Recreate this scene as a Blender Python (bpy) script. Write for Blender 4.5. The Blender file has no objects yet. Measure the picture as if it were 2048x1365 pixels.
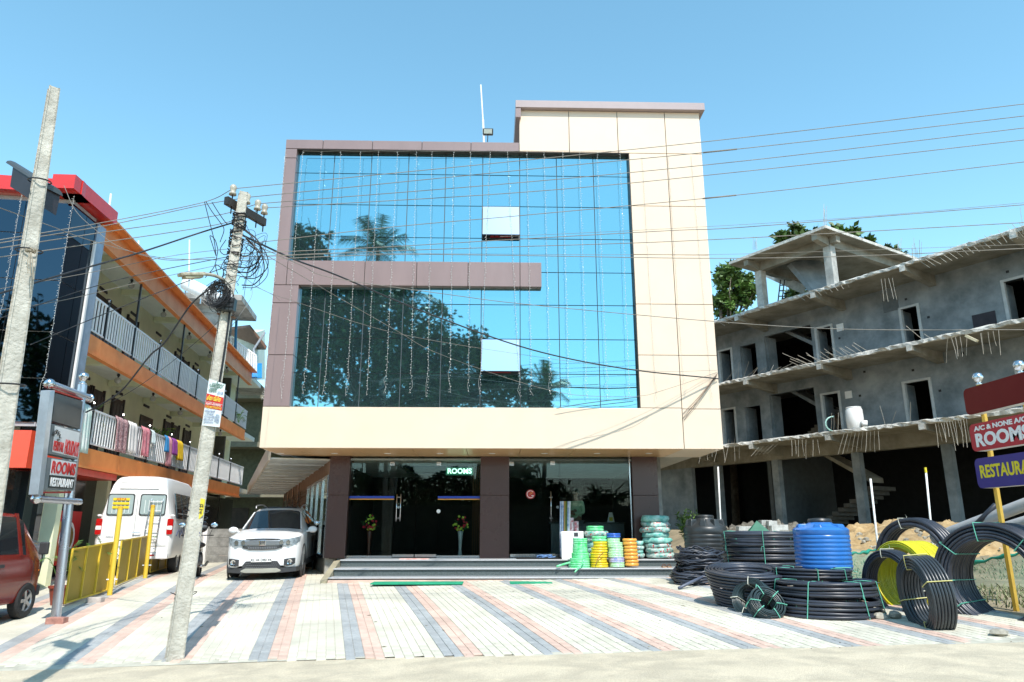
import bpy, math, random
from math import sin, cos, pi, radians, atan2, sqrt
from mathutils import Vector, Matrix, noise
random.seed(7)
SC = bpy.context.scene
COL = SC.collection
V = Vector
# ---------------- camera ----------------
FOC = 1440.0; PITCH = radians(14.60); YAW = radians(-1.53); EYE = 1.77
CAM = V((0, 0, EYE))
FW = V((-sin(YAW) * cos(PITCH), cos(YAW) * cos(PITCH), sin(PITCH)))
RT = V((cos(YAW), sin(YAW), 0)); UP = RT.cross(FW)
cd = bpy.data.cameras.new('camera'); cam = bpy.data.objects.new('camera', cd); COL.objects.link(cam)
cd.sensor_width = 36; cd.lens = 36 * FOC / 2048; cd.clip_end = 2000; cd.clip_start = 0.05
m = Matrix((RT, UP, -FW)).transposed().to_4x4(); m.translation = CAM; cam.matrix_world = m
SC.camera = cam
# ---------------- light ----------------
SUN_D = V((-0.25, 1.0, -1.36)).normalized()
w = bpy.data.worlds.new('World'); SC.world = w; w.use_nodes = True
nt = w.node_tree; bg = nt.nodes['Background']
sky = nt.nodes.new('ShaderNodeTexSky'); sky.sky_type = 'NISHITA'; sky.sun_disc = False
sky.sun_elevation = math.asin(-SUN_D.z); sky.sun_rotation = atan2(-SUN_D.x, -SUN_D.y)
sky.air_density = 1.0; sky.dust_density = 0.25; sky.ozone_density = 2.2; sky.altitude = 0
hs = nt.nodes.new('ShaderNodeHueSaturation'); hs.inputs['Hue'].default_value = 0.471; hs.inputs['Saturation'].default_value = 1.06; hs.inputs['Value'].default_value = 1.2
nt.links.new(sky.outputs[0], hs.inputs['Color'])
nt.links.new(hs.outputs[0], bg.inputs[0]); bg.inputs[1].default_value = 0.15
sd = bpy.data.lights.new('sun', 'SUN'); sun = bpy.data.objects.new('sun', sd); COL.objects.link(sun)
sd.energy = 3.2; sd.angle = radians(0.53); sd.color = (1.0, 0.94, 0.86)
sun.rotation_euler = SUN_D.to_track_quat('-Z', 'Y').to_euler(); sun.location = (3, -10, 30)
SC.view_settings.view_transform = 'Standard'; SC.view_settings.look = 'None'
SC.view_settings.exposure = 0.78; SC.view_settings.gamma = 1.0; SC.view_settings.use_curve_mapping = False
SC.render.engine = 'CYCLES'
SC.cycles.use_denoising = True
SC.cycles.max_bounces = 8; SC.cycles.transparent_max_bounces = 12
SC.cycles.caustics_reflective = False; SC.cycles.caustics_refractive = False
SC.cycles.sample_clamp_indirect = 8

# ---------------- projection helpers: where a seen point lies in the place ----------------
def ray(x, y):
    r = FW * FOC + RT * (x - 1024) + UP * (682.5 - y)
    return r / r.y
def P(x, y, Y): return CAM + ray(x, y) * Y
def PL(x, y, p, n):
    r = ray(x, y); p = V(p); n = V(n)
    return CAM + r * ((p - CAM).dot(n) / r.dot(n))
def gz(X, Y):
    X = max(-14, min(12, X)); D = Y - 16.8
    if Y < 9.2: D = -7.6
    Dc = min(D, 1.5)
    z = .655 + .0308 * Dc - .0021 * X * Dc + .0144 * X - .0024 * Dc * Dc + (.012 * (D - 1.5) if D > 1.5 else 0)
    if Y > 15 and X > 6:      # the lot beside the unfinished building lies higher
        t = min(1, (Y - 15) / 8) * min(1, (X - 6) / 2.5); z += .75 * t * t * (3 - 2 * t)
    return z
def G(x, y):
    r = ray(x, y); Y = 14.
    for i in range(70): Y = .5 * Y + .5 * min(60, max(4, (gz(r.x * Y, Y) - EYE) / min(r.z, -.012)))
    return V((r.x * Y, Y, gz(r.x * Y, Y)))

# ---------------- materials ----------------
MATS = {}
def mat(name, col, rough=.6, metal=0., var=.12, scale=4., bump=0., bscale=None, col2=None, spec=None, emit=None, estr=1., streak=0.):
    if name in MATS: return MATS[name]
    M = bpy.data.materials.new(name); M.use_nodes = True; MATS[name] = M
    n = M.node_tree; b = n.nodes['Principled BSDF']; L = n.links.new
    b.inputs['Roughness'].default_value = rough; b.inputs['Metallic'].default_value = metal
    if spec is not None: b.inputs['Specular IOR Level'].default_value = spec
    c = (*col, 1)
    if emit:
        b.inputs['Emission Color'].default_value = (*emit, 1); b.inputs['Emission Strength'].default_value = estr
    tc = n.nodes.new('ShaderNodeTexCoord')
    if var > 0 or col2:
        nz = n.nodes.new('ShaderNodeTexNoise'); nz.inputs['Scale'].default_value = scale; nz.inputs['Detail'].default_value = 6; nz.inputs['Roughness'].default_value = .62
        src = tc.outputs['Object']
        if streak:
            mp = n.nodes.new('ShaderNodeMapping'); mp.inputs['Scale'].default_value = (1, 1, streak); L(src, mp.inputs[0]); src = mp.outputs[0]
        L(src, nz.inputs['Vector'])
        rp = n.nodes.new('ShaderNodeValToRGB'); rp.color_ramp.elements[0].position = .33; rp.color_ramp.elements[1].position = .68
        d = col2 if col2 else tuple(max(0, v * (1 - var * 1.6)) for v in col)
        u = col if col2 else tuple(min(1, v * (1 + var * .5)) for v in col)
        rp.color_ramp.elements[0].color = (*d, 1); rp.color_ramp.elements[1].color = (*u, 1)
        L(nz.outputs['Fac'], rp.inputs[0]); L(rp.outputs[0], b.inputs['Base Color'])
        if bump:   # broad weathering patches
            n3 = n.nodes.new('ShaderNodeTexNoise'); n3.inputs['Scale'].default_value = max(.35, min(scale * .3, 2.0)); n3.inputs['Detail'].default_value = 4; n3.inputs['Distortion'].default_value = .6; L(tc.outputs['Object'], n3.inputs['Vector'])
            m3 = n.nodes.new('ShaderNodeMapRange'); m3.inputs['From Min'].default_value = .36; m3.inputs['From Max'].default_value = .62; m3.inputs['To Min'].default_value = .80; m3.inputs['To Max'].default_value = 1.04; L(n3.outputs['Fac'], m3.inputs['Value'])
            vm = n.nodes.new('ShaderNodeVectorMath'); vm.operation = 'SCALE'; L(rp.outputs[0], vm.inputs[0]); L(m3.outputs[0], vm.inputs['Scale']); L(vm.outputs[0], b.inputs['Base Color'])
        mr = n.nodes.new('ShaderNodeMapRange'); mr.inputs['To Min'].default_value = min(1, rough * 1.15); mr.inputs['To Max'].default_value = rough * .85
        L(nz.outputs['Fac'], mr.inputs['Value']); L(mr.outputs[0], b.inputs['Roughness'])
    else: b.inputs['Base Color'].default_value = c
    if bump:
        n2 = n.nodes.new('ShaderNodeTexNoise'); n2.inputs['Scale'].default_value = bscale or scale * 6; n2.inputs['Detail'].default_value = 8
        L(tc.outputs['Object'], n2.inputs['Vector'])
        bp = n.nodes.new('ShaderNodeBump'); bp.inputs['Strength'].default_value = bump; bp.inputs['Distance'].default_value = .02
        L(n2.outputs['Fac'], bp.inputs['Height']); L(bp.outputs[0], b.inputs['Normal'])
    return M
def glass(name, tint, fres=1.5, rough=.0, add=0.):
    if name in MATS: return MATS[name]
    M = bpy.data.materials.new(name); M.use_nodes = True; MATS[name] = M
    n = M.node_tree; n.nodes.remove(n.nodes['Principled BSDF']); L = n.links.new
    t = n.nodes.new('ShaderNodeBsdfTransparent'); t.inputs[0].default_value = (*tint, 1)
    g = n.nodes.new('ShaderNodeBsdfGlossy'); g.inputs['Roughness'].default_value = rough; g.inputs[0].default_value = (.9, 1, .98, 1)
    f = n.nodes.new('ShaderNodeFresnel'); f.inputs[0].default_value = fres
    a = n.nodes.new('ShaderNodeMath'); a.operation = 'ADD'; a.inputs[1].default_value = add; a.use_clamp = True; L(f.outputs[0], a.inputs[0])
    mx = n.nodes.new('ShaderNodeMixShader'); L(a.outputs[0], mx.inputs[0]); L(t.outputs[0], mx.inputs[1]); L(g.outputs[0], mx.inputs[2])
    L(mx.outputs[0], n.nodes['Material Output'].inputs[0]); return M
def vcol(M, k=1.0):   # multiply base colour by a per-object random value
    n = M.node_tree; b = n.nodes['Principled BSDF']; L = n.links.new
    oi = n.nodes.new('ShaderNodeObjectInfo'); mr = n.nodes.new('ShaderNodeMapRange'); mr.inputs['To Min'].default_value = 1 - k; mr.inputs['To Max'].default_value = 1 + k * .4
    L(oi.outputs['Random'], mr.inputs['Value'])
    mx = n.nodes.new('ShaderNodeVectorMath'); mx.operation = 'SCALE'
    s = b.inputs['Base Color']
    if s.is_linked: L(s.links[0].from_socket, mx.inputs[0])
    else: mx.inputs[0].default_value = s.default_value[:3]
    L(mr.outputs[0], mx.inputs['Scale']); L(mx.outputs[0], s); return M

# ---------------- mesh helpers ----------------
ORG = {}
class MB:
    def __init__(s): s.v = []; s.f = []; s.m = []; s.mi = 0
    def poly(s, pts, faces):
        b = len(s.v); s.v += [tuple(p) for p in pts]; s.f += [tuple(b + i for i in f) for f in faces]; s.m += [s.mi] * len(faces); return s
    def quad(s, a, b, c, d): return s.poly([a, b, c, d], [(0, 1, 2, 3)])
    def hexa(s, p): return s.poly(p, [(0, 3, 2, 1), (4, 5, 6, 7), (0, 1, 5, 4), (1, 2, 6, 5), (2, 3, 7, 6), (3, 0, 4, 7)])
    def box(s, x0, x1, y0, y1, z0, z1):
        return s.hexa([(x0, y0, z0), (x1, y0, z0), (x1, y1, z0), (x0, y1, z0), (x0, y0, z1), (x1, y0, z1), (x1, y1, z1), (x0, y1, z1)])
    def beam(s, a, b, wd, ht, up=V((0, 0, 1))):
        a = V(a); b = V(b); d = (b - a).normalized(); r = d.cross(up)
        if r.length < 1e-4: r = d.cross(V((0, 1, 0)))
        r.normalize(); u = r.cross(d); r = r * wd / 2; u = u * ht / 2
        return s.hexa([a - r - u, a + r - u, b + r - u, b - r - u, a - r + u, a + r + u, b + r + u, b - r + u])
    def ext(s, pts, d):   # extrude polygon by vector d
        n = len(pts); d = V(d); p = [V(q) for q in pts]; q = [a + d for a in p]
        return s.poly(p + q, [tuple(range(n))[::-1], tuple(range(n, 2 * n))] + [(i, (i + 1) % n, n + (i + 1) % n, n + i) for i in range(n)])
    def tube(s, pts, r, n=6, cap=True, closed=False):
        pts = [V(p) for p in pts]; N = len(pts); rs = r if isinstance(r, (list, tuple)) else [r] * N
        prev = None; vs = []
        for i, p in enumerate(pts):
            if closed: t = pts[(i + 1) % N] - pts[i - 1]
            else: t = pts[min(i + 1, N - 1)] - pts[max(i - 1, 0)]
            t.normalize()
            if prev is None:
                u = t.cross(V((0, 0, 1)))
                if u.length < .1: u = t.cross(V((0, 1, 0)))
            else: u = prev - t * prev.dot(t)
            u.normalize(); prev = u; w_ = t.cross(u)
            for k in range(n):
                a = 2 * pi * k / n; vs.append(p + (u * cos(a) + w_ * sin(a)) * rs[i])
        fs = []
        for i in range(N if closed else N - 1):
            j = (i + 1) % N
            for k in range(n): fs.append((i * n + k, i * n + (k + 1) % n, j * n + (k + 1) % n, j * n + k))
        if cap and not closed: fs += [tuple(range(n))[::-1], tuple((N - 1) * n + k for k in range(n))]
        return s.poly(vs, fs)
    def lathe(s, prof, c=(0, 0, 0), n=24, ax=None, cap=True):
        c = V(c); M_ = (ax or V((0, 0, 1))).to_track_quat('Z', 'Y').to_matrix(); vs = []
        for r, z in prof:
            for k in range(n): a = 2 * pi * k / n; vs.append(c + M_ @ V((r * cos(a), r * sin(a), z)))
        fs = []
        for i in range(len(prof) - 1):
            for k in range(n): fs.append((i * n + k, i * n + (k + 1) % n, (i + 1) * n + (k + 1) % n, (i + 1) * n + k))
        if cap: fs += [tuple(range(n))[::-1], tuple((len(prof) - 1) * n + k for k in range(n))]
        return s.poly(vs, fs)
    def ball(s, c, r, n=10, sq=(1, 1, 1)):
        c = V(c); h = n // 2; vs = [c + V((0, 0, -r * sq[2]))]
        for i in range(1, h):
            for k in range(n):
                a = -pi / 2 + pi * i / h; b = 2 * pi * k / n
                vs.append(c + V((r * cos(a) * cos(b) * sq[0], r * cos(a) * sin(b) * sq[1], r * sin(a) * sq[2])))
        vs.append(c + V((0, 0, r * sq[2]))); fs = []
        for k in range(n):
            fs.append((0, 1 + (k + 1) % n, 1 + k)); fs.append((len(vs) - 1, 1 + (h - 2) * n + k, 1 + (h - 2) * n + (k + 1) % n))
            for i in range(h - 2): fs.append((1 + i * n + k, 1 + i * n + (k + 1) % n, 1 + (i + 1) * n + (k + 1) % n, 1 + (i + 1) * n + k))
        return s.poly(vs, fs)
    def build(s, name, mats, parent=None, smooth=False, bevel=0, sub=0, angle=None):
        o_ = V(ORG.get(parent.name, (0, 0, 0))) if parent else V((0, 0, 0))
        me = bpy.data.meshes.new(name); me.from_pydata([tuple(V(p) - o_) for p in s.v], [], s.f)
        ms = mats if isinstance(mats, (list, tuple)) else [mats]
        for q in ms: me.materials.append(q)
        if len(ms) > 1: me.polygons.foreach_set('material_index', s.m)
        if smooth: me.polygons.foreach_set('use_smooth', [True] * len(me.polygons))
        me.validate(); me.update()
        if smooth and angle: me.set_sharp_from_angle(angle=radians(angle))
        o = bpy.data.objects.new(name, me); COL.objects.link(o)
        if parent: o.parent = parent; ORG[o.name] = tuple(o_)
        if bevel:
            q = o.modifiers.new('b', 'BEVEL'); q.width = bevel; q.segments = 2; q.limit_method = 'ANGLE'; q.angle_limit = radians(40)
        if sub: q = o.modifiers.new('s', 'SUBSURF'); q.levels = sub; q.render_levels = sub
        return o
def tag(o, label=None, cat=None, group=None, kind=None):
    if label: o['label'] = label
    if cat: o['category'] = cat
    if group: o['group'] = group
    if kind: o['kind'] = kind
    return o
def thing(name, label, cat, loc=(0, 0, 0), group=None, rotz=0, local=False):
    o = bpy.data.objects.new(name, None); COL.objects.link(o); o.location = V(loc); o.rotation_euler = (0, 0, rotz); o.empty_display_size = .2
    ORG[o.name] = (0, 0, 0) if local else tuple(loc)
    return tag(o, label, cat, group)
def inst(src, parent=None, loc=None, name=None, rot=None, scale=None):
    c = src.copy(); COL.objects.link(c); c.name = name or src.name.split('.')[0]
    if parent is not None: c.parent = parent
    if loc is not None:
        o_ = V(ORG.get(parent.name, (0, 0, 0))) if parent else V((0, 0, 0)); c.location = V(loc) - o_
    if rot is not None: c.rotation_euler = rot
    if scale is not None: c.scale = scale
    return c
def copy_tree(o, parent=None):
    c = o.copy(); COL.objects.link(c); c.parent = parent
    for ch in list(o.children): copy_tree(ch, c)
    return c
def text(name, s, size, mat_, parent, origin, xdir, updir, ext=.003, align='CENTER', sx=1., bold=0.):
    cu = bpy.data.curves.new(name, 'FONT'); cu.body = s; cu.size = size; cu.extrude = ext; cu.align_x = align; cu.align_y = 'CENTER'
    cu.offset = bold; cu.materials.append(mat_); cu.resolution_u = 3
    tmp = bpy.data.objects.new(name, cu); me = bpy.data.meshes.new_from_object(tmp); bpy.data.objects.remove(tmp)
    if not me.materials: me.materials.append(mat_)
    o = bpy.data.objects.new(name, me); COL.objects.link(o)
    x = V(xdir).normalized(); u = V(updir).normalized(); z = x.cross(u)
    o_ = V(ORG.get(parent.name, (0, 0, 0))) if parent else V((0, 0, 0))
    M_ = Matrix((x * sx, u, z)).transposed().to_4x4(); M_.translation = V(origin) - o_
    if parent: o.parent = parent
    o.matrix_basis = M_
    return o
def lerp(a, b, t): return a + (b - a) * t
def cat_pts(pts, n=8):
    pts = [V(p) for p in pts]; q = [pts[0] * 2 - pts[1]] + pts + [pts[-1] * 2 - pts[-2]]; out = []
    for i in range(1, len(q) - 2):
        for k in range(n):
            t = k / n; a, b, c, d = q[i - 1], q[i], q[i + 1], q[i + 2]
            out.append(.5 * ((2 * b) + (c - a) * t + (2 * a - 5 * b + 4 * c - d) * t * t + (3 * b - a - 3 * c + d) * t ** 3))
    return out + [pts[-1]]

# common materials
CREAM = mat('cream_panel', (.71, .565, .43), .32, var=.03, scale=1.2)
BROWN = mat('brown_panel', (.255, .185, .18), .30, var=.07, scale=1.5, streak=.3)
PILLAR = mat('pillar_panel', (.085, .045, .04), .28, var=.08, scale=1.2)
SOFFIT = mat('soffit_panel', (.72, .43, .20), .3, metal=.15, var=.05, scale=2)
BLACK = mat('black', (.012, .012, .014), .5, var=0)
DARK = mat('dark_room', (.03, .027, .025), .8, var=.3)
WHITE = mat('white_paint', (.80, .80, .79), .4, var=.04)
STEEL = mat('steel', (.62, .63, .65), .22, metal=1., var=.06, scale=8)
GREYPAINT = mat('grey_paint', (.40, .43, .47), .4, var=.06)
CONC = mat('concrete', (.42, .41, .38), .9, var=.35, scale=1.4, bump=.35, bscale=14)
JOINT = mat('glass_joint', (.10, .13, .15), .5, var=0)
# ================= GROUND =================
def sheet(name, x0, x1, y0, y1, nx, ny, f, m_, inside=None):
    b = MB(); vs = []
    for j in range(ny + 1):
        for i in range(nx + 1):
            X = lerp(x0, x1, i / nx); Y = lerp(y0, y1, j / ny); vs.append((X, Y, f(X, Y)))
    fs = [(j * (nx + 1) + i, j * (nx + 1) + i + 1, (j + 1) * (nx + 1) + i + 1, (j + 1) * (nx + 1) + i) for j in range(ny) for i in range(nx)]
    if inside: fs = [q for q in fs if inside(*(sum(vs[k][a] for k in q) / 4 for a in (0, 1)))]
    b.poly(vs, fs); return b.build(name, m_, None, smooth=True)
SAND = mat('sandy_asphalt', (.78, .69, .52), .95, scale=45, col2=(.62, .53, .385), bump=1., bscale=110)
DIRT = mat('dirt', (.42, .34, .22), .98, scale=1.1, col2=(.22, .19, .12), bump=.8, bscale=9)
tag(sheet('ground', -120, 120, -60, 400, 24, 46, lambda X, Y: (.10 if Y < 13 else .12) - .0002 * abs(Y), DIRT), kind='structure')
def edgeY(X): return 9.25 - .07 * X
b = MB(); vs = []; NX, NY = 220, 26
for j in range(NY + 1):
    for i in range(NX + 1):
        X = lerp(-30, 30, i / NX) if i not in (0, NX) else (-60 if i == 0 else 60); v_ = j / NY; ye = edgeY(max(-14, min(12, X))) + .13 + .03 * noise.noise(V((X * 1.7, 0, 2)))
        Y = lerp(-6, ye, v_ ** .6); z = gz(max(-13, min(11, X)), 9.2) + .013 + .006 * noise.noise(V((X * .9, Y * .9, 0))) + (.004 if j < NY else -.010); vs.append((X, Y, z))
b.poly(vs, [(j * (NX + 1) + i, j * (NX + 1) + i + 1, (j + 1) * (NX + 1) + i + 1, (j + 1) * (NX + 1) + i) for j in range(NY) for i in range(NX)])
tag(b.build('road', SAND, None, smooth=True), kind='structure')
tag(sheet('lot_ground', -30, 40, 9.4, 60, 70, 60, lambda X, Y: gz(X, Y) - .045 + (.05 * noise.noise(V((X * .8, Y * .8, 3))) if X > 8.3 and Y > 12 else 0), DIRT), kind='structure')
# ---- paved forecourt: single pavers, near ones as parts, the rest joined ----
PAV_W = mat('paver_cream', (.70, .665, .55), .75, scale=2.2, col2=(.59, .565, .46), bump=.3, bscale=40)
PAV_G = mat('paver_grey', (.42, .43, .42), .8, scale=20, col2=(.32, .34, .35), bump=.3, bscale=60)
PAV_R = mat('paver_red', (.68, .50, .41), .75, scale=9, col2=(.61, .43, .35), bump=.3, bscale=40)
for q in (PAV_W, PAV_G, PAV_R): vcol(q, .10)
SAND_J = mat('joint_sand', (.52, .50, .41), .95, var=.2)
fore = thing('paved_forecourt', 'forecourt paved in cream pavers with grey and red diagonal stripes', None, (0, 12, .4)); tag(fore, kind='structure')
del fore['label']
SD = V((-.2248, 1, 0)).normalized(); SN = V((SD.y, -SD.x, 0))
ROW = 1.1807 / 10 * SN.x; X0S = -5.4262
def in_pave(X, Y):
    if Y < edgeY(X) + .02: return False
    if Y > 40: return False
    if X < -14: return False
    if Y > 16.75 and X > -3.55 - .33 * max(0, Y - 19) : return False
    if X > 7.0 + .15 * (14 - Y): return False
    return True
bed = sheet('bed', -14, 9, 8.5, 40, 46, 64, lambda X, Y: gz(X, Y) - .0075, SAND_J, lambda X, Y: in_pave(X, Y)); bed.name = 'paver_bed'
bed.parent = fore; bed.location = -V((0, 12, .4))
prep = {}
LEN = .215
def paver_mesh(k, mt):
    b = MB(); a = .006; h = .012
    w_, l_ = ROW / 2 - .0014, LEN / 2 - .0014
    lo = [(-w_, -l_, -h), (w_, -l_, -h), (w_, l_, -h), (-w_, l_, -h)]; mid = [(x, y, -.002) for x, y, z in lo]
    hi = [(-w_ + a, -l_ + a, .001), (w_ - a, -l_ + a, .002), (w_ - a, l_ - a, .002), (-w_ + a, l_ - a, .002)]
    return lo + mid + hi, [(8, 9, 10, 11)] + [(i, (i + 1) % 4, 4 + (i + 1) % 4, 4 + i) for i in range(4)] + [(4 + i, 4 + (i + 1) % 4, 8 + (i + 1) % 4, 8 + i) for i in range(4)]
pv, pf = paver_mesh('p', None)
cells = []
base0 = V((X0S, 10, 0))
for r in range(-95, 175):
    k = r % 10; m_ = 1 if k in (0, 1) else 2 if k in (2, 3) else 0
    for s in range(-15, 150):
        c = base0 + SN * ((r + .5) * ROW) + SD * ((s + (.5 if r % 2 else 0)) * LEN)
        if in_pave(c.x, c.y) and in_pave(c.x + .05, c.y - .1):
            if c.y > 24 and (c.x > -6): continue
            cells.append((c.y + .02 * abs(c.x), c.x, c.y, m_))
cells.sort()
def seen(c):
    X, Y = c[1], c[2]; return abs(X) < Y * .72
near = [c for c in cells if seen(c)][:300]; ns = set(near)
protos = []
yaw = atan2(SD.y, SD.x) - pi / 2
for i, mt in enumerate((PAV_W, PAV_G, PAV_R)):
    b = MB(); b.poly(pv, pf); o = b.build('paver', mt, None); o.parent = fore; protos.append(o)
used = set()
rnd = random.Random(3)
for c in near:
    m_ = c[3]; z = gz(c[1], c[2]) + rnd.uniform(-.0015, .0015)
    tx = (gz(c[1], c[2] + .1) - gz(c[1], c[2] - .1)) / .2
    if m_ not in used: o = protos[m_]; used.add(m_)
    else: o = inst(protos[m_], fore)
    o.location = V((c[1], c[2], z)) - V((0, 12, .4)); o.rotation_euler = (math.atan(tx) + rnd.uniform(-.006, .006), rnd.uniform(-.012, .012), yaw)
rest = MB()
cy_, sy_ = cos(yaw), sin(yaw)
for c in cells:
    if c in ns or not seen((0, c[1] * .93, c[2])): continue
    z = gz(c[1], c[2]) + rnd.uniform(-.0015, .0015); rest.mi = c[3]
    tx = (gz(c[1], c[2] + .1) - gz(c[1], c[2] - .1)) / .2
    a1, a2 = rnd.uniform(-.006, .006) + tx, rnd.uniform(-.012, .012)
    if c[2] < 19: rest.poly([(c[1] + x * cy_ - y * sy_, c[2] + x * sy_ + y * cy_, z + zz + y * a1 - x * a2) for x, y, zz in pv], pf)
    else: rest.poly([(c[1] + x * cy_ - y * sy_, c[2] + x * sy_ + y * cy_, z + zz + y * a1 - x * a2) for x, y, zz in pv[:4]], [(0, 1, 2, 3)]) if False else rest.poly([(c[1] + x * cy_ - y * sy_, c[2] + x * sy_ + y * cy_, z + zz + y * a1) for x, y, zz in pv[8:]], [(0, 1, 2, 3)])
o = rest.build('pavers_further_back', [PAV_W, PAV_G, PAV_R], fore); o['kind'] = 'stuff'
# loose grit and leaves along the road edge
b = MB()
for i in range(420):
    X = rnd.uniform(-8, 9) if i % 3 else rnd.gauss(3.5, 1.6); Y = rnd.gauss(8.7, .5)
    if Y > edgeY(X) + .4: continue
    s = .003 + .012 * rnd.random() ** 3; b.mi = rnd.randrange(2)
    z = max(gz(X, 9.2) - .012, gz(X, Y) if in_pave(X, Y) else -9)
    b.ball((X, Y, z + s * .4), s, 5, (1, 1, .5))
tag(b.build('loose_grit', [mat('grit_a', (.36, .32, .24), .9), mat('grit_b', (.12, .11, .09), .9)]), 'loose grit scattered on the sandy road edge', 'grit', kind='stuff')

# ================= MAIN BUILDING =================
YF = 17.0; YG = 17.17
mb_ = thing('commercial_building', 'three storey block with blue mirrored glass in a brown and cream panel frame', 'building', (0, YF, .6))
XL, XR = -5.44, 5.47
ZF0, ZF1, ZM0, ZM1, ZT0, ZT1, ZTW, ZCAP = 3.585, 4.565, 7.595, 8.25, 11.33, 11.60, 12.56, 12.77
XG0, XG1, XGR, XTW = -5.13, -4.81, 3.53, .645
def panel(x0, x1, z0, z1, mt, nm='cladding_panel', y0=YF, d=YG - YF + .02, g=.008):
    MB().box(x0 + g, x1 - g, y0, y0 + d, z0 + g, z1 - g).build(nm, mt, mb_, bevel=.004)
def splits(a, b, cuts): c = [a] + sorted(q for q in cuts if a < q < b) + [b]; return list(zip(c[:-1], c[1:]))
# concrete core behind the cladding
core = MB(); core.box(XL + .06, XR - .06, YG + .06, 36, ZF0 + .05, ZT1 - .1)
core.box(XTW + .06, XR - .06, YG + .06, 24, ZT1 - .1, ZTW - .02)
core.build('core_wall', [mat('side_plaster', (.55, .52, .46), .8)], mb_)
bk = MB().box(XL + .02, XR - .02, YG + .035, YG + .055, ZF1, ZT0 + .05); bk.build('curtain_wall_backing', JOINT, mb_)
# gap backing inside frame panels
fb = MB()
for (x0, x1, z0, z1) in ((XL, XG0, ZM1, ZT1), (XL, XG1, ZF1, ZM1), (XG1, XTW, ZT0, ZT1), (XG1, 1.2, ZM0, ZM1), (XGR, XR, ZF0, ZTW), (XTW, XGR, ZT0, ZTW), (XL, XGR, ZF0, ZF1)):
    fb.box(x0 + .02, x1 - .02, YF + .03, YG, z0 + .02, z1 - .02)
fb.build('panel_backing', mat('seam_dark', (.05, .04, .035), .7, var=0), mb_)
# top bar
for a, c in splits(XL, XTW, [P(x, 290, YF).x for x in (646, 745, 844, 942)]): panel(a, c, ZT0, ZT1, BROWN)
# left column
for a, c in splits(ZM0 - .0, ZT0, [P(560, y, YF).z for y in (316,)]): panel(XL, XG0, a, c, BROWN)
for a, c in splits(ZF1, ZM0, [P(560, y, YF).z for y in (606, 710)]): panel(XL, XG1, a, c, BROWN)
# middle bar
for a, c in splits(XG0, 1.2, [P(x, 550, YF).x for x in (729, 833, 936, 1040)]): panel(a, c, ZM0, ZM1, BROWN)
# tower and right column
cutx = [P(1138, 260, YF).x, P(1235, 260, YF).x, P(1328.5, 227, YF).x]
for a, c in splits(XTW, XR, cutx): panel(a, c, ZT0 + .0 if a < XGR - .5 else ZT0, ZTW, CREAM)
zc = [P(1340, y, YF).z for y in (413, 510, 609, 711)]
for a, c in splits(XGR, XR, [cutx[2]]):
    for z0, z1 in splits(ZF1 if a < 4 else ZF1 - .02, ZT0, zc): panel(a, c, z0, z1, CREAM)
panel(XL, cutx[2], ZF0, ZF1, CREAM, 'fascia_panel'); panel(cutx[2], XR, ZF0, ZF1 - .02, CREAM, 'fascia_panel')
# side returns
MB().box(XL, XL + .05, YG + .02, 36, ZF0 + .3, ZT1).build('side_cladding', BROWN, mb_)
MB().box(XR - .05, XR, YG + .02, 36, ZF0 + .3, ZTW - .02).build('side_cladding', CREAM, mb_)
# cap on the tower
cp_ = MB(); cp_.box(XTW - .1, XR + .12, YF - .14, 24.1, ZTW, ZCAP); cp_.build('parapet_cap', mat('cap_panel', (.36, .29, .29), .3, var=.05), mb_, bevel=.006)
MB().box(XTW - .1, XTW + .04, YF - .12, 24, ZTW - .28, ZTW - .002).build('cap_trim', BROWN, mb_)
# mirrored glass panes
def mirror(name, tint, rough=.02, met=1.):
    M = bpy.data.materials.new(name); M.use_nodes = True; n = M.node_tree; b = n.nodes['Principled BSDF']
    b.inputs['Base Color'].default_value = (*tint, 1); b.inputs['Metallic'].default_value = met; b.inputs['Roughness'].default_value = rough
    tc = n.nodes.new('ShaderNodeTexCoord'); nz = n.nodes.new('ShaderNodeTexNoise'); nz.inputs['Scale'].default_value = .8; nz.inputs['Detail'].default_value = 1
    n.links.new(tc.outputs['Object'], nz.inputs['Vector']); bp = n.nodes.new('ShaderNodeBump'); bp.inputs['Strength'].default_value = .04; bp.inputs['Distance'].default_value = .02
    n.links.new(nz.outputs[0], bp.inputs['Height']); n.links.new(bp.outputs[0], b.inputs['Normal'])
    return M
MIR = mirror('blue_mirror_glass', (.24, .45, .50), met=.95); MIR_GLARE = mirror('glare_mirror_glass', (.78, .86, .90))  # paler second copy puts bright sky glare into the open sashes
gx = [P(669.6, 316, YG).x + (P(1185.6, 318, YG).x - P(669.6, 316, YG).x) * i / 7 for i in range(8)]
gx = [XL + .1] + gx + [XGR + .02]
gzs = [ZF1 - .2, P(1040, 748.5, YG).z, P(1040, 679, YG).z, P(1040, 610.5, YG).z, P(1040, 545, YG).z, P(1040, 478, YG).z, P(1040, 414, YG).z, P(1040, 352, YG).z, ZT0 + .04]
casements = {(5, 6), (5, 2)}
CW = (gx[5], gx[6])
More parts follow.
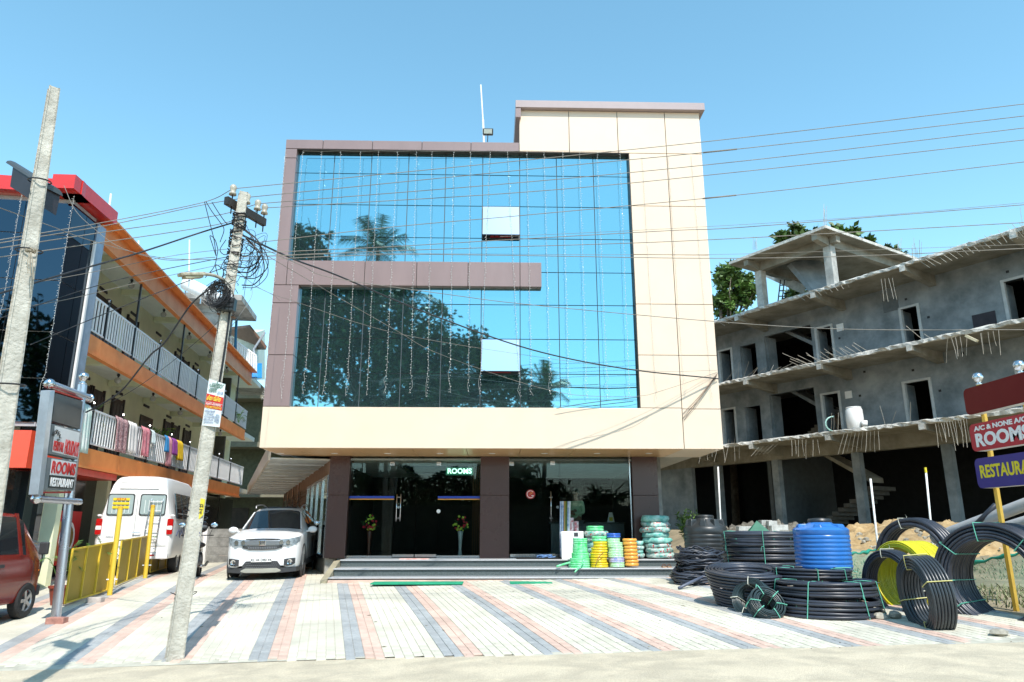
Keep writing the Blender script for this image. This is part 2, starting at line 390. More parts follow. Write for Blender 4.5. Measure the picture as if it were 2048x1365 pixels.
for r in range(8):
    for c in range(9):
        x0, x1, z0, z1 = gx[c], gx[c + 1], gzs[r], gzs[r + 1]
        if c == 5 and r in (1, 5):
            # open top-hung casement: frame, dark opening, tilted sash
            MB().box(x0 + .02, x1 - .02, YG + .02, YG + .034, z0 + .02, z1 - .02).build('window_opening', BLACK, mb_)
            sash = MB(); t = radians(12); h = z1 - z0 - .03
            top = V(((x0 + x1) / 2, YG - .02, z1 - .015)); dn = V((0, -sin(t), -cos(t))); nr = V((0, cos(t), -sin(t)))
            hw = (x1 - x0) / 2 - .012
            c0 = [top + V((sx_ * hw, 0, 0)) for sx_ in (-1, 1)]
            sash.hexa([c0[0] + dn * h, c0[1] + dn * h, c0[1] + dn * h + nr * .02, c0[0] + dn * h + nr * .02, c0[0], c0[1], c0[1] + nr * .02, c0[0] + nr * .02])
            so = sash.build('casement_pane', MIR_GLARE, mb_); so['label'] = 'tilted open window pane, bright sky glare put into its paler tint'
            fr = MB()
            for sx_ in (-1, 1): fr.beam(top + V((sx_ * hw, .015, 0)), top + V((sx_ * hw, .015, 0)) + dn * h, .02, .03)
            fr.beam(c0[0] + dn * h + nr * .03, c0[1] + dn * h + nr * .03, .02, .03); fr.build('casement_frame', BLACK, mb_)
            cl = MB()
            cl.ext([(x0 + .2 + q * .06, YG - .03, z0 + .03 + .09 * (q % 2)) for q in range(10)] + [(x0 + .74, YG - .03, z0 + .02), (x0 + .2, YG - .03, z0 + .02)], (0, .01, 0))
            cl.build('red_curtain_trim', mat('red_cloth', (.35, .02, .03), .7), mb_)
            continue
        if x1 < XG1 - .3 and False: continue
        b = MB(); g = .010; jt = [rnd.uniform(-.0022, .0022) for _ in range(4)]
        vs = [(x0 + g, YG, z0 + g), (x1 - g, YG, z0 + g), (x1 - g, YG, z1 - g), (x0 + g, YG, z1 - g)]
        b.hexa([(x0 + g, YG + jt[0], z0 + g), (x1 - g, YG + jt[1], z0 + g), (x1 - g, YG + .03, z0 + g), (x0 + g, YG + .03, z0 + g), (x0 + g, YG + jt[0] + jt[2], z1 - g), (x1 - g, YG + jt[1] + jt[2], z1 - g), (x1 - g, YG + .03, z1 - g), (x0 + g, YG + .03, z1 - g)])
        o = b.build('glass_pane', MIR, mb_)
# thin strips whose dark colour puts shade on the top and right reveals
MB().box(XG0 - .02, XGR, YF + .01, YG - .005, ZT0 - .012, ZT0).build('reveal_shade_strip', mat('reveal_shade', (.05, .035, .03), .4), mb_)
MB().box(XGR - .01, XGR, YF + .012, YG - .005, ZF1, ZT0 - .014).build('reveal_shade_strip', mat('reveal_shade', (.05, .035, .03), .4), mb_)
# soffit panels with downlights
ZS = ZF0 + .004; YS = 18.9
sx = [XL + .02] + [P(x, 898, YF).x for x in (592, 712, 822, 932, 1042, 1152, 1262, 1367)] + [XR - .02]
for a, c in zip(sx[:-1], sx[1:]):
    MB().box(a + .006, c - .006, YF + .1, YS + .1, ZS, ZS + .03).build('soffit_panel', SOFFIT if a < 4.0 else CREAM, mb_)
MB().box(XL + .03, XR - .03, YF + .1, YS + .1, ZS + .032, ZS + .05).build('soffit_backing', BLACK, mb_)
LAMP = mat('downlight_glass', (.85, .83, .78), .3, var=0)
for x in (561.5, 669, 775, 880, 984, 1089, 1194, 1298):
    c = PL(x, 907.3, (0, 0, ZS), (0, 0, 1))
    MB().lathe([(.0, 0), (.085, 0), (.085, .006), (.0, .006)], (c.x, c.y, ZS - .006), 20).build('downlight', LAMP, mb_)
# pillars
ZP = 1.05
def pil(x0, x1, y0=YS - .02, y1=YS + .5):
    zc_ = ZP + 1.55
    for z0, z1 in ((ZP, zc_), (zc_, ZS)): MB().box(x0, x1, y0, y1, z0 + .004, z1 - .004).build('pillar_panel', PILLAR, mb_, bevel=.004)
pil(-4.19, -3.68); pil(-.31, .43); pil(3.63, 4.29)
MB().box(-4.15, 4.25, YS + .05, YS + .45, ZP, ZS).build('pillar_core', BLACK, mb_) if False else None
# steps: granite platform and treads with bright nosing
GRAN = mat('granite', (.13, .155, .155), .25, scale=60, col2=(.055, .07, .07), var=.3)
NOSE = mat('step_nosing', (.46, .47, .48), .25, var=.06, scale=14)
XS0, XS1 = -3.62, 5.9
steps = thing('entrance_steps', 'three dark granite steps along the shop front with pale polished nosings', 'steps', (0, 17.4, .6))
lev = [(18.1, 1.05), (17.38, .885), (16.87, .72)]
for i, (y, z) in enumerate(lev):
    zb = [.885, .72, .55][i]
    yb = 27 if i == 0 else lev[i - 1][0] + .03
    MB().box(XS0 + .0, XS1, y + .03, yb, zb - .03, z - .03).build('riser', GRAN, steps)
    MB().box(XS0 - .01, XS1, y - .015, yb if i else YS + .1, z - .03, z).build('tread', NOSE, steps, bevel=.008)
MB().box(XS0, XS1, 16.80, 16.9, .45, .665).build('curb_strip', PAV_R, steps)
b = MB(); b.ext([(XS0 - .012, 16.75, .45), (XS0 - .012, 19, .45), (XS0 - .012, 19, 1.02), (XS0 - .012, 18.05, 1.02), (XS0 - .012, 16.75, .66)], (-.14, 0, 0)); b.build('side_curb', mat('rough_curb', (.36, .32, .22), .9, bump=.5), steps)
# storefront room behind the glass
room = MB()
WALLM = mat('room_wall', (.055, .03, .022), .7); CEIL = mat('room_ceiling', (.80, .85, .85), .8)
room.box(-4.1, 4.2, 25.5, 25.6, ZP, ZS + .2); room.box(-4.15, -4.1, YS + .5, 25.5, ZP, ZS); room.box(4.2, 4.25, YS + .5, 25.5, ZP, ZS); room.box(.1, .2, YS + .5, 25.5, ZP, ZS)
room.build('room_wall', WALLM, mb_)
MB().box(-4.1, 4.2, YS + .1, 25.5, ZP - .02, ZP + .004).build('room_floor', mat('room_floor', (.10, .09, .08), .25), mb_)
c1 = MB(); c1.box(-4.1, 4.2, YS + .12, 20.6, ZS - .1, ZS - .05); c1.box(-4.1, -2.7, 20.6, 25.5, ZS - .1, ZS - .05); c1.box(-.7, 4.2, 20.6, 25.5, ZS - .1, ZS - .05); c1.build('room_ceiling', CEIL, mb_)
MB().box(-2.7, -.7, 20.6, 25.5, ZS + .02, ZS + .04).build('ceiling_recess', mat('navy_ceiling', (.03, .05, .14), .6), mb_)
cur = MB()
for i in range(14): cur.box(-.55 + i * .055, -.515 + i * .055, 20.4 + .03 * (i % 2), 20.45 + .03 * (i % 2), ZP, ZS - .12)
cur.build('curtain', mat('brown_curtain', (.16, .07, .03), .8), mb_)
SG = glass('shop_glass', (.84, .90, .88), 1.38, 0, .0)
YGL = YS + .12
def spane(x0, x1, z0, z1, nm='shop_glass_pane', par=mb_): return MB().box(x0 + .004, x1 - .004, YGL, YGL + .01, z0, z1).build(nm, SG, par)
xd = [P(787, 1000, YS).x, P(875, 1000, YS).x]
ZD = ZS - .42
spane(-3.67, xd[0], ZP + .06, ZD); spane(xd[1], -.32, ZP + .06, ZD); spane(-3.67, -.32, ZD + .008, ZS - .01)
def door(x0, x1, hx, z1=ZD, nm='glass_door', handle=True):
    d = spane(x0, x1, ZP + .02, z1, nm)
    MB().box(x0 + .01, x1 - .01, YGL - .008, YGL + .018, ZP + .02, ZP + .09).build('door_rail', STEEL, d)
    if not handle: return d
    h = MB()
    for dx in (-.05, .05) if hx < -1 else (0,):
        h.tube([(hx + dx, YGL - .06, 1.95), (hx + dx, YGL - .06, 2.62 if hx < -1 else 2.7)], .011, 8)
    for z in (2.03, 2.55): h.tube([(hx - .05, YGL - .06, z), (hx + .05, YGL - .06, z)], .008, 6); h.tube([(hx, YGL - .06, z), (hx, YGL + .004, z)], .008, 6)
    h.build('door_handle', STEEL, d, smooth=True)
    MB().lathe([(0, 0), (.035, 0), (.035, .03), (0, .03)], (hx + (0 if hx < -1 else .17), YGL - .03, 2.3), 12, V((0, 1, 0))).build('door_lock', STEEL, d)
    return d
hx1 = P(797, 1030, YGL).x
door(xd[0], xd[0] + .56, hx1); door(xd[0] + .565, xd[1], xd[0] + .75, handle=False)
for (a, c) in ((-3.67, xd[0]), (xd[1], -.32)):
    q = MB().box(a, c, YGL - .01, YGL + .02, ZP + .0, ZP + .06).build('bottom_rail', STEEL, mb_)
    z = P(750, 997, YGL).z
    MB().box(a, c, YGL - .004, YGL - .001, z - .0, z + .055).build('blue_stripe', mat('blue_film', (.02, .06, .42), .4, var=0), mb_)
    MB().box(a, c, YGL - .004, YGL - .001, z - .035, z - .012).build('orange_stripe', mat('orange_film', (.80, .36, .05), .4, var=0), mb_)
xr_d = P(1121, 1000, YS).x; xr_e = P(1270, 1000, YS).x
door(.45, xr_d, P(1102, 1030, YGL).x, z1=3.45, nm='glass_door'); spane(xr_d, 3.62, ZP + .02, 3.45); spane(.44, 3.62, 3.455, ZS - .01)
MB().box(3.575, 3.60, YGL - .02, YGL + .03, ZP, ZS).build('glass_edge_profile', STEEL, mb_)
for x, y in ((785, 928), (1023, 928), (1105, 927), (878, 928)):
    c = P(x, y, YGL); MB().box(c.x - .06, c.x + .06, YGL - .02, YGL + .03, c.z - .05, c.z + .05).build('patch_fitting', STEEL, mb_)
c = P(877, 1023, YGL); MB().lathe([(0, 0), (.05, 0), (.05, .004), (0, .004)], (c.x, YGL - .006, c.z), 16, V((0, 1, 0))).build('door_sticker', WHITE, mb_)
# round red logo sticker on the right door
c = P(1061, 989, YGL); lg = thing('logo_sticker', 'round red sticker with a white letter G on the right shop door', 'sticker', (c.x, YGL - .004, c.z))
MB().lathe([(0, 0), (.12, 0), (.12, .003), (0, .003)], (c.x, YGL - .005, c.z), 32, V((0, 1, 0))).build('disc', mat('sticker_red', (.42, .02, .02), .35, var=0), lg)
b = MB(); pr = []
for i in range(25):
    a = radians(40 + 300 * i / 24); pr.append((c.x + .088 * cos(a), YGL - .007, c.z + .088 * sin(a)))
b.tube(pr, .009, 5); b.tube([(c.x + .088, YGL - .007, c.z - .035), (c.x + .02, YGL - .007, c.z - .035)], .009, 5); b.build('letter', WHITE, lg)
b = MB()
for i in range(4): b.ball((c.x - .01 + .02 * i, YGL - .008, c.z + .005 + .022 * (i % 2) + .01 * i), .011, 6, (1, .3, 1))
b.build('flame_mark', mat('gold', (.8, .4, .03), .4, var=0), lg)
# ROOMS light sign hanging behind the glass
c = P(919, 943, YGL + .3); rs = thing('rooms_light_sign', 'lit green ROOMS sign board hanging behind the left shop glass', 'sign', (c.x, YGL + .3, c.z))
MB().box(c.x - .36, c.x + .36, YGL + .3, YGL + .33, c.z - .10, c.z + .10).build('board', mat('sign_green', (.01, .05, .035), .5, emit=(.02, .22, .13), estr=.35, var=0), rs)
text('lettering', 'ROOMS', .185, mat('lit_letters', (.7, 1, .85), .5, var=0, emit=(.55, 1, .78), estr=1.4), rs, (c.x, YGL + .295, c.z), (1, 0, 0), (0, 0, 1), bold=.006)
b = MB()
for dx in (-.33, .33): b.tube([(c.x + dx, YGL + .31, c.z + .1), (c.x + dx, YGL + .31, ZS)], .004, 4)
b.build('hanger', STEEL, rs)
# flower stands
def flowers(px, py, nm_, lab):
    c = P(px, py, YGL + .26); t = thing('flower_stand', lab, 'flower arrangement', (c.x, YGL + .26, ZP), 'flower stands behind the glass')
    MB().lathe([(.05, 0), (.06, .02), (.035, .2), (.05, .45), (.07, c.z - ZP - .2), (.06, c.z - ZP - .18)], (c.x, c.y, ZP), 12).build('vase', mat('vase_' + nm_, (.12, .03, .02) if nm_ == 'a' else (.5, .5, .5), .3), t, smooth=True)
    rr = random.Random(ord(nm_)); cols = [('bud_lime', (.70, .85, .10)), ('bud_red', (.70, .03, .06)), ('bud_leaf', (.02, .10, .02))]
    for (k, cc) in cols:
        b = MB()
        for i in range(16 if k != 'bud_leaf' else 26):
            d = V((rr.gauss(0, 1), rr.gauss(0, .7), rr.gauss(0, 1))).normalized() * rr.uniform(.5, 1)
            p = V((c.x + d.x * .19, c.y + d.y * .15, c.z + d.z * .21))
            if k == 'bud_leaf': b.tube([p, p + d * .09], [.014, .001], 4)
            else: b.lathe([(.005, -.01), (.032, .012), (.026, .03), (.01, .02)], p, 7, V((d.x, d.y - .8, d.z)))
        b.build('blooms' if k != 'bud_leaf' else 'leaves', mat(k, cc, .6), t)
flowers(740, 1048, 'a', 'red and lime flower bunch on a dark stand, left of the glass door')
flowers(921, 1048, 'b', 'red and lime flower bunch in a pale vase below the ROOMS sign')
# reception and counter inside
ct = thing('shop_counter', 'low dark grey counter inside the right shop window', 'counter', (2.3, 20.4, ZP))
MB().box(1.6, 3.6, 20.2, 20.8, ZP, ZP + .85).build('front', mat('counter_grey', (.10, .11, .12), .4), ct); MB().box(1.55, 3.65, 20.15, 20.85, ZP + .85, ZP + .89).build('top', mat('counter_top', (.05, .05, .05), .2), ct)
c = P(1222, 1024, 20.2); bg_ = thing('leaflet_stand', 'small white and yellow card stand on the shop counter', 'card stand', (c.x, 20.3, ZP + .89))
MB().ext([(c.x - .1, 20.25, ZP + .89), (c.x + .1, 20.25, ZP + .89), (c.x + .04, 20.25, ZP + 1.15), (c.x - .04, 20.25, ZP + 1.15)], (0, .05, 0)).build('card', WHITE, bg_)
MB().box(c.x - .05, c.x + .05, 20.24, 20.248, ZP + .92, ZP + 1.02).build('print', mat('yellow_print', (.8, .6, .05), .6), bg_)
# hose reels behind counter glass (grey boxes with red frame)
# ---- left side of the building: canopy, shop windows ----
SDR = V((-.34, 1, 0)).normalized(); w0 = V((-4.19, YS + .1, 0))
sn = V((-SDR.y, SDR.x, 0))
def SW(t, off, z): q = w0 + SDR * t + sn * off; return V((q.x, q.y, z))
wl = MB()
wl.hexa([SW(0, -.25, .5), SW(0, 0, .5), SW(20, 0, .5), SW(20, -.25, .5), SW(0, -.25, ZP), SW(0, 0, ZP), SW(20, 0, ZP), SW(20, -.25, ZP)])
wl.build('side_plinth', CONC, mb_)
MB().hexa([SW(0, -.2, 3.12), SW(0, 0.02, 3.12), SW(20, .02, 3.12), SW(20, -.2, 3.12), SW(0, -.2, 3.6), SW(0, .02, 3.6), SW(20, .02, 3.6), SW(20, -.2, 3.6)]).build('side_lintel', mat('side_lintel', (.30, .16, .09), .6), mb_)
MB().hexa([SW(0, -.3, .5), SW(0, -.2, .5), SW(20, -.2, .5), SW(20, -.3, .5), SW(0, -.3, 3.5), SW(0, -.2, 3.5), SW(20, -.2, 3.5), SW(20, -.3, 3.5)]).build('side_wall', mat('side_dark', (.05, .045, .04), .6), mb_)
DG = glass('side_glass', (.35, .4, .38), 1.6, 0, .12)
for i in range(4):
    t0 = .08 + i * 1.55
    for a, c2, z0, z1 in ((t0, t0 + .07, ZP, 3.12), (t0 + 1.4, t0 + 1.47, ZP, 3.12), (t0 + .07, t0 + 1.4, ZP, ZP + .07), (t0 + .07, t0 + 1.4, 3.05, 3.12)):
        MB().hexa([SW(a, -.02, z0), SW(a, .05, z0), SW(c2, .05, z0), SW(c2, -.02, z0), SW(a, -.02, z1), SW(a, .05, z1), SW(c2, .05, z1), SW(c2, -.02, z1)]).build('window_frame', STEEL, mb_)
    MB().hexa([SW(t0 + .07, .0, ZP + .07), SW(t0 + .07, .012, ZP + .07), SW(t0 + 1.4, .012, ZP + .07), SW(t0 + 1.4, 0, ZP + .07), SW(t0 + .07, 0, 3.05), SW(t0 + .07, .012, 3.05), SW(t0 + 1.4, .012, 3.05), SW(t0 + 1.4, 0, 3.05)]).build('side_window_pane', DG, mb_)
SHUT = mat('brown_shutter', (.16, .085, .045), .5)
for i in range(4):
    t0 = 6.4 + i * 3
    for j in range(16):
        z = ZP + j * .13
        MB().hexa([SW(t0, -.02, z), SW(t0, .03, z), SW(t0 + 2.7, .03, z), SW(t0 + 2.7, -.02, z), SW(t0, -.02, z + .12), SW(t0, .015, z + .12), SW(t0 + 2.7, .015, z + .12), SW(t0 + 2.7, -.02, z + .12)]).build('shutter_slat', SHUT, mb_)
    MB().tube([SW(t0 + 2.85, .1, .6), SW(t0 + 2.85, .1, 3.4)], .03, 8).build('side_post', STEEL, mb_)
# canopy: cream outer edge and ribbed white ceiling
ce0 = P(536, 921, 18.6); ce1 = V((ce0.x - .355 * 19, ce0.y + 19, ce0.z)); 
b = MB(); b.hexa([ce0, ce0 + V((.06, 0, 0)), ce1 + V((.06, 0, 0)), ce1, ce0 + V((0, 0, .42)), ce0 + V((.06, 0, .42)), ce1 + V((.06, 0, .42)), ce1 + V((0, 0, .42))]); b.build('canopy_fascia', CREAM, mb_)
for i in range(13):
    u0, u1 = i / 13, (i + 1) / 13 - .004
    a0, a1 = ce0.lerp(ce1, u0), ce0.lerp(ce1, u1); z = ce0.z + .04
    b0, b1 = SW(20 * u0, .02, z), SW(20 * u1, .02, z)
    for q in (a0, a1): q.z = z; q.x += .07
    MB().hexa([a0, b0, b1, a1] + [p + V((0, 0, .03)) for p in (a0, b0, b1, a1)]).build('canopy_panel', mat('canopy_white', (.66, .66, .60), .6), mb_)
    MB().beam(a1 + V((0, .02, -.02)), b1 + V((0, .02, -.02)), .035, .035).build('canopy_rib', WHITE, mb_)
# right blank wall under right overhang
MB().box(4.31, 4.45, YS + .3, 30, .6, ZS).build('right_side_wall', CONC, mb_)
# overhang left end piece
MB().box(XL + .0, XL + .05, YF + .39, 18.95, ZF0 - .0, ZF0 + .29).build('overhang_side', CREAM, mb_)
# rooftop
ft = thing('flood_light', 'black flood light on a short bracket above the brown parapet', 'flood light', P(977, 280, YF + .2))
c = P(976, 265, YF + .25)
MB().tube([P(975, 284, YF + .2), c], .012, 6).build('bracket', BLACK, ft)
b = MB(); b.hexa([c + V(p) for p in ((-.14, -.04, -.09), (.14, -.04, -.09), (.13, .06, -.07), (-.13, .06, -.07), (-.14, -.10, .06), (.14, -.10, .06), (.13, .03, .09), (-.13, .03, .09))]); b.build('housing', BLACK, ft, bevel=.01)
MB().quad(c + V((-.11, -.053, -.07)), c + V((.11, -.053, -.07)), c + V((.11, -.098, .04)), c + V((-.11, -.098, .04))).build('lens', mat('lens', (.5, .55, .5), .2, var=0), ft)
mp_ = thing('roof_mast', 'thin white mast standing on the roof behind the brown parapet', 'mast', P(968, 280, YF + .5))
MB().tube([P(968, 290, YF + .5), P(966, 240, YF + .5)], .03, 8).build('lower_tube', WHITE, mp_); MB().tube([P(966, 242, YF + .5), P(961.5, 170, YF + .5)], .02, 8).build('upper_tube', WHITE, mp_)
# mats in front of the steps
for (x0, x1, lab) in ((745, 925, 'long green doormat on the paving below the left shop door'), (1021, 1108, 'short green doormat on the paving below the right shop door')):
    a = G(x0, 1171); c = G(x1, 1171); b = MB(); z = a.z + .012
    b.box(a.x, c.x, 15.95, 16.5, gz(0, 16.3) - .005, gz(0, 16.5) + .014); tag(b.build('doormat', mat('green_mat', (.02, .36, .19), .9, bump=.5, bscale=90)), lab, 'doormat', 'green doormats')
tag(MB().box(P(1033, 1115, 18.4).x, P(1122, 1115, 18.4).x, 18.16, 18.7, ZP, ZP + .02).build('rubber_mat', mat('rubber', (.03, .03, .03), .9, bump=.5, bscale=80)), 'dark rubber mat on the top step at the right door', 'doormat')
tag(MB().box(P(800, 1115, 18.4).x, P(858, 1115, 18.4).x, 18.2, 18.55, ZP, ZP + .012).build('cloth_mat', mat('redwhite', (.62, .10, .05), .9, scale=9, col2=(.75, .7, .65))), 'red and white cloth mat at the left glass door', 'doormat')
# ---- string lights ----
tops = [606, 644, 682, 721.6, 757, 795, 833, 864, 907.6, 940.6, 980, 1015, 1054, 1088, 1125, 1159, 1194, 1240, 1284, 1336, 1382]
bots = [(563, 799), (608, 789), (649, 790), (693, 793), (734, 792), (771, 788), (821, 788), (855, 795), (899, 787), (937, 785), (960, 790), (1040, 795), (1063, 792), (1101, 790), (1138, 795), (1174, 798), (1215, 798), (1259, 800), (1313, 804), (1369, 795), (1425, 800)]
WIRE = mat('fairy_wire', (.48, .48, .45), .5, var=.3, scale=60); BULB = mat('fairy_bulb', (.66, .66, .63), .25, var=0)
places = ['at the left end over the brown column', 'second from the left', 'third from the left', 'fourth from the left', 'fifth from the left', 'sixth from the left', 'seventh from the left', 'eighth from the left', 'ninth from the left', 'tenth from the left, beside the open windows',
 'over the left half of the open windows', 'over the right half of the open windows', 'just right of the open windows', 'past the end of the brown bar', 'over the middle of the right glass', 'right of the middle of the right glass', 'third from the glass edge on the right', 'last one over glass on the right', 'on the cream column near the glass', 'on the middle of the cream column', 'near the right edge of the cream column']
def fairy(a, c, lab, n=95, nm='string_lights'):
    b = MB(); rr = random.Random(int(a.x * 100)); pts = []; N = 40
    for i in range(N + 1):
        p = a.lerp(c, i / N); w_ = .004 + (.05 if i > N - 4 else 0); pts.append(p + V((rr.uniform(-1, 1) * w_, rr.uniform(-1, 0) * w_, 0)))
    b.tube(pts, .003, 3, cap=False)
    b.mi = 1
    for i in range(n):
        p = a.lerp(c, (i + .5) / n) + V((rr.uniform(-1, 1) * .022, -.012, 0)); d = V((rr.uniform(-1, 1), -.3, rr.uniform(-1, .2))).normalized()
        b.tube([p, p + d * .028], [.0048, .003], 4)
    return tag(b.build(nm, [WIRE, BULB]), lab, 'string lights', 'fairy light strings hung down the facade')
for i, (tx_, (bx, by)) in enumerate(zip(tops, bots)):
    a = P(tx_, 303 if tx_ < 1250 else 311, YF - .02); c = P(bx, by, YF - .03); 
    fairy(a, c, 'white fairy light string, ' + places[i] if 0 < i < 18 else 'white fairy light string, ' + places[i])
fairy(P(572, 300, YF - .02), P(527, 800, YF - .02), 'dense white fairy light string along the left outer edge of the brown frame', 150)
b = MB(); b.tube([P(tx_, 302 + (i % 2), YF - .025) for i, tx_ in enumerate(tops[:18])], .006, 3); tag(b.build('string_lights_header', WIRE), 'horizontal header wire carrying the fairy light strings along the glass top', 'wire')

# fallen leaves and dark spots on the paving
b = MB(); rl = random.Random(12)
for i in range(46):
    X, Y = rl.uniform(-6, 6), rl.uniform(9.8, 16); s_ = rl.uniform(.02, .055); a = rl.uniform(0, 6.28); z = gz(X, Y) + .006; d = V((cos(a), sin(a), .12)) * s_; e = V((-sin(a), cos(a), .25)) * s_ * .4; p = V((X, Y, z))
    b.poly([p - d, p + e, p + d, p - e + V((0, 0, s_ * .1))], [(0, 1, 2, 3)])
tag(b.build('fallen_leaves', mat('dry_leaf', (.16, .12, .05), .8, var=.4, scale=3)), 'dry leaves scattered on the paving', 'leaves', kind='stuff')
# ================= HOTEL ON THE LEFT =================
HD = V((-.12, 1, 0)).normalized(); HN = V((HD.y, -HD.x, 0)); H0 = V((-10.0, 18, 0))   # HN points to the right, towards the drive
def HP(t, off, z): q = H0 + HD * t + HN * off; return V((q.x, q.y, z))
def hb(b, t0, t1, o0, o1, z0, z1):
    return b.hexa([HP(t0, o0, z0), HP(t0, o1, z0), HP(t1, o1, z0), HP(t1, o0, z0), HP(t0, o0, z1), HP(t0, o1, z1), HP(t1, o1, z1), HP(t1, o0, z1)])
hotel = thing('hotel_building', 'three storey hotel with orange balcony bands, white railings and a dark glass corner', 'building', (-11, 20, .5))
ORANGE = mat('orange_paint', (.90, .33, .09), .55, var=.12, scale=2, col2=(.78, .25, .06)); LIME = mat('lime_wall', (.86, .88, .60), .75, var=.08, scale=1)
CEILH = mat('balcony_ceiling', (.88, .89, .78), .8, var=.05); DOORM = mat('dark_door', (.05, .03, .025), .5, var=.3); RAILM = mat('rail_white', (.90, .90, .90), .4, var=.05)
POSTB = mat('post_black', (.02, .02, .022), .45, var=0)
TN, TE = -.84, 17.6
lv = [(3.20, 3.70), (5.93, 6.42), (8.72, 9.36)]
def H2T(px, py, off=0): # parameter t on the facade plane from a pixel
    q = PL(px, py, H0 + HN * off, HN); return (q - H0).dot(HD), q.z
for i, (z0, z1) in enumerate(lv):
    te = TE + (0 if i < 2 else .4)
    cuts = [TN, TN + 3.2 if i == 0 else TN + .9, te] if i != 2 else [TN, te]
    for a, c in zip(cuts[:-1], cuts[1:]):
        hb(MB(), a, c - .01, -.12, 0, z0, z1).build('balcony_beam', ORANGE, hotel)
        hb(MB(), a, c, 0.002, .04, z0 - .0, z0 + .06).build('beam_lip', ORANGE, hotel)
    hb(MB(), TN, te + 3, -1.35, -.12, z1 - .22, z1 - .02).build('floor_slab', CEILH, hotel)
    if i == 2: hb(MB(), TN, te, .0, .25, z1 + .0, z1 + .05).build('roof_edge', ORANGE, hotel); hb(MB(), TN - 1, te + 3, -9, -1.35, z1 - .2, z1).build('roof_slab', CONC, hotel)
    # cross beams under the ceiling
    for k in range(6): hb(MB(), TN + 2.0 + k * 3.1, TN + 2.18 + k * 3.1, -1.33, -.13, z1 - .40, z1 - .22).build('ceiling_beam', LIME, hotel)
b = MB(); hb(b, TN, TE + 3, -1.55, -1.35, .4, 9.3); b.build('back_wall', LIME, hotel)
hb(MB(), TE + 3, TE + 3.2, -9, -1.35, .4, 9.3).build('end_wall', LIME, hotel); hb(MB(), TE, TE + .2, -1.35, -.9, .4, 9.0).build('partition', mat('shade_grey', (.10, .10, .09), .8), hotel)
# doors and vents, upper and middle floors
def door_h(t, z, w_=.85, h=2.05, nm='room_door'):
    d = hb(MB(), t, t + w_, -1.35, -1.31, z, z + h).build(nm, DOORM, hotel)
    hb(MB(), t - .06, t, -1.35, -1.28, z, z + h + .06).build('frame', mat('door_frame', (.03, .02, .018), .5), d); hb(MB(), t + w_, t + w_ + .06, -1.35, -1.28, z, z + h + .06).build('frame', mat('door_frame', (), .5), d)
    for j in range(3): hb(MB(), t + .08 + j * .26, t + .28 + j * .26, -1.31, -1.295, z + .15, z + h - .15).build('door_slat', mat('door_slat', (.075, .045, .035), .45), d)
for fl, zf in ((0, 3.70), (1, 6.42)):
    for k in range(7):
        t = TN + .5 + k * 2.55 + (.3 if fl else 0)
        if k % 3 == 1:  door_h(t, zf); door_h(t + 1.05, zf, .75)
        elif k % 3 == 0: hb(MB(), t, t + 1.25, -1.35, -1.31, zf + .35, zf + 1.9).build('room_window', mat('dark_window', (.03, .03, .035), .2), hotel)
        else: door_h(t, zf)
        hb(MB(), t + .2, t + .75, -1.35, -1.32, zf + 2.22, zf + 2.30).build('wall_vent', BLACK, hotel)
    for k in range(6):
        tt = TN + .9 + k * 3.1; zc_ = lv[fl + 1][1] - .24
        lp = MB(); lp.lathe([(.03, 0), (.05, -.04), (.02, -.1), (.035, -.12)], HP(tt, -.65, zc_), 8); lo = lp.build('ceiling_lamp', POSTB, hotel)
        MB().ball(HP(tt, -.65, zc_ - .2), .095, 10).build('globe', mat('globe', (.55, .55, .50), .15, var=0), lo, smooth=True)
# railings
def railing(t0, t1, z, nm, step=.165):
    r = hb(MB(), t0, t1, -.09, -.05, z + .93, z + .98).build(nm, RAILM, hotel)
    hb(MB(), t0, t1, -.085, -.055, z + .10, z + .14).build('bottom_bar', RAILM, r)
    n = int((t1 - t0) / step); pr = None
    for i in range(n):
        t = t0 + (i + .5) * (t1 - t0) / n
        if pr is None:
            a = HP(t, -.07, z + .14); b = MB(); b.beam((0, 0, 0), (0, 0, .79), .05, .03, HN); pr = b.build('baluster', RAILM, None); pr.parent = r; o = pr
            pr.location = a - V(ORG[r.name])
        else: o = inst(pr, r); o.location = HP(t, -.07, z + .14) - V(ORG[r.name])
    return r
posts = [TN + .05]
for fl, (z, te) in enumerate(((3.72, TE), (6.44, TE))):
    ts = [TN + 1.2, TN + 3.2, TN + 5.4, TN + 7.6, TN + 9.8, TN + 12.0, TN + 14.2, TN + 16.4]
    seg = [TN + .12] + ts + [te + .8 if fl == 0 else te + .5]
    for a, c in zip(seg[:-1], seg[1:]): railing(a + .05, c - .05, z, 'railing_bay')
    for k, t in enumerate(ts):
        tall = (fl == 1 and k % 2 == 1)
        b = MB(); b.beam(HP(t, -.07, z - .1), HP(t, -.07, z + (1.05 if not tall else 2.4)), .05, .05, HN); po = b.build('railing_post', POSTB, hotel)
        if not tall: MB().ball(HP(t, -.07, z + 1.12), .045, 8).build('post_ball', STEEL, po)
# ground floor of the hotel: dark shopfronts and posts
hb(MB(), TN, TE + 3, -1.0, -.9, .4, 3.2).build('shopfront', mat('shopfront_dark', (.035, .036, .035), .12, var=.2), hotel)
for t in (TN + .5, TN + 4.2, TN + 7.6, TN + 11, TN + 14): hb(MB(), t, t + .25, -.9, -.6, .4, 3.15).build('green_pilaster', LIME, hotel)
for t in (TN + 9.4, TN + 12.4): hb(MB(), t, t + 1.1, -.88, -.84, .6, 2.9).build('yellow_shutter', mat('olive_shutter', (.30, .28, .10), .7), hotel)
hb(MB(), TN - .1, TN + 3, -.9, .05, 3.02, 3.18).build('red_underside', mat('red_band', (.55, .045, .02), .35), hotel)
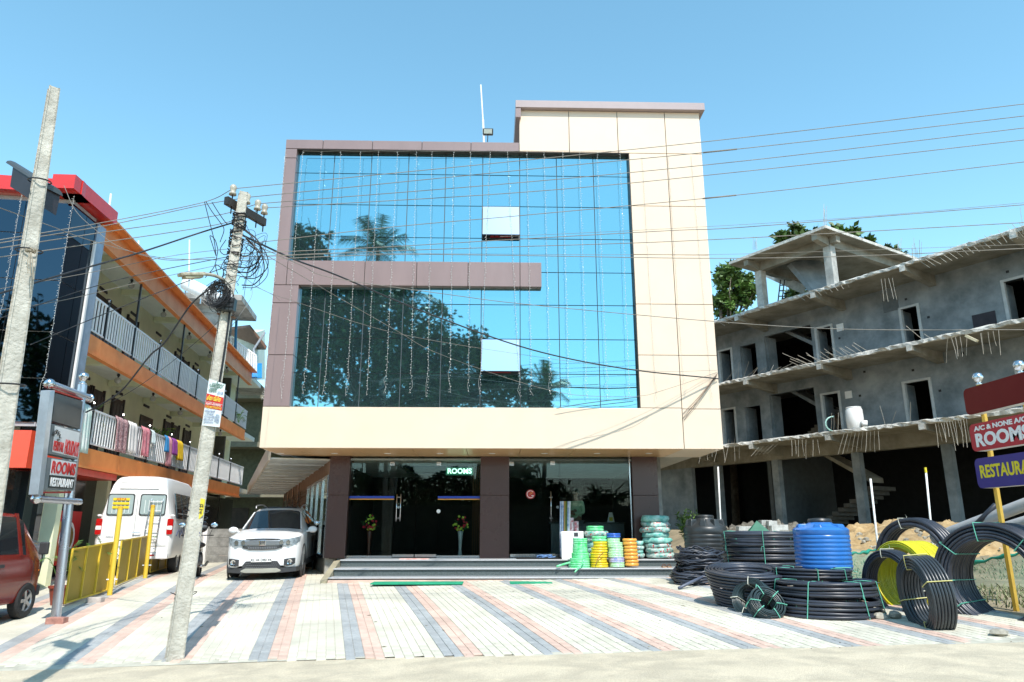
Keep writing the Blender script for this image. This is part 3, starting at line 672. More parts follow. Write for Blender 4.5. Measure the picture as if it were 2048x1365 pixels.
# far rooftop block, blue sheet awning and rear wing
b = MB(); hb(b, TE + .2, TE + 7, -1.9, -.2, 9.4, 9.45); b.build('terrace_slab', CONC, hotel)
wing = thing('rear_house', 'pale green rear house with white railing and tin roof beyond the hotel', 'house', HP(TE + 3, -2, .5))
MB().hexa([P(x, y, Y) for x, y, Y in ((455, 760, 41), (513, 760, 38), (530, 760, 50), (470, 760, 52), (462, 668, 41), (509, 667, 38), (530, 660, 50), (470, 660, 52))]).build('wall', mat('pale_wall', (.62, .68, .58), .7), wing)
b = MB(); b.hexa([P(x, y, Y) for x, y, Y in ((448, 662, 40), (500, 655, 37), (532, 700, 37), (480, 700, 52), (448, 656, 40), (500, 650, 37), (534, 693, 37), (480, 690, 52))]); b.build('roof', mat('tin_roof', (.16, .09, .06), .6), wing)
for i in range(12): MB().tube([P(lerp(460, 512, i / 11), lerp(708, 752, i / 11), 36.5), P(lerp(461, 512, i / 11), lerp(674, 712, i / 11), 36.5)], .05, 4).build('baluster', WHITE, wing)
MB().tube([P(460, 674, 36.5), P(512, 712, 36.5)], .05, 5).build('top_rail', WHITE, wing)
MB().tube([P(473, 640, 36.4), P(470, 700, 36.4)], .07, 6).build('blue_post', mat('blue_post', (.02, .14, .26), .5), wing)
MB().tube([P(530, 665, 37), P(507, 700, 37), P(513, 730, 37)], .06, 6).build('drain_pipe', GREYPAINT, wing)
aw = thing('blue_awning', 'bright blue corrugated sheet awning in the gap beside the tall block', 'awning', P(510, 745, 37.5))
for i in range(7):
    u0, u1 = i / 7, (i + .92) / 7
    MB().hexa([P(lerp(496, 524, u), y, Y) for u, y, Y in ((u0, 757, 36), (u1, 757, 36), (u1, 729, 37.5), (u0, 729, 37.5))] + [P(lerp(496, 524, u), y - 2, Y) for u, y, Y in ((u0, 757, 36), (u1, 757, 36), (u1, 729, 37.5), (u0, 729, 37.5))]).build('roof_sheet', mat('blue_sheet', (.01, .25, .62), .4), aw)
# concrete terrace house behind, above the roof line
ch = thing('roof_room', 'grey concrete roof room with an overhanging slab behind the leaning pole', 'roof room', P(440, 640, 33))
cA = PL(484, 590, H0 + HN * -.3, HN); tA = (cA - H0).dot(HD); cB_ = PL(513, 640, H0 + HN * -.3, HN); tB = (cB_ - H0).dot(HD); cC = PL(354, 592, HP(tA, 0, 0), HD); oC = (cC - H0).dot(HN)
hb(MB(), tA, tB, oC, -.3, cA.z - .28, cA.z).build('roof_slab', CONC, ch); hb(MB(), tA + .8, tB, oC + .5, -1.5, 9.3, cA.z - .28).build('wall', CONC, ch); hb(MB(), tA + .75, tA + .8, oC + .5, -1.6, cA.z - .75, cA.z - .6).build('ledge', CONC, ch)
sh_ = thing('solar_heater', 'white tube shaped solar water tank on a metal stand on the roof', 'water heater', P(375, 580, 31))
MB().tube([P(370, 566, 30.5), P(436, 600, 30.5)], .30, 16).build('tank', WHITE, sh_, smooth=True)
for x in (372, 405, 430): MB().tube([P(x, 570 + (x - 372) * .4, 30.6), P(x - 4, 602 + (x - 372) * .2, 30.6)], .04, 5).build('stand_leg', STEEL, sh_)
for i, (x, y0, y1) in enumerate(((215, 440, 388), (276, 506, 482), (378, 556, 480))):
    tag(MB().tube([P(x, y0, 20 + i * 5), P(x + (7 if i == 0 else 1), y1, 20 + i * 5)], .03, 6).build('roof_pipe', WHITE), ['white pipe sticking up behind the red roof corner', 'white pipe above the orange roof edge, middle of three', 'tall white pipe above the hotel roof beside the leaning pole'][i], 'pipe', 'thin pipes on the hotel roof')
# ---- dark glass corner tower ----
tw = thing('glass_corner_tower', 'dark mirrored glass corner of the hotel under a red roof band', 'building', (-9.8, 15.7, .5))
TC = V((-9.8, 15.7, 0)); TB = HP(TN - .02, .05, 0); TL = TC + V((-7, -1.0, 0))
DMIR = mirror('dark_mirror_glass', (.045, .068, .09), .02)
d1 = (TB - TC); ln1 = d1.length; d1n = d1.normalized(); n1 = V((d1n.y, -d1n.x, 0)); wd = .34
d2 = (TL - TC).normalized(); n2 = V((-d2.y, d2.x, 0))
if n2.y > 0: n2 = -n2
if n1.x < 0: n1 = -n1
zl = [3.98, 4.95, 6.0, 7.2, 8.3, 9.1]
def tpane(o, d, a, c, z0, z1, n, m_=DMIR, nm='glass_pane', th=.03, par=tw, out=0):
    p, q = o + d * a + n * out, o + d * c + n * out; k = -n * th
    return MB().hexa([V((*v.xy, z)) for z in (z0, z1) for v in (p, q, q + k, p + k)]).build(nm, m_, par)
for z0, z1 in zip(zl[:-1], zl[1:]):
    for a, c in ((0, .62), (.62, ln1 - wd)): tpane(TC, d1n, a + .008, c - .008, z0 + .01, z1 - .01, n1)
    for k in range(7): tpane(TC, d2, k * 1.0 + .008, k * 1.0 + .992, z0 + .01, z1 - .01, n2)
tpane(TC, d1n, -.0, ln1 - wd, 3.9, 9.2, n1, mat('mullion_grey', (.42, .41, .42), .5), 'mullion_backing', .02, tw, -.035)
tpane(TC, d2, 0, 7, 3.9, 9.2, n2, mat('mullion_grey', (), .5), 'mullion_backing', .02, tw, -.035)
tpane(TC, d1n, ln1 - wd, ln1 + .05, 3.2, 9.1, n1, mat('pale_blue_panel', (.34, .42, .52), .3, metal=.3), 'corner_panel', .3, tw, .03)
tpane(TC, d1n, ln1 - wd - .07, ln1 - wd, 3.9, 8.6, n1, WHITE, 'white_strip', .05, tw, .06)
RED = mat('red_panel', (.62, .035, .03), .22, var=.04)
for nm, z0, z1, ex in (('roof_band', 9.24, 9.58, .22), ('canopy_band', 2.98, 3.75, .18)):
    RM = RED if z0 > 5 else mat('orange_red_panel', (.80, .075, .03), .2, var=.04)
    tpane(TC + n2 * ex, d1n, -.3, (ln1 + .3 if z0 > 5 else 1.0), z0, z1, n1, RM, nm, .5, tw, ex); tpane(TC + n1 * ex, d2, -.02, 7, z0, z1, n2, RM, nm, .5, tw, ex + .003)
MB().hexa([V((*v.xy, z)) for z in (9.3, 9.35) for v in (TC, TB, TB + V((-7, 0, 0)), TL)]).build('roof_slab', CONC, tw)
tpane(TC, d2, .2, 7, .4, 2.98, n2, mat('lobby_glass', (.03, .034, .035), .06, var=.1), 'lobby_glass', .03, tw, -.5); tpane(TC, d1n, .0, ln1, .4, 2.98, n1, mat('lobby_glass', (), .06), 'lobby_glass', .03, tw, -.4)
tpane(TC, d2, .55, .75, .4, 2.98, n2, mat('grey_column', (.32, .32, .31), .5), 'grey_column', .2, tw, -.1)
tpane(TC, d1n, ln1 - .2, ln1, .4, 3.1, n1, LIME, 'green_pilaster', .3, tw, .02)
for (x0_, y0_, x1_, y1_, lab) in ((181, 392, 84, 790, 'white fairy light string down the corner of the dark glass tower'), (44, 390, 0, 640, 'white fairy light string on the tower front left of the tall pole')):
    a = P(x0_ * .82 + (0 if x0_ > 100 else 0), y0_, 15.3) if x0_ > 100 else P(x0_, y0_, 15.3); c = P(x1_, y1_, 15.3); fairy(a, c, lab, 80)
# food poster
pt = PL(186, 1062, TB + V((0, 0, 0)), n1)
ps = thing('food_poster', 'red restaurant poster with a plate of food on the hotel shopfront', 'poster', pt)
pc = HP(.9, -.55, 1.55); ux = HD
def pq(u, v, o=0): return pc + ux * u + V((0, 0, v)) + HN * o
MB().ext([pq(-.9, -.65), pq(.9, -.65), pq(.9, .65), pq(-.9, .65)], HN * -.02).build('sheet', mat('poster_red', (.55, .02, .02), .5, var=.1), ps)
MB().lathe([(0, 0), (.42, 0), (.40, .02), (0, .02)], pq(.2, 0, .0), 24, HN).build('plate', WHITE, ps); MB().lathe([(0, 0), (.32, 0), (.30, .03), (0, .03)], pq(.2, 0, .0), 16, HN).build('food', mat('food', (.35, .10, .03), .7, scale=14, col2=(.10, .16, .03)), ps)
MB().ext([pq(-.75, .1, .01), pq(-.35, -.05, .01), pq(-.2, .35, .01), pq(-.6, .5, .01)], HN * .01).build('bread', mat('bread', (.65, .40, .08), .6), ps)
MB().ext([pq(-.8, -.5, .01), pq(-.2, -.55, .01), pq(-.3, -.1, .01)], HN * .01).build('bun', mat('bun', (.45, .22, .06), .6), ps)
# laundry hanging on the first floor railing
def cloth(px0, px1, py0, py1, cols, lab, nm='cloth', rag=.0):
    a, z0 = H2T(px0, py0, .0); c, z0b = H2T(px1, py0 + (px1 - px0) * .25, .0); _, z1 = H2T((px0 + px1) / 2, py1, .0)
    zt = 4.72; z1 = max(z1, 3.55); rr = random.Random(int(px0)); b = MB(); N, K = 14, 8; vs = []
    for j in range(K + 1):
        for i in range(N + 1):
            u, v_ = i / N, j / K; z = zt - (zt - z1) * v_ * (1 - rag * (u if rag > 0 else 0)) + (.02 if j == 0 else 0)
            vs.append(HP(lerp(a, c, u) * 1.0, .0 + .035 * sin(u * 17 + px0) * (.3 + v_) + .02 * v_ + (-.0 if j else -.06), z))
    b.poly(vs, [(j * (N + 1) + i, j * (N + 1) + i + 1, (j + 1) * (N + 1) + i + 1, (j + 1) * (N + 1) + i) for j in range(K) for i in range(N)])
    o = b.build(nm, cols, None, smooth=True); q = o.modifiers.new('t', 'SOLIDIFY'); q.thickness = .012; return tag(o, lab, 'laundry', 'clothes drying on the first floor railing')
cm = lambda n_, c1, c2=None, s=14: mat(n_, c1, .85, scale=s, col2=c2, var=.08)
cloth(166, 181, 834, 910, cm('cl_mint', (.42, .68, .60), (.75, .75, .72), 3), 'pale mint scarf with red fringe hanging at the sign post end of the railing', 'scarf')
cloth(233, 258, 848, 907, cm('cl_print', (.62, .45, .45), (.16, .03, .05), 22), 'maroon and white patterned cloth over the railing')
cloth(258, 276, 858, 908, cm('cl_white', (.78, .76, .74)), 'plain white cloth beside the patterned one on the railing')
cloth(284, 301, 868, 914, cm('cl_pink', (.62, .14, .20), (.72, .35, .38), 9), 'red and pink checked cloth on the railing')
cloth(302, 309, 876, 889, cm('cl_pale', (.60, .72, .75)), 'small pale blue cloth right of the checked one')
cloth(336, 343, 886, 934, cm('cl_rose', (.68, .32, .36)), 'rose pink towel hanging below the railing', 'towel')
cloth(331, 336, 886, 905, cm('cl_blue', (.04, .25, .55)), 'narrow bright blue cloth beside the rose towel')
cloth(345, 354, 889, 911, cm('cl_purple', (.28, .06, .30)), 'purple cloth left of the yellow one')
cloth(355, 365, 893, 922, cm('cl_yellow', (.80, .52, .02)), 'yellow cloth on the railing')
# leafy plants
def leafy(name, base, h, n, lab, spread=.35, L=.3, col=(.10, .22, .03), seed=1, group=None, par=None, palm=False):
    b = MB(); rr = random.Random(seed)
    for i in range(n):
        a = rr.uniform(0, 2 * pi); r = rr.uniform(.1, 1) * spread; tip = V((cos(a) * r, sin(a) * r, h * rr.uniform(.5, 1))); mid = tip * .55 + V((0, 0, h * .12))
        if palm: tip.z -= r * .5
        s = V((-sin(a), cos(a), 0)); base_ = V(base)
        pts = cat_pts([base_, base_ + mid, base_ + tip], 5)
        if palm:
            b.tube(pts, .006, 3, False)
            for k in range(3, len(pts)):
                for sg in (-1, 1):
                    p = pts[k]; e = p + (s * sg * L * .6 + (pts[k] - pts[k - 1]).normalized() * L * .5 + V((0, 0, -.04))); q = (pts[k] - pts[k - 1]).normalized() * .012
                    b.poly([p - q, p + q, e], [(0, 1, 2)])
        else:
            b.tube(pts, .004, 3, False)
            for k in range(3, len(pts)):
                for _ in range(2):
                    p = pts[k]; d = V((rr.gauss(0, 1), rr.gauss(0, 1), rr.gauss(.2, .6))).normalized(); e = d.cross(V((rr.random(), rr.random(), 1))).normalized()
                    b.poly([p, p + d * L * .4 + e * L * .16, p + d * L, p + d * L * .4 - e * L * .16], [(0, 1, 2, 3)])
    o = b.build(name, mat('leaf_%d' % int(col[1] * 100), col, .55, var=.35, scale=6), par)
    if not par: tag(o, lab, 'plant', group)
    return o
t_, z_ = H2T(205, 870, -.3)
leafy('potted_plant', HP(1.0, -.35, 3.8), 1.0, 12, 'leafy pot plant behind the first floor railing, under the black door', .3, .14, seed=4, group='plants on the balconies')
leafy('potted_plant', HP(6.6, -.3, 4.2), .9, 14, 'broad leaved plant rising above the railing near the blue cloth', .35, .2, seed=5, col=(.2, .34, .03), group='plants on the balconies')
leafy('potted_plant', HP(11.9, -.25, 4.1), .8, 10, 'pot plant above the railing just right of the leaning pole', .35, .2, seed=6, group='plants on the balconies')
leafy('potted_plant', HP(15.6, .1, 6.5), .7, 10, 'small palm hanging over the upper railing at the far end', .5, .2, seed=8, palm=True, group='plants on the balconies')
# ---- low precast wall behind the cars ----
pw = thing('boundary_wall', 'low grey precast concrete boundary wall with pale posts behind the white car', 'wall', (-8, 26, .7))
wa = G(404, 1120); wa = V((-9.5, 25, 0)); wb = V((-5.2, 28.5, 0)); wdv = (wb - wa)
for i in range(3):
    p0, p1 = wa + wdv * (i / 3), wa + wdv * ((i + 1) / 3); z = .6
    MB().beam(p0 + V((0, 0, z)), p0 + V((0, 0, 1.83)), .16, .16).build('post', WHITE, pw)
    for j in range(4): MB().beam(p0 + V((0, .02, z + .15 + j * .29)), p1 + V((0, .02, z + .15 + j * .29)), .06, .283).build('slab', mat('precast', (.36, .36, .34), .9, scale=5, col2=(.20, .20, .19), bump=.7, bscale=12), pw)
tag(sheet('drive', -16, -3, 24.5, 46, 12, 14, lambda X, Y: gz(X, Y) - .01, CONC), kind='structure')
# ---- yellow barrier panels ----
YEL = mat('yellow_panel', (.37, .25, .03), .55, var=.06, scale=2); YELF = mat('yellow_frame', (.72, .50, .05), .45, var=.06)
pan = [((127.5, 1214), (212, 1187), (143, 1099), (222, 1093)), ((230, 1175.5), (287, 1153), (236, 1082), (293, 1075)), ((298, 1150), (342, 1136), (304, 1073), (344.5, 1068)), ((349, 1133), (380, 1122), (349, 1067), (372, 1063))]
labs = ['yellow sheet metal barrier panel nearest the road beside the hotel sign pole', 'second yellow barrier panel, behind the first palm', 'third yellow barrier panel, left of the leaning pole', 'last yellow barrier panel, mostly hidden by the leaning pole']
for i, (bl, br, tl, tr) in enumerate(pan):
    a, c = G(*bl), G(*br); zt = PL(tl[0], tl[1], a, RT * 0 + V((0, 1, 0))).z; h = max(.75, zt - a.z)
    a.z += .06; c.z += .06
    t = thing('barrier_panel', labs[i], 'barrier', a, 'yellow barrier panels along the drive')
    d = (c - a); n_ = V((d.y, -d.x, 0)).normalized(); U = V((0, 0, h - .06))
    MB().ext([a, c, c + U, a + U], n_ * -.01).build('sheet', YEL, t)
    for k in range(4):
        p = a + d * (k / 3) + n_ * .012; MB().beam(p, p + U, .025, .035, n_).build('rib', YELF, t)
    for q in (V((0, 0, .0)), U): MB().beam(a + q + n_ * .01, c + q + n_ * .01, .03, .03).build('rail', YELF, t)
for i, ((x0, y0), (x1, y1)) in enumerate((((219, 1191), (241, 1016)), ((290, 1157), (306, 1013)), ((345, 1142), (355.5, 1009)))):
    a = G(x0, y0); top = P(x1, y1, a.y + .05)
    t = thing('yellow_post', ['tall yellow post between the first and second barrier panels', 'tall yellow post between the second and third barrier panels', 'tall yellow post just left of the leaning pole'][i], 'post', a, 'tall yellow posts between the panels')
    MB().tube([a, top], .05, 10).build('tube', YELF, t, smooth=True, angle=50)
    MB().lathe([(.052, 0), (.052, .06), (0, .07)], top - (top - a).normalized() * .03, 10).build('cap', mat('post_cap', (.70, .42, .03), .5), t)
    for z in (.3,): MB().tube([a + V((-.09, -.03, z)), a + V((.09, .05, z))], .012, 5).build('clamp', STEEL, t)
# terracotta pots with palms between
for i, (x, y) in enumerate(((138, 1212), (196, 1192), (222, 1181), (296, 1152), (341, 1137))):
    a = G(x, y) + V((-.30, .15, 0)); t = thing('palm_pot', ['potted palm behind the barrier panel nearest the road', 'potted palm at the middle of the first barrier panel', 'potted palm in the gap beside the first yellow post', 'potted palm at the second yellow post', 'potted palm at the third yellow post'][i], 'potted plant', a, 'potted palms behind the barrier panels')
    MB().lathe([(.11, 0), (.17, .3), (.19, .3), (.19, .34), (.16, .34), (.15, .28)], a, 14).build('pot', mat('terracotta', (.34, .07, .04), .6), t, smooth=True, angle=40)
    leafy('foliage', a + V((0, 0, .3)), .95 if i != 1 else .75, 11, '', .5, .16, seed=20 + i, col=(.13, .26, .05), par=t, palm=True)
# bricks on the ground
for i, (x, y, lab) in enumerate(((190, 1205, 'loose red and white brick lying by the first panel'), (113, 1247, 'red painted brick at the foot of the hotel sign pole'))):
    a = G(x, y); tag(MB().box(a.x - .14, a.x + .14, a.y - .08, a.y + .08, a.z - .02, a.z + .09).build('brick', mat('loose_brick%d' % i, (.60, .30, .24) if i else (.55, .50, .46), .9, var=.3, bump=.4), None, bevel=.01), lab, 'brick')
# ---- hotel sign on steel pole ----
sb_ = G(111, 1241); SIGN = thing('hotel_sign', 'steel pole sign with stacked boxes reading HOTEL HOLIDAYS, ROOMS and RESTAURANT', 'sign', sb_)
tp = P(166, 770, sb_.y); tp.x = P(165, 770, sb_.y).x
MB().tube([sb_, tp], .075, 16).build('pole', mat('galvanised', (.52, .54, .60), .28, metal=.85, var=.08, scale=3), SIGN, smooth=True, angle=50)
MB().lathe([(.05, 0), (.07, .02), (.03, .05), (.05, .08), (.085, .14), (.07, .2), (.0, .23)], tp, 14).build('finial', STEEL, SIGN, smooth=True)
pl_x = V((tp.x, sb_.y, 0)); a_l = P(97, 768, sb_.y - 1.65)
zarm = P(165, 792, sb_.y).z
ar = V((tp.x + .02, sb_.y + .25, zarm)); al_ = P(99, 768, 1); 
al_ = PL(99, 768, (0, 0, zarm), (0, 0, 1))
MB().tube([ar, al_], .06, 14).build('top_arm', mat('galvanised', (), .3), SIGN, smooth=True, angle=50); MB().ball(al_, .085, 12).build('arm_knob', STEEL, SIGN, smooth=True); MB().ball(ar, .08, 12, (1, .4, 1)).build('arm_knob', STEEL, SIGN, smooth=True)
u = (ar - al_); u.z = 0; u.normalize(); sn_ = V((u.y, -u.x, 0))
def SP(px, py, o=0): return PL(px, py, al_ + sn_ * (o + .08), sn_)
zlo = SP(100, 1000).z
lo0, lo1 = SP(72, 1001), SP(160, 999); lo0.z = lo1.z = zlo
MB().tube([lo0, lo1], .055, 14).build('bottom_arm', mat('galvanised', (), .3), SIGN, smooth=True, angle=50); MB().ball(lo0, .08, 12).build('arm_knob', STEEL, SIGN, smooth=True)
def sbox(corners, nm, m_, th=.16, o=.04):
    p = [SP(x, y, o) for x, y in corners]; return MB().ext(p, -sn_ * th).build(nm, m_, SIGN, bevel=.004)
sbox([(76, 990), (86, 990), (110, 781), (100, 782)], 'side_channel', mat('channel', (.55, .62, .70), .3, metal=.6), .14, .1)
sbox([(104, 842), (160, 859), (166, 803), (112, 787)], 'dark_box', mat('dark_box', (.05, .06, .065), .3), .12)
sbox([(97, 907), (155, 920), (161, 863), (105, 848)], 'white_box', mat('box_frame', (.20, .22, .23), .4), .16)
sbox([(87, 980), (147, 982), (154, 923), (96, 915)], 'lower_box', mat('box_frame', (), .4), .16)
wf = mat('sign_white', (.66, .67, .68), .4, var=.05)
sbox([(105, 904), (154, 916), (160, 866), (110, 852)], 'sign_face', wf, .01, .052)
sbox([(100, 950), (150, 955), (153, 926), (104, 918)], 'sign_face', wf, .01, .052)
sbox([(97, 976), (147, 979), (150, 956), (100, 951)], 'sign_face', mat('sign_black', (.03, .04, .04), .4), .01, .052)
sbox([(110, 784), (166, 801), (167, 798), (111, 781)], 'red_strip', mat('red_strip', (.35, .03, .02), .5), .1); sbox([(86, 987), (142, 987), (143, 983), (87, 984)], 'red_strip', mat('red_strip', (), .5), .1)
SR, SBk, SWh = mat('sign_red', (.50, .03, .03), .5, var=0), mat('sign_ink', (.04, .04, .04), .5, var=0), mat('sign_letter_white', (.8, .8, .8), .5, var=0)
def stext(s, x0, y0, x1, y1, hpx, m_, bold=.004, o=.06):
    a, c = SP(x0, y0, o), SP(x1, y1, o); mid = (a + c) / 2; hh = (SP(x0, y0 - hpx, o) - a).length
    o_ = text('lettering', s, hh * 1.35, m_, SIGN, mid, c - a, V((0, 0, 1)), .003, bold=bold)
    wd_ = o_.dimensions.x if o_.dimensions.x > 0 else 1; xs = [v.co.x for v in o_.data.vertices]; wd_ = max(xs) - min(xs); k = (c - a).length / wd_
    o_.matrix_basis = o_.matrix_basis @ Matrix.Diagonal((k, 1, 1, 1)); return o_
stext('HOLIDAYS', 130, 895, 157, 902, 30, SR); stext('PERIYAR', 107, 892, 127, 897, 20, SR, .003)
stext('ROOMS', 104, 936, 150, 941, 24, SR, .008); stext('RESTAURANT', 101, 965, 146, 969, 17, SWh, .006)
for i, ch_ in enumerate('HOTEL'):
    u_ = (i - 2) / 2; stext(ch_, 114 + u_ * 7 - 2, 868 - 4 * (1 - u_ * u_) + 2 * u_ + 3 * abs(u_), 114 + u_ * 7 + 2, 868.8 - 4 * (1 - u_ * u_) + 2 * u_ + 3 * abs(u_), 8, SBk, .002)
MB().ball(SP(116, 880, .06), .03, 8, (1, 1, .6)).build('emblem', SBk, SIGN)
b = MB()
for k in range(5):
    rr = random.Random(k); q = tp + V((0, 0, -.35)); b.tube(cat_pts([q + V((rr.uniform(-.2, .1), rr.uniform(-.5, 0), rr.uniform(-.1, .1))) for _ in range(5)], 4), .008, 4)
b.build('loose_cable', BLACK, SIGN)
# ================= UNFINISHED BUILDING ON THE RIGHT =================
RD = V((-.6, 1, 0)).normalized(); RN = V((-RD.y, RD.x, 0)); R0 = V((13.4, 28, 0))
def RP(t, o, z): q = R0 + RD * t + RN * o; return V((q.x, q.y, z))
def rb(b, t0, t1, o0, o1, z0, z1):
    return b.hexa([RP(t0, o0, z0), RP(t0, o1, z0), RP(t1, o1, z0), RP(t1, o0, z0), RP(t0, o0, z1), RP(t0, o1, z1), RP(t1, o1, z1), RP(t1, o0, z1)])
def RT_(px, py, off=0.):
    q = PL(px, py, R0 + RN * off, RN); return (q - R0).dot(RD), q.z
shell = thing('concrete_shell_building', 'unfinished grey concrete building with jutting slabs, open doorways and bare rebar', 'building', RP(0, 0, 1))
CW_ = mat('raw_plaster', (.32, .355, .375), .9, scale=1.3, col2=(.15, .18, .195), var=.3, bump=.3, bscale=10)
CS = mat('raw_slab', (.34, .325, .275), .95, scale=1.3, col2=(.19, .175, .135), bump=.3, bscale=9); CE = mat('slab_edge', (.66, .65, .60), .95, scale=8, col2=(.40, .39, .36), bump=.8, bscale=30)
PALE = mat('pale_frame', (.52, .54, .54), .8, var=.1); SHADE_BLACK = mat('shade_black', (.012, .014, .015), .95, var=.2)  # near black puts the shade of the open rooms into the colour
T0, T1 = -16, 22; ZSL = [5.35, 8.22, 11.24]; OW = -2.0
rr = random.Random(11)
for i, z in enumerate(ZSL):
    rb(MB(), T0, T1, OW - 3.5, -.03, z, z + .13).build('floor_slab', CS, shell)
    b = MB(); N = 240; vs = []
    for k in range(N + 1):
        t = lerp(T0, T1, k / N); j = lambda a: rr.uniform(-a, a)
        vs += [RP(t, -.04, z - .01 + j(.02)), RP(t, .03 + j(.05), z + .01 + j(.035)), RP(t, .04 + j(.05), z + .11 + j(.03)), RP(t, -.04, z + .15 + j(.02))]
    b.poly(vs, [(k * 4 + m_, k * 4 + m_ + 1, k * 4 + m_ + 5, k * 4 + m_ + 4) for k in range(N) for m_ in range(3)]); b.build('slab_edge', CE, shell)
    for px, py in ([(1476, 655), (1628, 600), (1807, 545), (2030, 485)], [(1492, 765), (1640, 738), (1820, 695)], [(1375, 915), (1504, 900), (1657, 880), (1845, 855)])[2 - i if False else {2: 0, 1: 1, 0: 2}[i]]:
        t = RT_(px, py, 0)[0]; b = MB(); b.hexa([RP(t - .12, OW, z - .42), RP(t - .12, .06, z - .2), RP(t + .12, .06, z - .2), RP(t + .12, OW, z - .42), RP(t - .12, OW, z), RP(t - .12, .06, z), RP(t + .12, .06, z), RP(t + .12, OW, z)])
        b.build('cantilever_beam', CS, shell); rb(MB(), t - .1, t + .1, .06, .075, z - .2, z + .02).build('beam_end', CE, shell)
def wall_floor(z0, z1, ops, off=OW):
    seg = []
    for (xa, xb, yt, fr) in ops:
        ta, za = RT_(xa, yt, off); tb, zb = RT_(xb, yt, off); t0, t1 = min(ta, tb), max(ta, tb); seg.append((t0, t1, min(z1 - .15, (za + zb) / 2), fr))
    seg.sort(); cur = T0
    for (t0, t1, zt, fr) in seg:
        rb(MB(), cur, t0, off - .15, off, z0, z1).build('wall', CW_, shell); rb(MB(), t0, t1, off - .15, off, zt, z1).build('lintel', CW_, shell)
        for (a, c) in ((t0, t0 + .03), (t1 - .03, t1)): rb(MB(), a, c, off - .8, off - .15, z0, zt).build('reveal', CW_, shell)
        if fr:
            w_ = .09
            f = rb(MB(), t0 - w_ * .2, t0 + w_, off - .12, off + .03, z0, zt).build('door_frame', PALE, shell)
            rb(MB(), t1 - w_, t1 + w_ * .2, off - .12, off + .03, z0, zt).build('door_frame', PALE, shell); rb(MB(), t0 - w_ * .2, t1 + w_ * .2, off - .12, off + .03, zt, zt + w_).build('door_frame', PALE, shell)
        cur = t1
    rb(MB(), cur, T1, off - .15, off, z0, z1).build('wall', CW_, shell)
wall_floor(ZSL[1] + .13, ZSL[2], [(1436, 1464, 702, 1), (1479, 1511, 690, 0), (1527, 1622, 662, 0), (1629, 1665, 656, 1), (1797, 1838, 616, 1), (2001, 2055, 560, 1)])
wall_floor(ZSL[0] + .13, ZSL[1], [(1443, 1471, 820, 1), (1489, 1520, 813, 0), (1537, 1628, 783, 0), (1641, 1680, 789, 1), (1804, 1862, 764, 1), (2028, 2085, 728, 1)])
for k, z0 in enumerate((ZSL[0] + .13, ZSL[1] + .13)):
    rb(MB(), T0, T1, OW - 5.2, OW - 5, z0, ZSL[k + 1]).build('inner_wall', SHADE_BLACK, shell); rb(MB(), T0, T1, OW - 5, OW - .15, z0 - .01, z0 + .005).build('inner_floor', SHADE_BLACK, shell); rb(MB(), T0, T1, OW - 5, OW - 3.5, ZSL[k + 1], ZSL[k + 1] + .1).build('inner_ceiling', SHADE_BLACK, shell)
    ts = RT_(1580, 800, OW)[0]
    for s in range(9): rb(MB(), ts - .9, ts + .5, OW - 1.2 - s * .28, OW - .9 - s * .28, z0 + s * .17, z0 + s * .17 + .17).build('stair_step', CS, shell)
    b = MB(); b.hexa([RP(ts + .9, OW - .6, z0 + 2.75), RP(ts + .9, OW - 1.8, z0 + 2.75), RP(ts - 1.4, OW - 1.8, z0 + 1.2), RP(ts - 1.4, OW - .6, z0 + 1.2), RP(ts + .9, OW - .6, z0 + 2.9), RP(ts + .9, OW - 1.8, z0 + 2.9), RP(ts - 1.4, OW - 1.8, z0 + 1.4), RP(ts - 1.4, OW - .6, z0 + 1.4)]); b.build('stair_soffit', CW_, shell)
# ground storey: columns, beam, interior with stairs, its shade put into dark colours
rb(MB(), T0, T1, OW - .35, OW + .05, ZSL[0] - .55, ZSL[0]).build('ground_beam', CS, shell)
for x0, x1 in ((1424, 1438), (1541, 1556), (1700, 1722), (1881, 1908)):
    t = RT_((x0 + x1) / 2, 920, OW)[0]; rb(MB(), t - .17, t + .17, OW - .3, OW, .8, ZSL[0] - .55).build('column', CW_, shell)
rb(MB(), T1, T1 + .2, OW - 6, OW, .6, ZSL[2]).build('end_wall', CW_, shell); rb(MB(), T0, T1, OW - 6.2, OW - 6, .6, ZSL[0]).build('inner_wall', SHADE_BLACK, shell); rb(MB(), T0, T1, OW - 6, OW + .0, 1.2, 1.32).build('inner_floor', SHADE_BLACK, shell); rb(MB(), T0, T1, OW - 6, OW - 3.5, ZSL[0], ZSL[0] + .1).build('inner_ceiling', SHADE_BLACK, shell)
t = RT_(1372, 950, OW)[0]; rb(MB(), t - .4, t + 4, OW - .25, OW - .02, .7, ZSL[0] - .5).build('wall', CW_, shell)
ts = RT_(1600, 1000, OW)[0]
for s in range(13): rb(MB(), ts + 1.4 - s * .30, ts + 1.1 - s * .30, OW - 3.2, OW - 1.6, 1.3 + s * .17, 1.47 + s * .17).build('stair_step', mat('stair_shaded', (.14, .14, .13), .9), shell)  # darker than the upper stairs: ground storey shade put into the colour
rb(MB(), ts + 1.6, ts + 1.8, OW - 5, OW - .3, 1.3, 5.3).build('inner_partition', mat('partition_shaded', (.10, .12, .13), .9), shell)
b = MB(); b.hexa([RP(ts - .4, OW - .5, 5.2), RP(ts - .4, OW - 1.5, 5.2), RP(ts - 3.0, OW - 1.5, 3.6), RP(ts - 3.0, OW - .5, 3.6), RP(ts - .4, OW - .5, 5.35), RP(ts - .4, OW - 1.5, 5.35), RP(ts - 3.0, OW - 1.5, 3.8), RP(ts - 3.0, OW - .5, 3.8)]); b.build('stair_soffit', CS, shell)
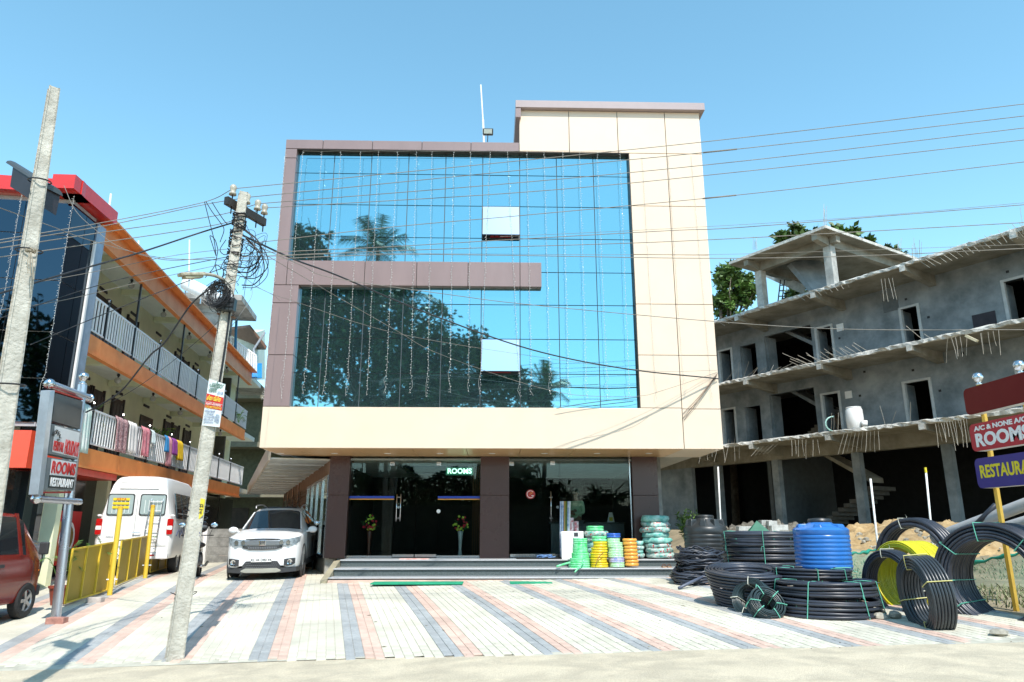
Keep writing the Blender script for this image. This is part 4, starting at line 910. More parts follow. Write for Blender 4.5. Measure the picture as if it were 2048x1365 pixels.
for x0, x1, y0, y1, m_ in ((1673, 1688, 650, 661, WHITE), (1690, 1705, 784, 796, WHITE), (1944, 1997, 632, 662, mat('dark_panel', (.04, .035, .045), .8)), (1765, 1798, 602, 619, mat('dark_patch', (.12, .14, .15), .9))):
    ta, za = RT_(x0, y0, OW); tb, zb = RT_(x1, y1, OW); rb(MB(), min(ta, tb), max(ta, tb), OW + .002, OW + .03, zb, za).build('wall_plate', m_, shell)
for x, y in ((1812, 599), (1857, 635), (2015, 544), (1679, 677), (1925, 707), (1826, 741), (1880, 782), (1729, 744), (1695, 816), (1720, 792)):
    ta, za = RT_(x, y, OW); rb(MB(), ta - .05, ta + .05, OW + .001, OW + .008, za - .045, za + .045).build('socket_hole', BLACK, shell)
# stair head on the roof
tR, _ = RT_(1667, 583, -.2); tLc, _ = RT_(1526, 618, -.2); ZR = ZSL[2] + .13
cn = PL(1650, 452, R0 + RN * .8, RN); zt = cn.z; tc_ = (cn - R0).dot(RD)
ql = PL(1442, 523, R0 + RN * .8, RN); tl_ = (PL(1442, 521, (0, 0, zt), (0, 0, 1)) - R0).dot(RD)
en = PL(1845, 528, (0, 0, zt), (0, 0, 1)); dep = -(en - cn).dot(RN); dep = max(4, min(9, dep))
def slab2(t0, t1, o0, o1, z0, z1, nm='roof_slab', m_=CS): return rb(MB(), t0, t1, o0, o1, z0, z1).build(nm, m_, shell)
slab2(tc_, tl_, .8 - dep, .8, zt - .12, zt); slab2(tc_ - .015, tl_, .8, .83, zt - .10, zt + .02, 'slab_edge', CE); slab2(tc_ - .03, tc_, .8 - dep, .82, zt - .10, zt + .02, 'slab_edge', CE)
for t in (tR, tLc):
    slab2(t - .17, t + .17, -.4, -.06, ZR, zt - .5, 'column', mat('column_grey', (.46, .46, .43), .9, var=.2, bump=.3)); slab2(t - .17, t + .17, .5 - dep, .84 - dep, ZR, zt - .5, 'column', mat('column_grey', (), .9))
    b = MB(); b.hexa([RP(t - .12, -.4, zt - .55), RP(t - .12, .7, zt - .38), RP(t + .12, .7, zt - .38), RP(t + .12, -.4, zt - .55), RP(t - .12, -.4, zt - .12), RP(t - .12, .7, zt - .12), RP(t + .12, .7, zt - .12), RP(t + .12, -.4, zt - .12)]); b.build('cantilever_beam', CE if False else CS, shell)
slab2(tR - .15, tLc + .15, -.36, -.1, zt - .5, zt - .12, 'roof_beam'); slab2(tR - .12, tR + .12, .6 - dep, -.4, zt - .5, zt - .12, 'roof_beam'); slab2(tc_ + .15, tR, -.36, -.1, zt - .42, zt - .12, 'roof_beam'); slab2(tLc - .12, tLc + .12, .6 - dep, -.4, zt - .5, zt - .12, 'roof_beam')
b = MB(); b.hexa([PL(*p, R0 + RN * o, RN) for p, o in (((1574, 533), -.9), ((1625, 592), -.9), ((1690, 590), -2.2), ((1628, 520), -2.2), ((1582, 526), -.9), ((1634, 590), -.9), ((1696, 588), -2.2), ((1634, 515), -2.2))]); b.build('stair_soffit', CW_, shell)
b = MB(); b.hexa([PL(*p, R0 + RN * o, RN) for p, o in (((1528, 553), -2.5), ((1608, 590), -2.5), ((1608, 590), -2.8), ((1528, 553), -2.8), ((1545, 540), -2.5), ((1612, 572), -2.5), ((1612, 572), -2.8), ((1545, 540), -2.8))]); b.build('sloping_beam', mat('column_grey', (), .9), shell)
b = MB(); b.hexa([PL(*p, R0 + RN * o, RN) for p, o in (((1560, 612), -1), ((1618, 588), -1), ((1618, 588), -2), ((1560, 612), -2), ((1566, 600), -1), ((1618, 582), -1), ((1618, 582), -2), ((1566, 600), -2))]); b.build('stair_base', CS, shell)
# rebar: single rods
REB = mat('rebar', (.45, .36, .27), .8, scale=20, col2=(.25, .15, .09)); REBL = mat('rebar_pale', (.42, .39, .33), .7)
rp = MB(); rp.tube([(0, 0, 0), (.012, 0, .5), (0, 0, 1)], .0075, 4); rebar = rp.build('rebar', REBL, None); rebar.parent = shell; first = [True]
def rod(a, d, L, m_=None):
    o = rebar if first[0] else inst(rebar, shell); first[0] = False
    o.location = a - V(ORG[shell.name]); o.rotation_euler = d.to_track_quat('Z', 'Y').to_euler(); o.scale = (1, 1, L)
def rodpx(x0, y0, x1, y1, off=.05):
    a = PL(x0, y0, R0 + RN * off, RN); c = PL(x1, y1, R0 + RN * (off + rr.uniform(-.2, .3)), RN); rod(a, c - a, (c - a).length)
for x in (1583, 1590, 1597, 1604, 1612, 1626, 1635): rodpx(x, 880, x + rr.uniform(-2, 5), 915 + rr.uniform(-8, 4))
for k in range(10): rodpx(1688 + k * 7.6, 868 - k * .6, 1676 + k * 9.2, 908 - k * .6 + rr.uniform(-3, 3))
for k in range(12): rodpx(1871 + k * 5.6, 848 - k * .9, 1877 + k * 5.8 + rr.uniform(-3, 6), 880 + rr.uniform(-8, 22))
for x, L in ((1895, 48), (1903, 42), (1911, 38), (1920, 40), (1934, 40), (1961, 42), (1976, 44), (1986, 30), (1997, 50), (1963, 34)): rodpx(x, 678 - (x - 1895) * .17, x + rr.uniform(-3, 12), 678 - (x - 1895) * .17 + L)
for k in range(5): rodpx(1556 - k * 9.5, 888 + k * 1.6, 1534 - k * 8, 908 + k * 1.2)
for k in range(8): rodpx(1402 + k * 11, 902 - k * 2.3, 1396 + k * 12 + rr.uniform(-8, 8), 918 + rr.uniform(-4, 14))
for k in range(5): rodpx(1452 + k * 7, 896 - k, 1458 + k * 6, 884 - rr.uniform(0, 6))
for k in range(14): rodpx(1430 + k * 11 + rr.uniform(-3, 3), 768 - k * 2.4, 1422 + k * 12 + rr.uniform(0, 26), 745 - k * 2 + rr.uniform(-14, 12))
for k in range(16): rodpx(1600 + k * 9 + rr.uniform(-4, 4), 733 - k * 2.0, 1580 + k * 9 - rr.uniform(0, 12), 722 - k * 2.1 + rr.uniform(-8, 4))
rodpx(1620, 731, 1565, 707); rodpx(1848, 682, 1812, 652); rodpx(1862, 677, 1848, 668); rodpx(1772, 858, 1760, 812); rodpx(1779, 858, 1792, 822); rodpx(1820, 848, 1821, 805)
for x in (1662, 1667, 1676): rodpx(x, 866, x + 1, 826 + rr.uniform(-6, 8))
for k in range(19): rodpx(1860 + k * 11, 536 - k * 3.6, 1838 + k * 11.4 - rr.uniform(0, 8), 522 - k * 4.1 + rr.uniform(-5, 2))
for k in range(9): rodpx(1610 + k * 11, 601 - k * 3.2, 1596 + k * 12, 592 - k * 3.6)
for k in range(6): rodpx(1450 + k * 9, 652 - k * 4, 1434 + k * 10, 642 - k * 3)
for k in range(4): rodpx(1762 + k * 7.5, 558 - k * .6, 1767 + k * 8 + rr.uniform(0, 6), 600 + rr.uniform(-2, 8))
for g, (x, y, h, n) in enumerate(((1834, 522, 36, 9), (1800, 505, 22, 3), (1651, 450, 40, 4), (1511, 500, 22, 5))):
    for k in range(n): rodpx(x + (k - n / 2) * 2.2, y, x + (k - n / 2) * 2.4 + rr.uniform(-2, 2), y - h * rr.uniform(.6, 1.3), -2.5 if g < 2 else .3)
rodpx(2046, 468, 2040, 415); rodpx(2048, 470, 2050, 425)
# ladder on the roof
ld = thing('ladder', 'dark wooden ladder leaning behind the roof stair column', 'ladder', PL(1560, 610, R0 + RN * -1.5, RN))
for x in (1555, 1563): MB().tube([PL(x, 612, R0 + RN * -1.5, RN), PL(x + 6, 560, R0 + RN * -1.5, RN)], .035, 4).build('rail', BLACK, ld)
for k in range(4): MB().tube([PL(1556 + k, 604 - k * 11, R0 + RN * -1.5, RN), PL(1565 + k, 604 - k * 11, R0 + RN * -1.5, RN)], .025, 4).build('rung', BLACK, ld)
# white barrel on the lowest slab
a = RP(RT_(1713, 866, -.3)[0], -.3, ZSL[0] + .13); br = thing('plastic_barrel', 'white plastic water barrel standing on the lowest bare slab', 'barrel', a)
MB().lathe([(.26, 0), (.30, .05), (.32, .4), (.31, .75), (.27, .83), (.29, .85), (.27, .87), (.25, .80)], a, 24).build('drum', WHITE, br, smooth=True, angle=40)
MB().tube([a + RD * .9 + V((0, 0, .02)) + V((cos(q / 9 * pi + pi / 2) * .35, 0, .3 + .3 * sin(q / 9 * pi - pi / 2))) for q in range(10)], .03, 6).build('hose_loop', mat('mint_hose', (.35, .6, .55), .5), br)
a2 = RP(RT_(1731, 864, -.2)[0], -.2, ZSL[0] + .13); tag(MB().lathe([(.09, 0), (.12, .28), (.11, .28), (.1, .05)], a2, 14).build('bucket', WHITE, None, smooth=True), 'small white bucket beside the white barrel on the slab', 'bucket')
tag(MB().beam(PL(1932, 672, R0 + RN * .2, RN), PL(1955, 683, R0 + RN * .2, RN), .12, .08).build('timber_offcut', mat('timber', (.62, .55, .38), .8)), 'short pale timber offcut caught on the middle slab edge', 'timber')

# ================= LOT ON THE RIGHT =================
def mound(name, c, rx, ry, h, m_, lab, cat_, seed, kind=None, n=70, amp=.18):
    b = MB(); vs = []
    for j in range(n + 1):
        for i in range(n + 1):
            u, v_ = i / n * 2 - 1, j / n * 2 - 1; r = min(1, sqrt(u * u + v_ * v_)); X, Y = c[0] + u * rx, c[1] + v_ * ry
            f = (1 - r * r) ** .9 if r < 1 else 0; nn = noise.fractal(V((X * 1.3, Y * 1.3, seed)), 1, 2, 5)
            z = gz(X, Y) - .08 + h * f * (1 + nn * .5) + (amp * noise.fractal(V((X * 4, Y * 4, seed)), .7, 2, 6) if f > 0 else 0); vs.append((X, Y, z))
    b.poly(vs, [(j * (n + 1) + i, j * (n + 1) + i + 1, (j + 1) * (n + 1) + i + 1, (j + 1) * (n + 1) + i) for j in range(n) for i in range(n)])
    o = b.build(name, m_, None, smooth=True); return tag(o, lab, cat_, kind=kind)
EARTH = mat('yellow_earth', (.52, .38, .20), .98, scale=3, col2=(.30, .19, .08), bump=1, bscale=16)
mound('earth_heap', (12.9, 21.0), 4.4, 2.6, .42, EARTH, 'heap of yellow brown earth and stones behind the pipe coils', 'earth heap', 3, amp=.16)
mound('gravel_heap', (5.75, 19.2), .75, .8, .6, mat('gravel', (.50, .49, .45), .95, scale=30, col2=(.22, .21, .2), bump=1, bscale=50), 'small gravel heap beside the bag stack and the black tank', 'gravel heap', 9, amp=.05)
mound('rubble_heap', (9.0, 24.5), 2.2, 1.4, .3, mat('rubble', (.26, .24, .20), .98, scale=8, col2=(.10, .09, .07), bump=1), 'dark rubble at the foot of the unfinished building', 'rubble', 5, amp=.25)
STONE = mat('stone', (.42, .39, .32), .95, scale=6, var=.35, bump=.6)
def rock(c, r, lab=None, seed=1, m_=STONE):
    b = MB(); b.ball((0, 0, 0), 1, 10); rr_ = random.Random(seed); s = (rr_.uniform(.8, 1.3), rr_.uniform(.7, 1), rr_.uniform(.5, .75))
    b.v = [tuple(V(c) + V((p[0] * s[0], p[1] * s[1], p[2] * s[2])) * r * (1 + .35 * noise.noise(V(p) * 1.3 + V((seed, 0, 0))))) for p in b.v]
    o = b.build('stone', m_, None, smooth=True, angle=35)
    return tag(o, lab, 'stone', 'loose stones in the lot') if lab else o
g = G(2012, 1276); rock((g.x, g.y + .12, g.z + .05), .09, 'grey wedge stone under the largest standing pipe coil', 2)
g = G(1798, 1240); rock((g.x, g.y + .1, g.z + .05), .10, 'pale stone between the flat coil and the leaning coil', 4); g = G(1762, 1238); rock((g.x, g.y, g.z + .03), .09, 'small greenish stone at the corner of the big flat coil', 6)
b = MB()
for i in range(150):
    X, Y = rr.uniform(9.3, 17), rr.uniform(18.7, 20.6); r_ = rr.uniform(.02, .10); u = (X - 13.2) / 4.6; v_ = (Y - 21) / 2.6; q = 1 - u * u - v_ * v_
    if q <= .02: continue
    b.ball((X, Y, gz(X, Y) - .05 + .42 * q ** .9), r_, 6, (1, .8, .7))
tag(b.build('heap_stones', STONE), 'scattered stones on the earth heap', 'stones', kind='stuff')
# concrete blocks
BLK = mat('concrete_block', (.58, .58, .55), .95, scale=12, var=.2, bump=.5)
bw = P(1530, 1050, 19.6)
for i, (x0, x1, y0, y1, dy) in enumerate(((1524, 1545, 1041, 1051, .3), (1538, 1555, 1042, 1052, .1), (1544, 1560, 1051, 1062, 0), (1560, 1577, 1050, 1061, 0), (1478, 1510, 1053, 1062, .2), (1512, 1536, 1052, 1062, .3))):
    a, c = P(x0, y1, 19.5 + dy), P(x1, y0, 19.5 + dy)
    tag(MB().box(a.x, c.x - .01, 19.5 + dy, 19.75 + dy, a.z, c.z).build('concrete_block', BLK, None, bevel=.006), 'pale concrete block behind the coils, ' + ['upper left of the raised pair', 'upper right of the raised pair', 'just right of the raised pair', 'rightmost one beside the blue tank', 'leftmost long one', 'low one left of the raised pair'][i], 'block', 'pile of concrete blocks')
tag(MB().box(P(1475, 1062, 19.4).x, P(1580, 1062, 19.4).x, 19.45, 20.3, gz(8, 19.6) - .1, P(1530, 1062, 19.4).z).build('block_pile', BLK, None), 'lower courses of the pale concrete block pile behind the coils', 'block pile')
a = P(1518, 1062, 19.3); b = MB(); b.poly([(a.x - .28, 19.3, a.z - .05), (a.x + .3, 19.25, a.z - .05), (a.x + .2, 19.6, a.z), (a.x - .2, 19.6, a.z), (a.x, 19.4, a.z + .26)], [(0, 1, 4), (1, 2, 4), (2, 3, 4), (3, 0, 4), (0, 3, 2, 1)])
tag(b.build('green_tarp', mat('green_tarp', (.01, .15, .09), .6)), 'peaked fold of dark green tarpaulin on the blocks', 'tarpaulin')
# thin upright pipes
for (x0, y0, x1, y1, Y, c_, lab) in ((1441, 1040, 1436, 934, 20, 0, 'white plastic pipe standing upright behind the black tank'), (1759, 1125, 1741, 958, 15.8, 0, 'white pipe stake holding the green net, left of the two'), (1866, 1095, 1852, 946, 16.5, 1, 'white pipe stake with a yellow top, right of the two')):
    a = P(x0, y0, Y); c = P(x1, y1, Y); a.z = min(a.z, gz(a.x, a.y) - .0) if False else a.z
    low = a + (a - c).normalized() * max(0, a.z - gz(a.x, a.y) + .1)
    t = thing('pipe_stake', lab, 'stake', low, 'white pipe stakes'); MB().tube([low, c], .022, 8).build('tube', WHITE, t, smooth=True)
    if c_: MB().tube([c, c + V((0, 0, .12))], .026, 8).build('cap', mat('yellow_tape', (.75, .6, .03), .5), t)
# ---- water tanks ----
def tank(cx, cy, z, r, h, m_, lid, lab, ribs, notch, nm='water_tank', top=.16):
    t = thing(nm, lab, 'water tank', (cx, cy, z)); pr = [(0, 0), (r * .98, 0)]; zz = 0
    for k in range(ribs):
        z0 = h * (.03 + .80 * k / ribs); z1 = h * (.03 + .80 * (k + 1) / ribs); d = z1 - z0
        pr += [(r * .975, z0), (r, z0 + d * .25), (r, z0 + d * .75), (r * .975, z1 - d * .02)]
    pr += [(r * 1.0, h * .86), (r * 1.0, h * .95), (r * .93, h), (r * .45, h + top * .8), (r * .42, h + top), (0, h + top)]
    MB().lathe(pr, (cx, cy, z), 48).build('body', m_, t, smooth=True, angle=38)
    MB().lathe([(0, 0), (r * .42, 0), (r * .44, .03), (r * .40, .06), (r * .1, .075), (0, .075)], (cx, cy, z + h + top), 28).build('lid', lid, t, smooth=True, angle=38)
    for k in range(notch):
        a = 2 * pi * (k + .5) / notch - pi / 2; d = V((cos(a), sin(a), 0)); c = V((cx, cy, z + h - .02)) + d * r * .76; s = V((-d.y, d.x, 0))
        b = MB(); w1 = r * .17
        b.hexa([c - s * w1 - d * r * .2, c + s * w1 - d * r * .2, c + s * w1 + d * r * .16, c - s * w1 + d * r * .16, c - s * w1 * .8 - d * r * .2 + V((0, 0, top * .95)), c + s * w1 * .8 - d * r * .2 + V((0, 0, top * .95)), c + s * w1 * .7 + d * r * .10 + V((0, 0, top * .9)), c - s * w1 * .7 + d * r * .10 + V((0, 0, top * .9))]); b.build('lifting_lug', m_, t, bevel=.02)
    return t
BPL = mat('black_plastic', (.035, .04, .042), .38, var=.25, scale=3); BLU = mat('blue_plastic', (.03, .17, .52), .28, var=.06, scale=2)
Yt = 17.6; a = P(1418, 1110, Yt); tp_ = P(1418, 1052, Yt); rT = (P(1462, 1080, Yt).x - P(1376, 1080, Yt).x) / 2; zb_ = gz(a.x, Yt)
tank(P(1419, 1080, Yt).x, Yt + .3, zb_, rT, P(1419, 1053, Yt).z - zb_, BPL, BPL, 'black ribbed plastic water tank behind the tangled pipe heap', 9, 8, top=.2)
# ---- pipe coils ----
HDPE = mat('black_pipe', (.04, .047, .065), .36, var=.3, scale=2); TIE = mat('green_tie', (.12, .45, .33), .6, var=.1); TIEW = mat('pale_tie', (.6, .6, .5), .6); STRIPE = mat('pipe_print', (.3, .34, .42), .5)
def coil(lab, c, ax, ro, ri, wd, pr, m_=HDPE, ties=6, tie=TIE, taper=0., jit=.12, seg=48, seed=1, nm='pipe_coil', grp='black pipe coils stacked on the forecourt', stripe=False, cat_='pipe coil', xd=None):
    """pipe wound round axis ax through c; ro, ri outer and inner winding radius, wd axial length; taper widens the far end"""
    t = thing(nm, lab, cat_, c, grp); rr_ = random.Random(seed); ax = V(ax).normalized(); c = V(c)
    u = (V(xd) if xd else ax.cross(V((.3, .2, .9)))).normalized(); u = (u - ax * u.dot(ax)).normalized(); w_ = ax.cross(u); na = max(2, int(wd / (2 * pr))); nr = max(1, int((ro - ri) / (2 * pr)))
    b = MB(); made = 0
    for i in range(na):
        z = (i + .5) / na * wd - wd / 2; ks = range(nr) if i in (0, na - 1) or i == 1 else ([0, nr - 1] if nr > 1 else [0])
        for k in ks:
            r0 = ro - pr - k * 2 * pr; r0 *= 1 + taper * (z / wd + .5 - .5) * 2 if taper else 1
            r0 += rr_.uniform(-jit, jit) * pr; zz = z + rr_.uniform(-jit, jit) * pr * 1.2; tx, ty = rr_.uniform(-jit, jit) * pr * 1.2, rr_.uniform(-jit, jit) * pr * 1.2; ph = rr_.uniform(0, 6)
            pts = []
            for s in range(seg):
                a = 2 * pi * s / seg; rr2 = r0 + .25 * jit * pr * sin(3 * a + ph); off = zz + tx * cos(a) + ty * sin(a) + jit * .3 * pr * sin(2 * a + ph)
                pts.append(c + (u * cos(a) + w_ * sin(a)) * rr2 + ax * off)
            b.tube(pts, pr * .97, 7 if pr > .012 else 5, closed=True)
    wo = b.build('windings', m_, t, smooth=True); wo['kind'] = 'stuff'
    for k in range(ties):
        a = 2 * pi * (k + rr_.uniform(-.2, .2)) / ties; d = u * cos(a) + w_ * sin(a); e = (u * -sin(a) + w_ * cos(a)) * rr_.uniform(-.03, .03); q = .008
        def R(r, z): 
            f = 1 + (taper * (z / wd) * 2 if taper else 0); return c + d * (r * f) + ax * z + e * (z / wd)
        rn = ro - nr * 2 * pr - q
        b = MB(); b.tube([R(ro + q, -wd / 2 - q), R(ro + q, 0), R(ro + q, wd / 2 + q), R((ro + rn) / 2, wd / 2 + q * 1.5), R(rn, wd / 2 + q), R(rn, -wd / 2 - q), R((ro + rn) / 2, -wd / 2 - q * 1.5)], .0075, 4, closed=True)
        if rr_.random() < .5: b.tube([R(ro + q, wd * .2), R(ro + .05, wd * .2) + e * 3, R(ro + .07, wd * .1) + e * 5], .005, 3)
        b.build('tie', tie, t)
    return t
def at(px, py, Y): return P(px, py, Y)
# flat stacks lying on the paving
g0 = G(1655, 1243); ro = (P(1752, 1200, g0.y + .6).x - P(1553, 1200, g0.y + .6).x) / 2; zc0 = g0.z
cF = V((P(1653, 1200, g0.y + ro).x, g0.y + ro, zc0))
hF = P(1653, 1168, g0.y + .05).z - zc0
coil('largest flat coil of thick black pipe at the front, tied with green cords', cF + V((0, 0, hF / 2)), (0, 0, 1), ro, ro * .58, hF, .026, ties=7, seed=2, jit=.5, taper=-.06)
coil('flat black pipe coil under the blue tank, top of the front stack', cF + V((.05, .55, hF + .08)), (0, 0, 1), ro * .80, ro * .5, .14, .022, ties=6, seed=3, jit=.4)
g1 = G(1493, 1220); r1 = (P(1574, 1140, g1.y + .6).x - P(1409, 1140, g1.y + .6).x) / 2; h1 = P(1490, 1141, g1.y + .1).z - g1.z
coil('bowl shaped black pipe coil, wider at the top, beside the small coils', (P(1491, 1150, g1.y + r1 * .9).x, g1.y + r1 * .8, g1.z + h1 / 2), (-.02, -.12, 1), r1 * .88, r1 * .45, h1, .024, ties=0, seed=4, jit=.22, taper=.15)
Yc = 16.2; a3 = P(1529, 1085, Yc); r3 = (P(1600, 1085, Yc).x - P(1447, 1085, Yc).x) / 2 * 1.03
zt3 = P(1520, 1064, Yc - r3 * .9).z
coil('wide black pipe coil between the black tank and the blue tank', (a3.x, Yc, (zt3 + gz(a3.x, Yc)) / 2), (0, 0, 1), r3, r3 * .72, zt3 - gz(a3.x, Yc), .035, ties=6, seed=5, jit=.35, taper=.06)
# blue tank
Yb = cF.y + ro + .35; rB = (P(1699, 1100, Yb - .1).x - P(1590, 1100, Yb - .1).x) / 2 * .97; zB = P(1645, 1142, Yb - rB).z; zBt = P(1645, 1056, Yb - rB).z
tank(P(1645, 1100, Yb - .0).x, Yb, zB, rB, zBt - zB, BLU, BPL, 'blue ribbed plastic water tank with a black lid on the pipe coils', 8, 6, top=.09)
tag(MB().lathe([(rB * .9, -.0), (rB * .95, -(zB - gz(cF.x, Yb)))][::-1], (P(1643.5, 1100, Yb - .2).x, Yb, zB), 24).build('hidden_coil_base', HDPE, None, smooth=True), 'black pipe coil base carrying the blue tank', 'pipe coil')
# tangled heap at left
def tangle(lab, cx, cy, z0, rx, ry, n, hh, seed, pr=.022):
    t = thing('pipe_heap', lab, 'pipe heap', (cx, cy, z0), 'tangled pipe heaps'); rr_ = random.Random(seed); b = MB()
    for i in range(n):
        f = i / n; ph = rr_.uniform(0, 6.28); sx_ = rx * rr_.uniform(.72, 1.02); sy_2 = ry * rr_.uniform(.75, 1.0); tl = rr_.uniform(-.10, .16); rot = rr_.uniform(-.25, .25)
        b.tube([V((cx + sx_ * cos(a_ + rot) + rr_.uniform(-.01, .01), cy + sy_2 * sin(a_), z0 + pr + hh * f * rr_.uniform(.85, 1) + tl * (cos(a_ + ph) + 1) * .5 + .05 * sin(2 * a_ + ph))) for a_ in [2 * pi * s / 40 for s in range(40)]], pr * rr_.uniform(.8, 1.1), 6, closed=True)
    o = b.build('windings', HDPE, t, smooth=True); o['kind'] = 'stuff'; return t
g2 = G(1400, 1172); w2 = (P(1447, 1150, g2.y).x - P(1342, 1150, g2.y).x) / 2
tangle('upper loose heap of black pipe loops at the foot of the black tank', g2.x + .22, g2.y + .75, g2.z + .22, w2 * .95, .55, 26, .38, 3)
tangle('lower loose heap of black pipe loops nearest the steps', g2.x + .06, g2.y + .45, g2.z, w2, .5, 18, .2, 4)
a, c = P(1358, 1180, g2.y - .3), P(1412, 1157, g2.y + .1); a = G(1358, 1180) + V((0, 0, .03)); c = V((G(1412, 1170).x, g2.y + .1, g2.z + .2))
tag(MB().tube([a, c], .028, 10).build('pipe_end', mat('grey_blue_pipe', (.10, .12, .17), .4), None, smooth=True), 'cut pipe end sticking out onto the paving from the loose heap', 'pipe')
# two small coils leaning in front
g3 = G(1488, 1228); coil('small green grey coil leaning on the bowl shaped coil, rear one of two', P(1506, 1199, g3.y + .18), (-.75, -.55, .45), .30, .18, .26, .0105, m_=mat('greenish_pipe', (.03, .05, .055), .3, var=.2), ties=4, tie=TIEW, seed=7, jit=.2, seg=40)
g4 = G(1535, 1237); coil('smallest black coil with its open centre facing the road', P(1532, 1211, g4.y + .15), (.12, -.80, .62), .265, .13, .20, .0095, m_=mat('greenish_pipe', (), .3), ties=6, tie=TIE, seed=8, jit=.9, seg=40)
# standing coils at the right
YB = 10.35; cB = P(2006, 1160, YB + .35); rb_ = (P(1975, 1036, YB).z - P(1975, 1264, YB).z) / 2
coil('largest standing black pipe coil at the right edge, tied with green cords', cB, (.84, .54, 0), rb_ * 1.05, rb_ * .70, .78, .024, ties=8, seed=9, jit=.4, seg=64)
YK = 13.2; rk = (P(1834, 1034, YK).z - P(1834, 1195, YK).z) / 2
coil('tall ring of thick black pipe standing behind the yellow coil', P(1836, 1114, YK + .2), (.85, .52, 0), rk, rk * .74, .42, .042, ties=4, tie=TIEW, seed=10, jit=.2)
YELP = mat('yellow_pipe', (.62, .58, .02), .3, var=.1)
A1 = V((.96, .28, 0)).normalized(); cK = P(1786, 1170, 11.5)
coil('black pipe coil leaning in front of the yellow coil', cK, A1, .52, .40, .24, .018, ties=4, tie=TIEW, seed=13, jit=.2)
coil('yellow pipe coil standing between the black coils', cK + A1 * .48 + V((0, .12, .09)), A1, .56, .45, .55, .013, m_=YELP, ties=0, seed=12, jit=.2, grp=None)
coil('narrow black coil seen edge on in front of the largest standing coil', P(1851, 1191, 10.15), (.97, -.10, .08), .52, .34, .30, .021, m_=mat('graphite_pipe', (.04, .048, .055), .3, var=.2), ties=4, tie=mat('yellow_tie', (.6, .55, .2), .6), seed=14, jit=.08)
# big grey pipes and black rod
for i, (x0, y0, x1, y1, r_, Ya, Yb_) in enumerate(((1868, 1078, 2075, 1000, .10, 13.4, 11.6), (1880, 1096, 2080, 1035, .09, 13.2, 11.4))):
    tag(MB().tube([P(x0, y0, Ya), P(x1, y1, Yb_)], r_, 20).build('grey_pipe', mat('grey_pipe', (.40, .41, .42), .35, var=.1), None, smooth=True, angle=50), ['thick pale grey pipe slanting up to the right edge, upper one', 'thick pale grey pipe slanting up to the right edge, lower one'][i], 'pipe', 'thick grey pipes')
tag(MB().tube([P(1940, 1062, 12.6), P(1992, 1010, 12.2)], .045, 10).build('black_pipe_end', HDPE, None, smooth=True), 'black pipe end poking up above the largest coil', 'pipe')
tag(MB().tube([P(1700, 1180, 13.5), P(1760, 1145, 13.8)], .05, 10).build('grey_pipe_end', mat('grey_pipe', (), .35), None, smooth=True), 'grey pipe lying between the flat stack and the standing coils', 'pipe')
# green net fence
NM = bpy.data.materials.new('green_net'); NM.use_nodes = True; n = NM.node_tree; n.nodes['Principled BSDF'].inputs['Base Color'].default_value = (.05, .30, .22, 1)
tr = n.nodes.new('ShaderNodeBsdfTransparent'); mx = n.nodes.new('ShaderNodeMixShader'); mx.inputs[0].default_value = .34; n.links.new(tr.outputs[0], mx.inputs[1]); n.links.new(n.nodes['Principled BSDF'].outputs[0], mx.inputs[2]); n.links.new(mx.outputs[0], n.nodes['Material Output'].inputs[0])
net = thing('net_fence', 'low green net fence with a rolled top edge behind the pipe coils', 'fence', P(1760, 1150, 15.6))
tp0 = [P(1690, 1107, 15.6), P(1725, 1106, 15.6), P(1759, 1101, 15.7), P(1850, 1125, 15.0), P(1935, 1128, 14.2), P(2000, 1114, 13.6), P(2060, 1105, 13.2)]
tps = cat_pts(tp0, 8); vs = []; b = MB()
for k, p in enumerate(tps):
    q = V((p.x, p.y, gz(p.x, p.y) - .02))
    for j in range(5): vs.append(p.lerp(q, j / 4) + V((.0, .05 * sin(k * .9 + j), 0)))
b.poly(vs, [(k * 5 + j, k * 5 + j + 1, (k + 1) * 5 + j + 1, (k + 1) * 5 + j) for k in range(len(tps) - 1) for j in range(4)]); b.build('net', NM, net, smooth=True)
MB().tube([p + V((0, 0, .015 * sin(i * 1.7))) for i, p in enumerate(tps)], [.03 + .012 * sin(i * .8) for i in range(len(tps))], 7).build('rolled_edge', mat('net_roll', (.01, .24, .16), .6, var=.2), net, smooth=True)
# weeds and grass
def grass(name, cx, cy, rx, ry, n, h, col, lab, seed, dz=0, zf=None):
    b = MB(); r_ = random.Random(seed)
    for i in range(n):
        a, q = r_.uniform(0, 6.28), sqrt(r_.random()); X, Y = cx + rx * q * cos(a), cy + ry * q * sin(a); z = (zf(X, Y) if zf else gz(X, Y)) + dz
        d = V((r_.gauss(0, .4), r_.gauss(0, .4), 1)).normalized() * h * r_.uniform(.4, 1.1); s = V((-d.y, d.x, 0)); s = s.normalized() * .012 if s.length > 1e-4 else V((.012, 0, 0))
        p = V((X, Y, z)); b.poly([p - s, p + s, p + d * .6 + s * .8, p + d + V((d.x, d.y, 0)) * .5], [(0, 1, 2), (0, 2, 3)])
    return tag(b.build(name, mat('weed_%d' % seed, col, .8, var=.45, scale=4)), lab, 'weeds', kind='stuff')
grass('weeds', 5.75, 18.6, .8, .5, 1500, .36, (.34, .42, .16), 'dry green weeds round the gravel heap', 31, zf=lambda X, Y: gz(X, Y) + .35 * max(0, 1 - ((X - 5.75) / .75) ** 2 - ((Y - 19.2) / .8) ** 2))
grass('grass', 8.6, 12.2, 1.1, 1.6, 650, .13, (.24, .27, .13), 'grass growing through the net behind the big standing coil', 32)
grass('grass', 10.5, 16.5, 3.0, 1.6, 900, .10, (.26, .27, .15), 'sparse grass on the lot before the earth heap', 33)
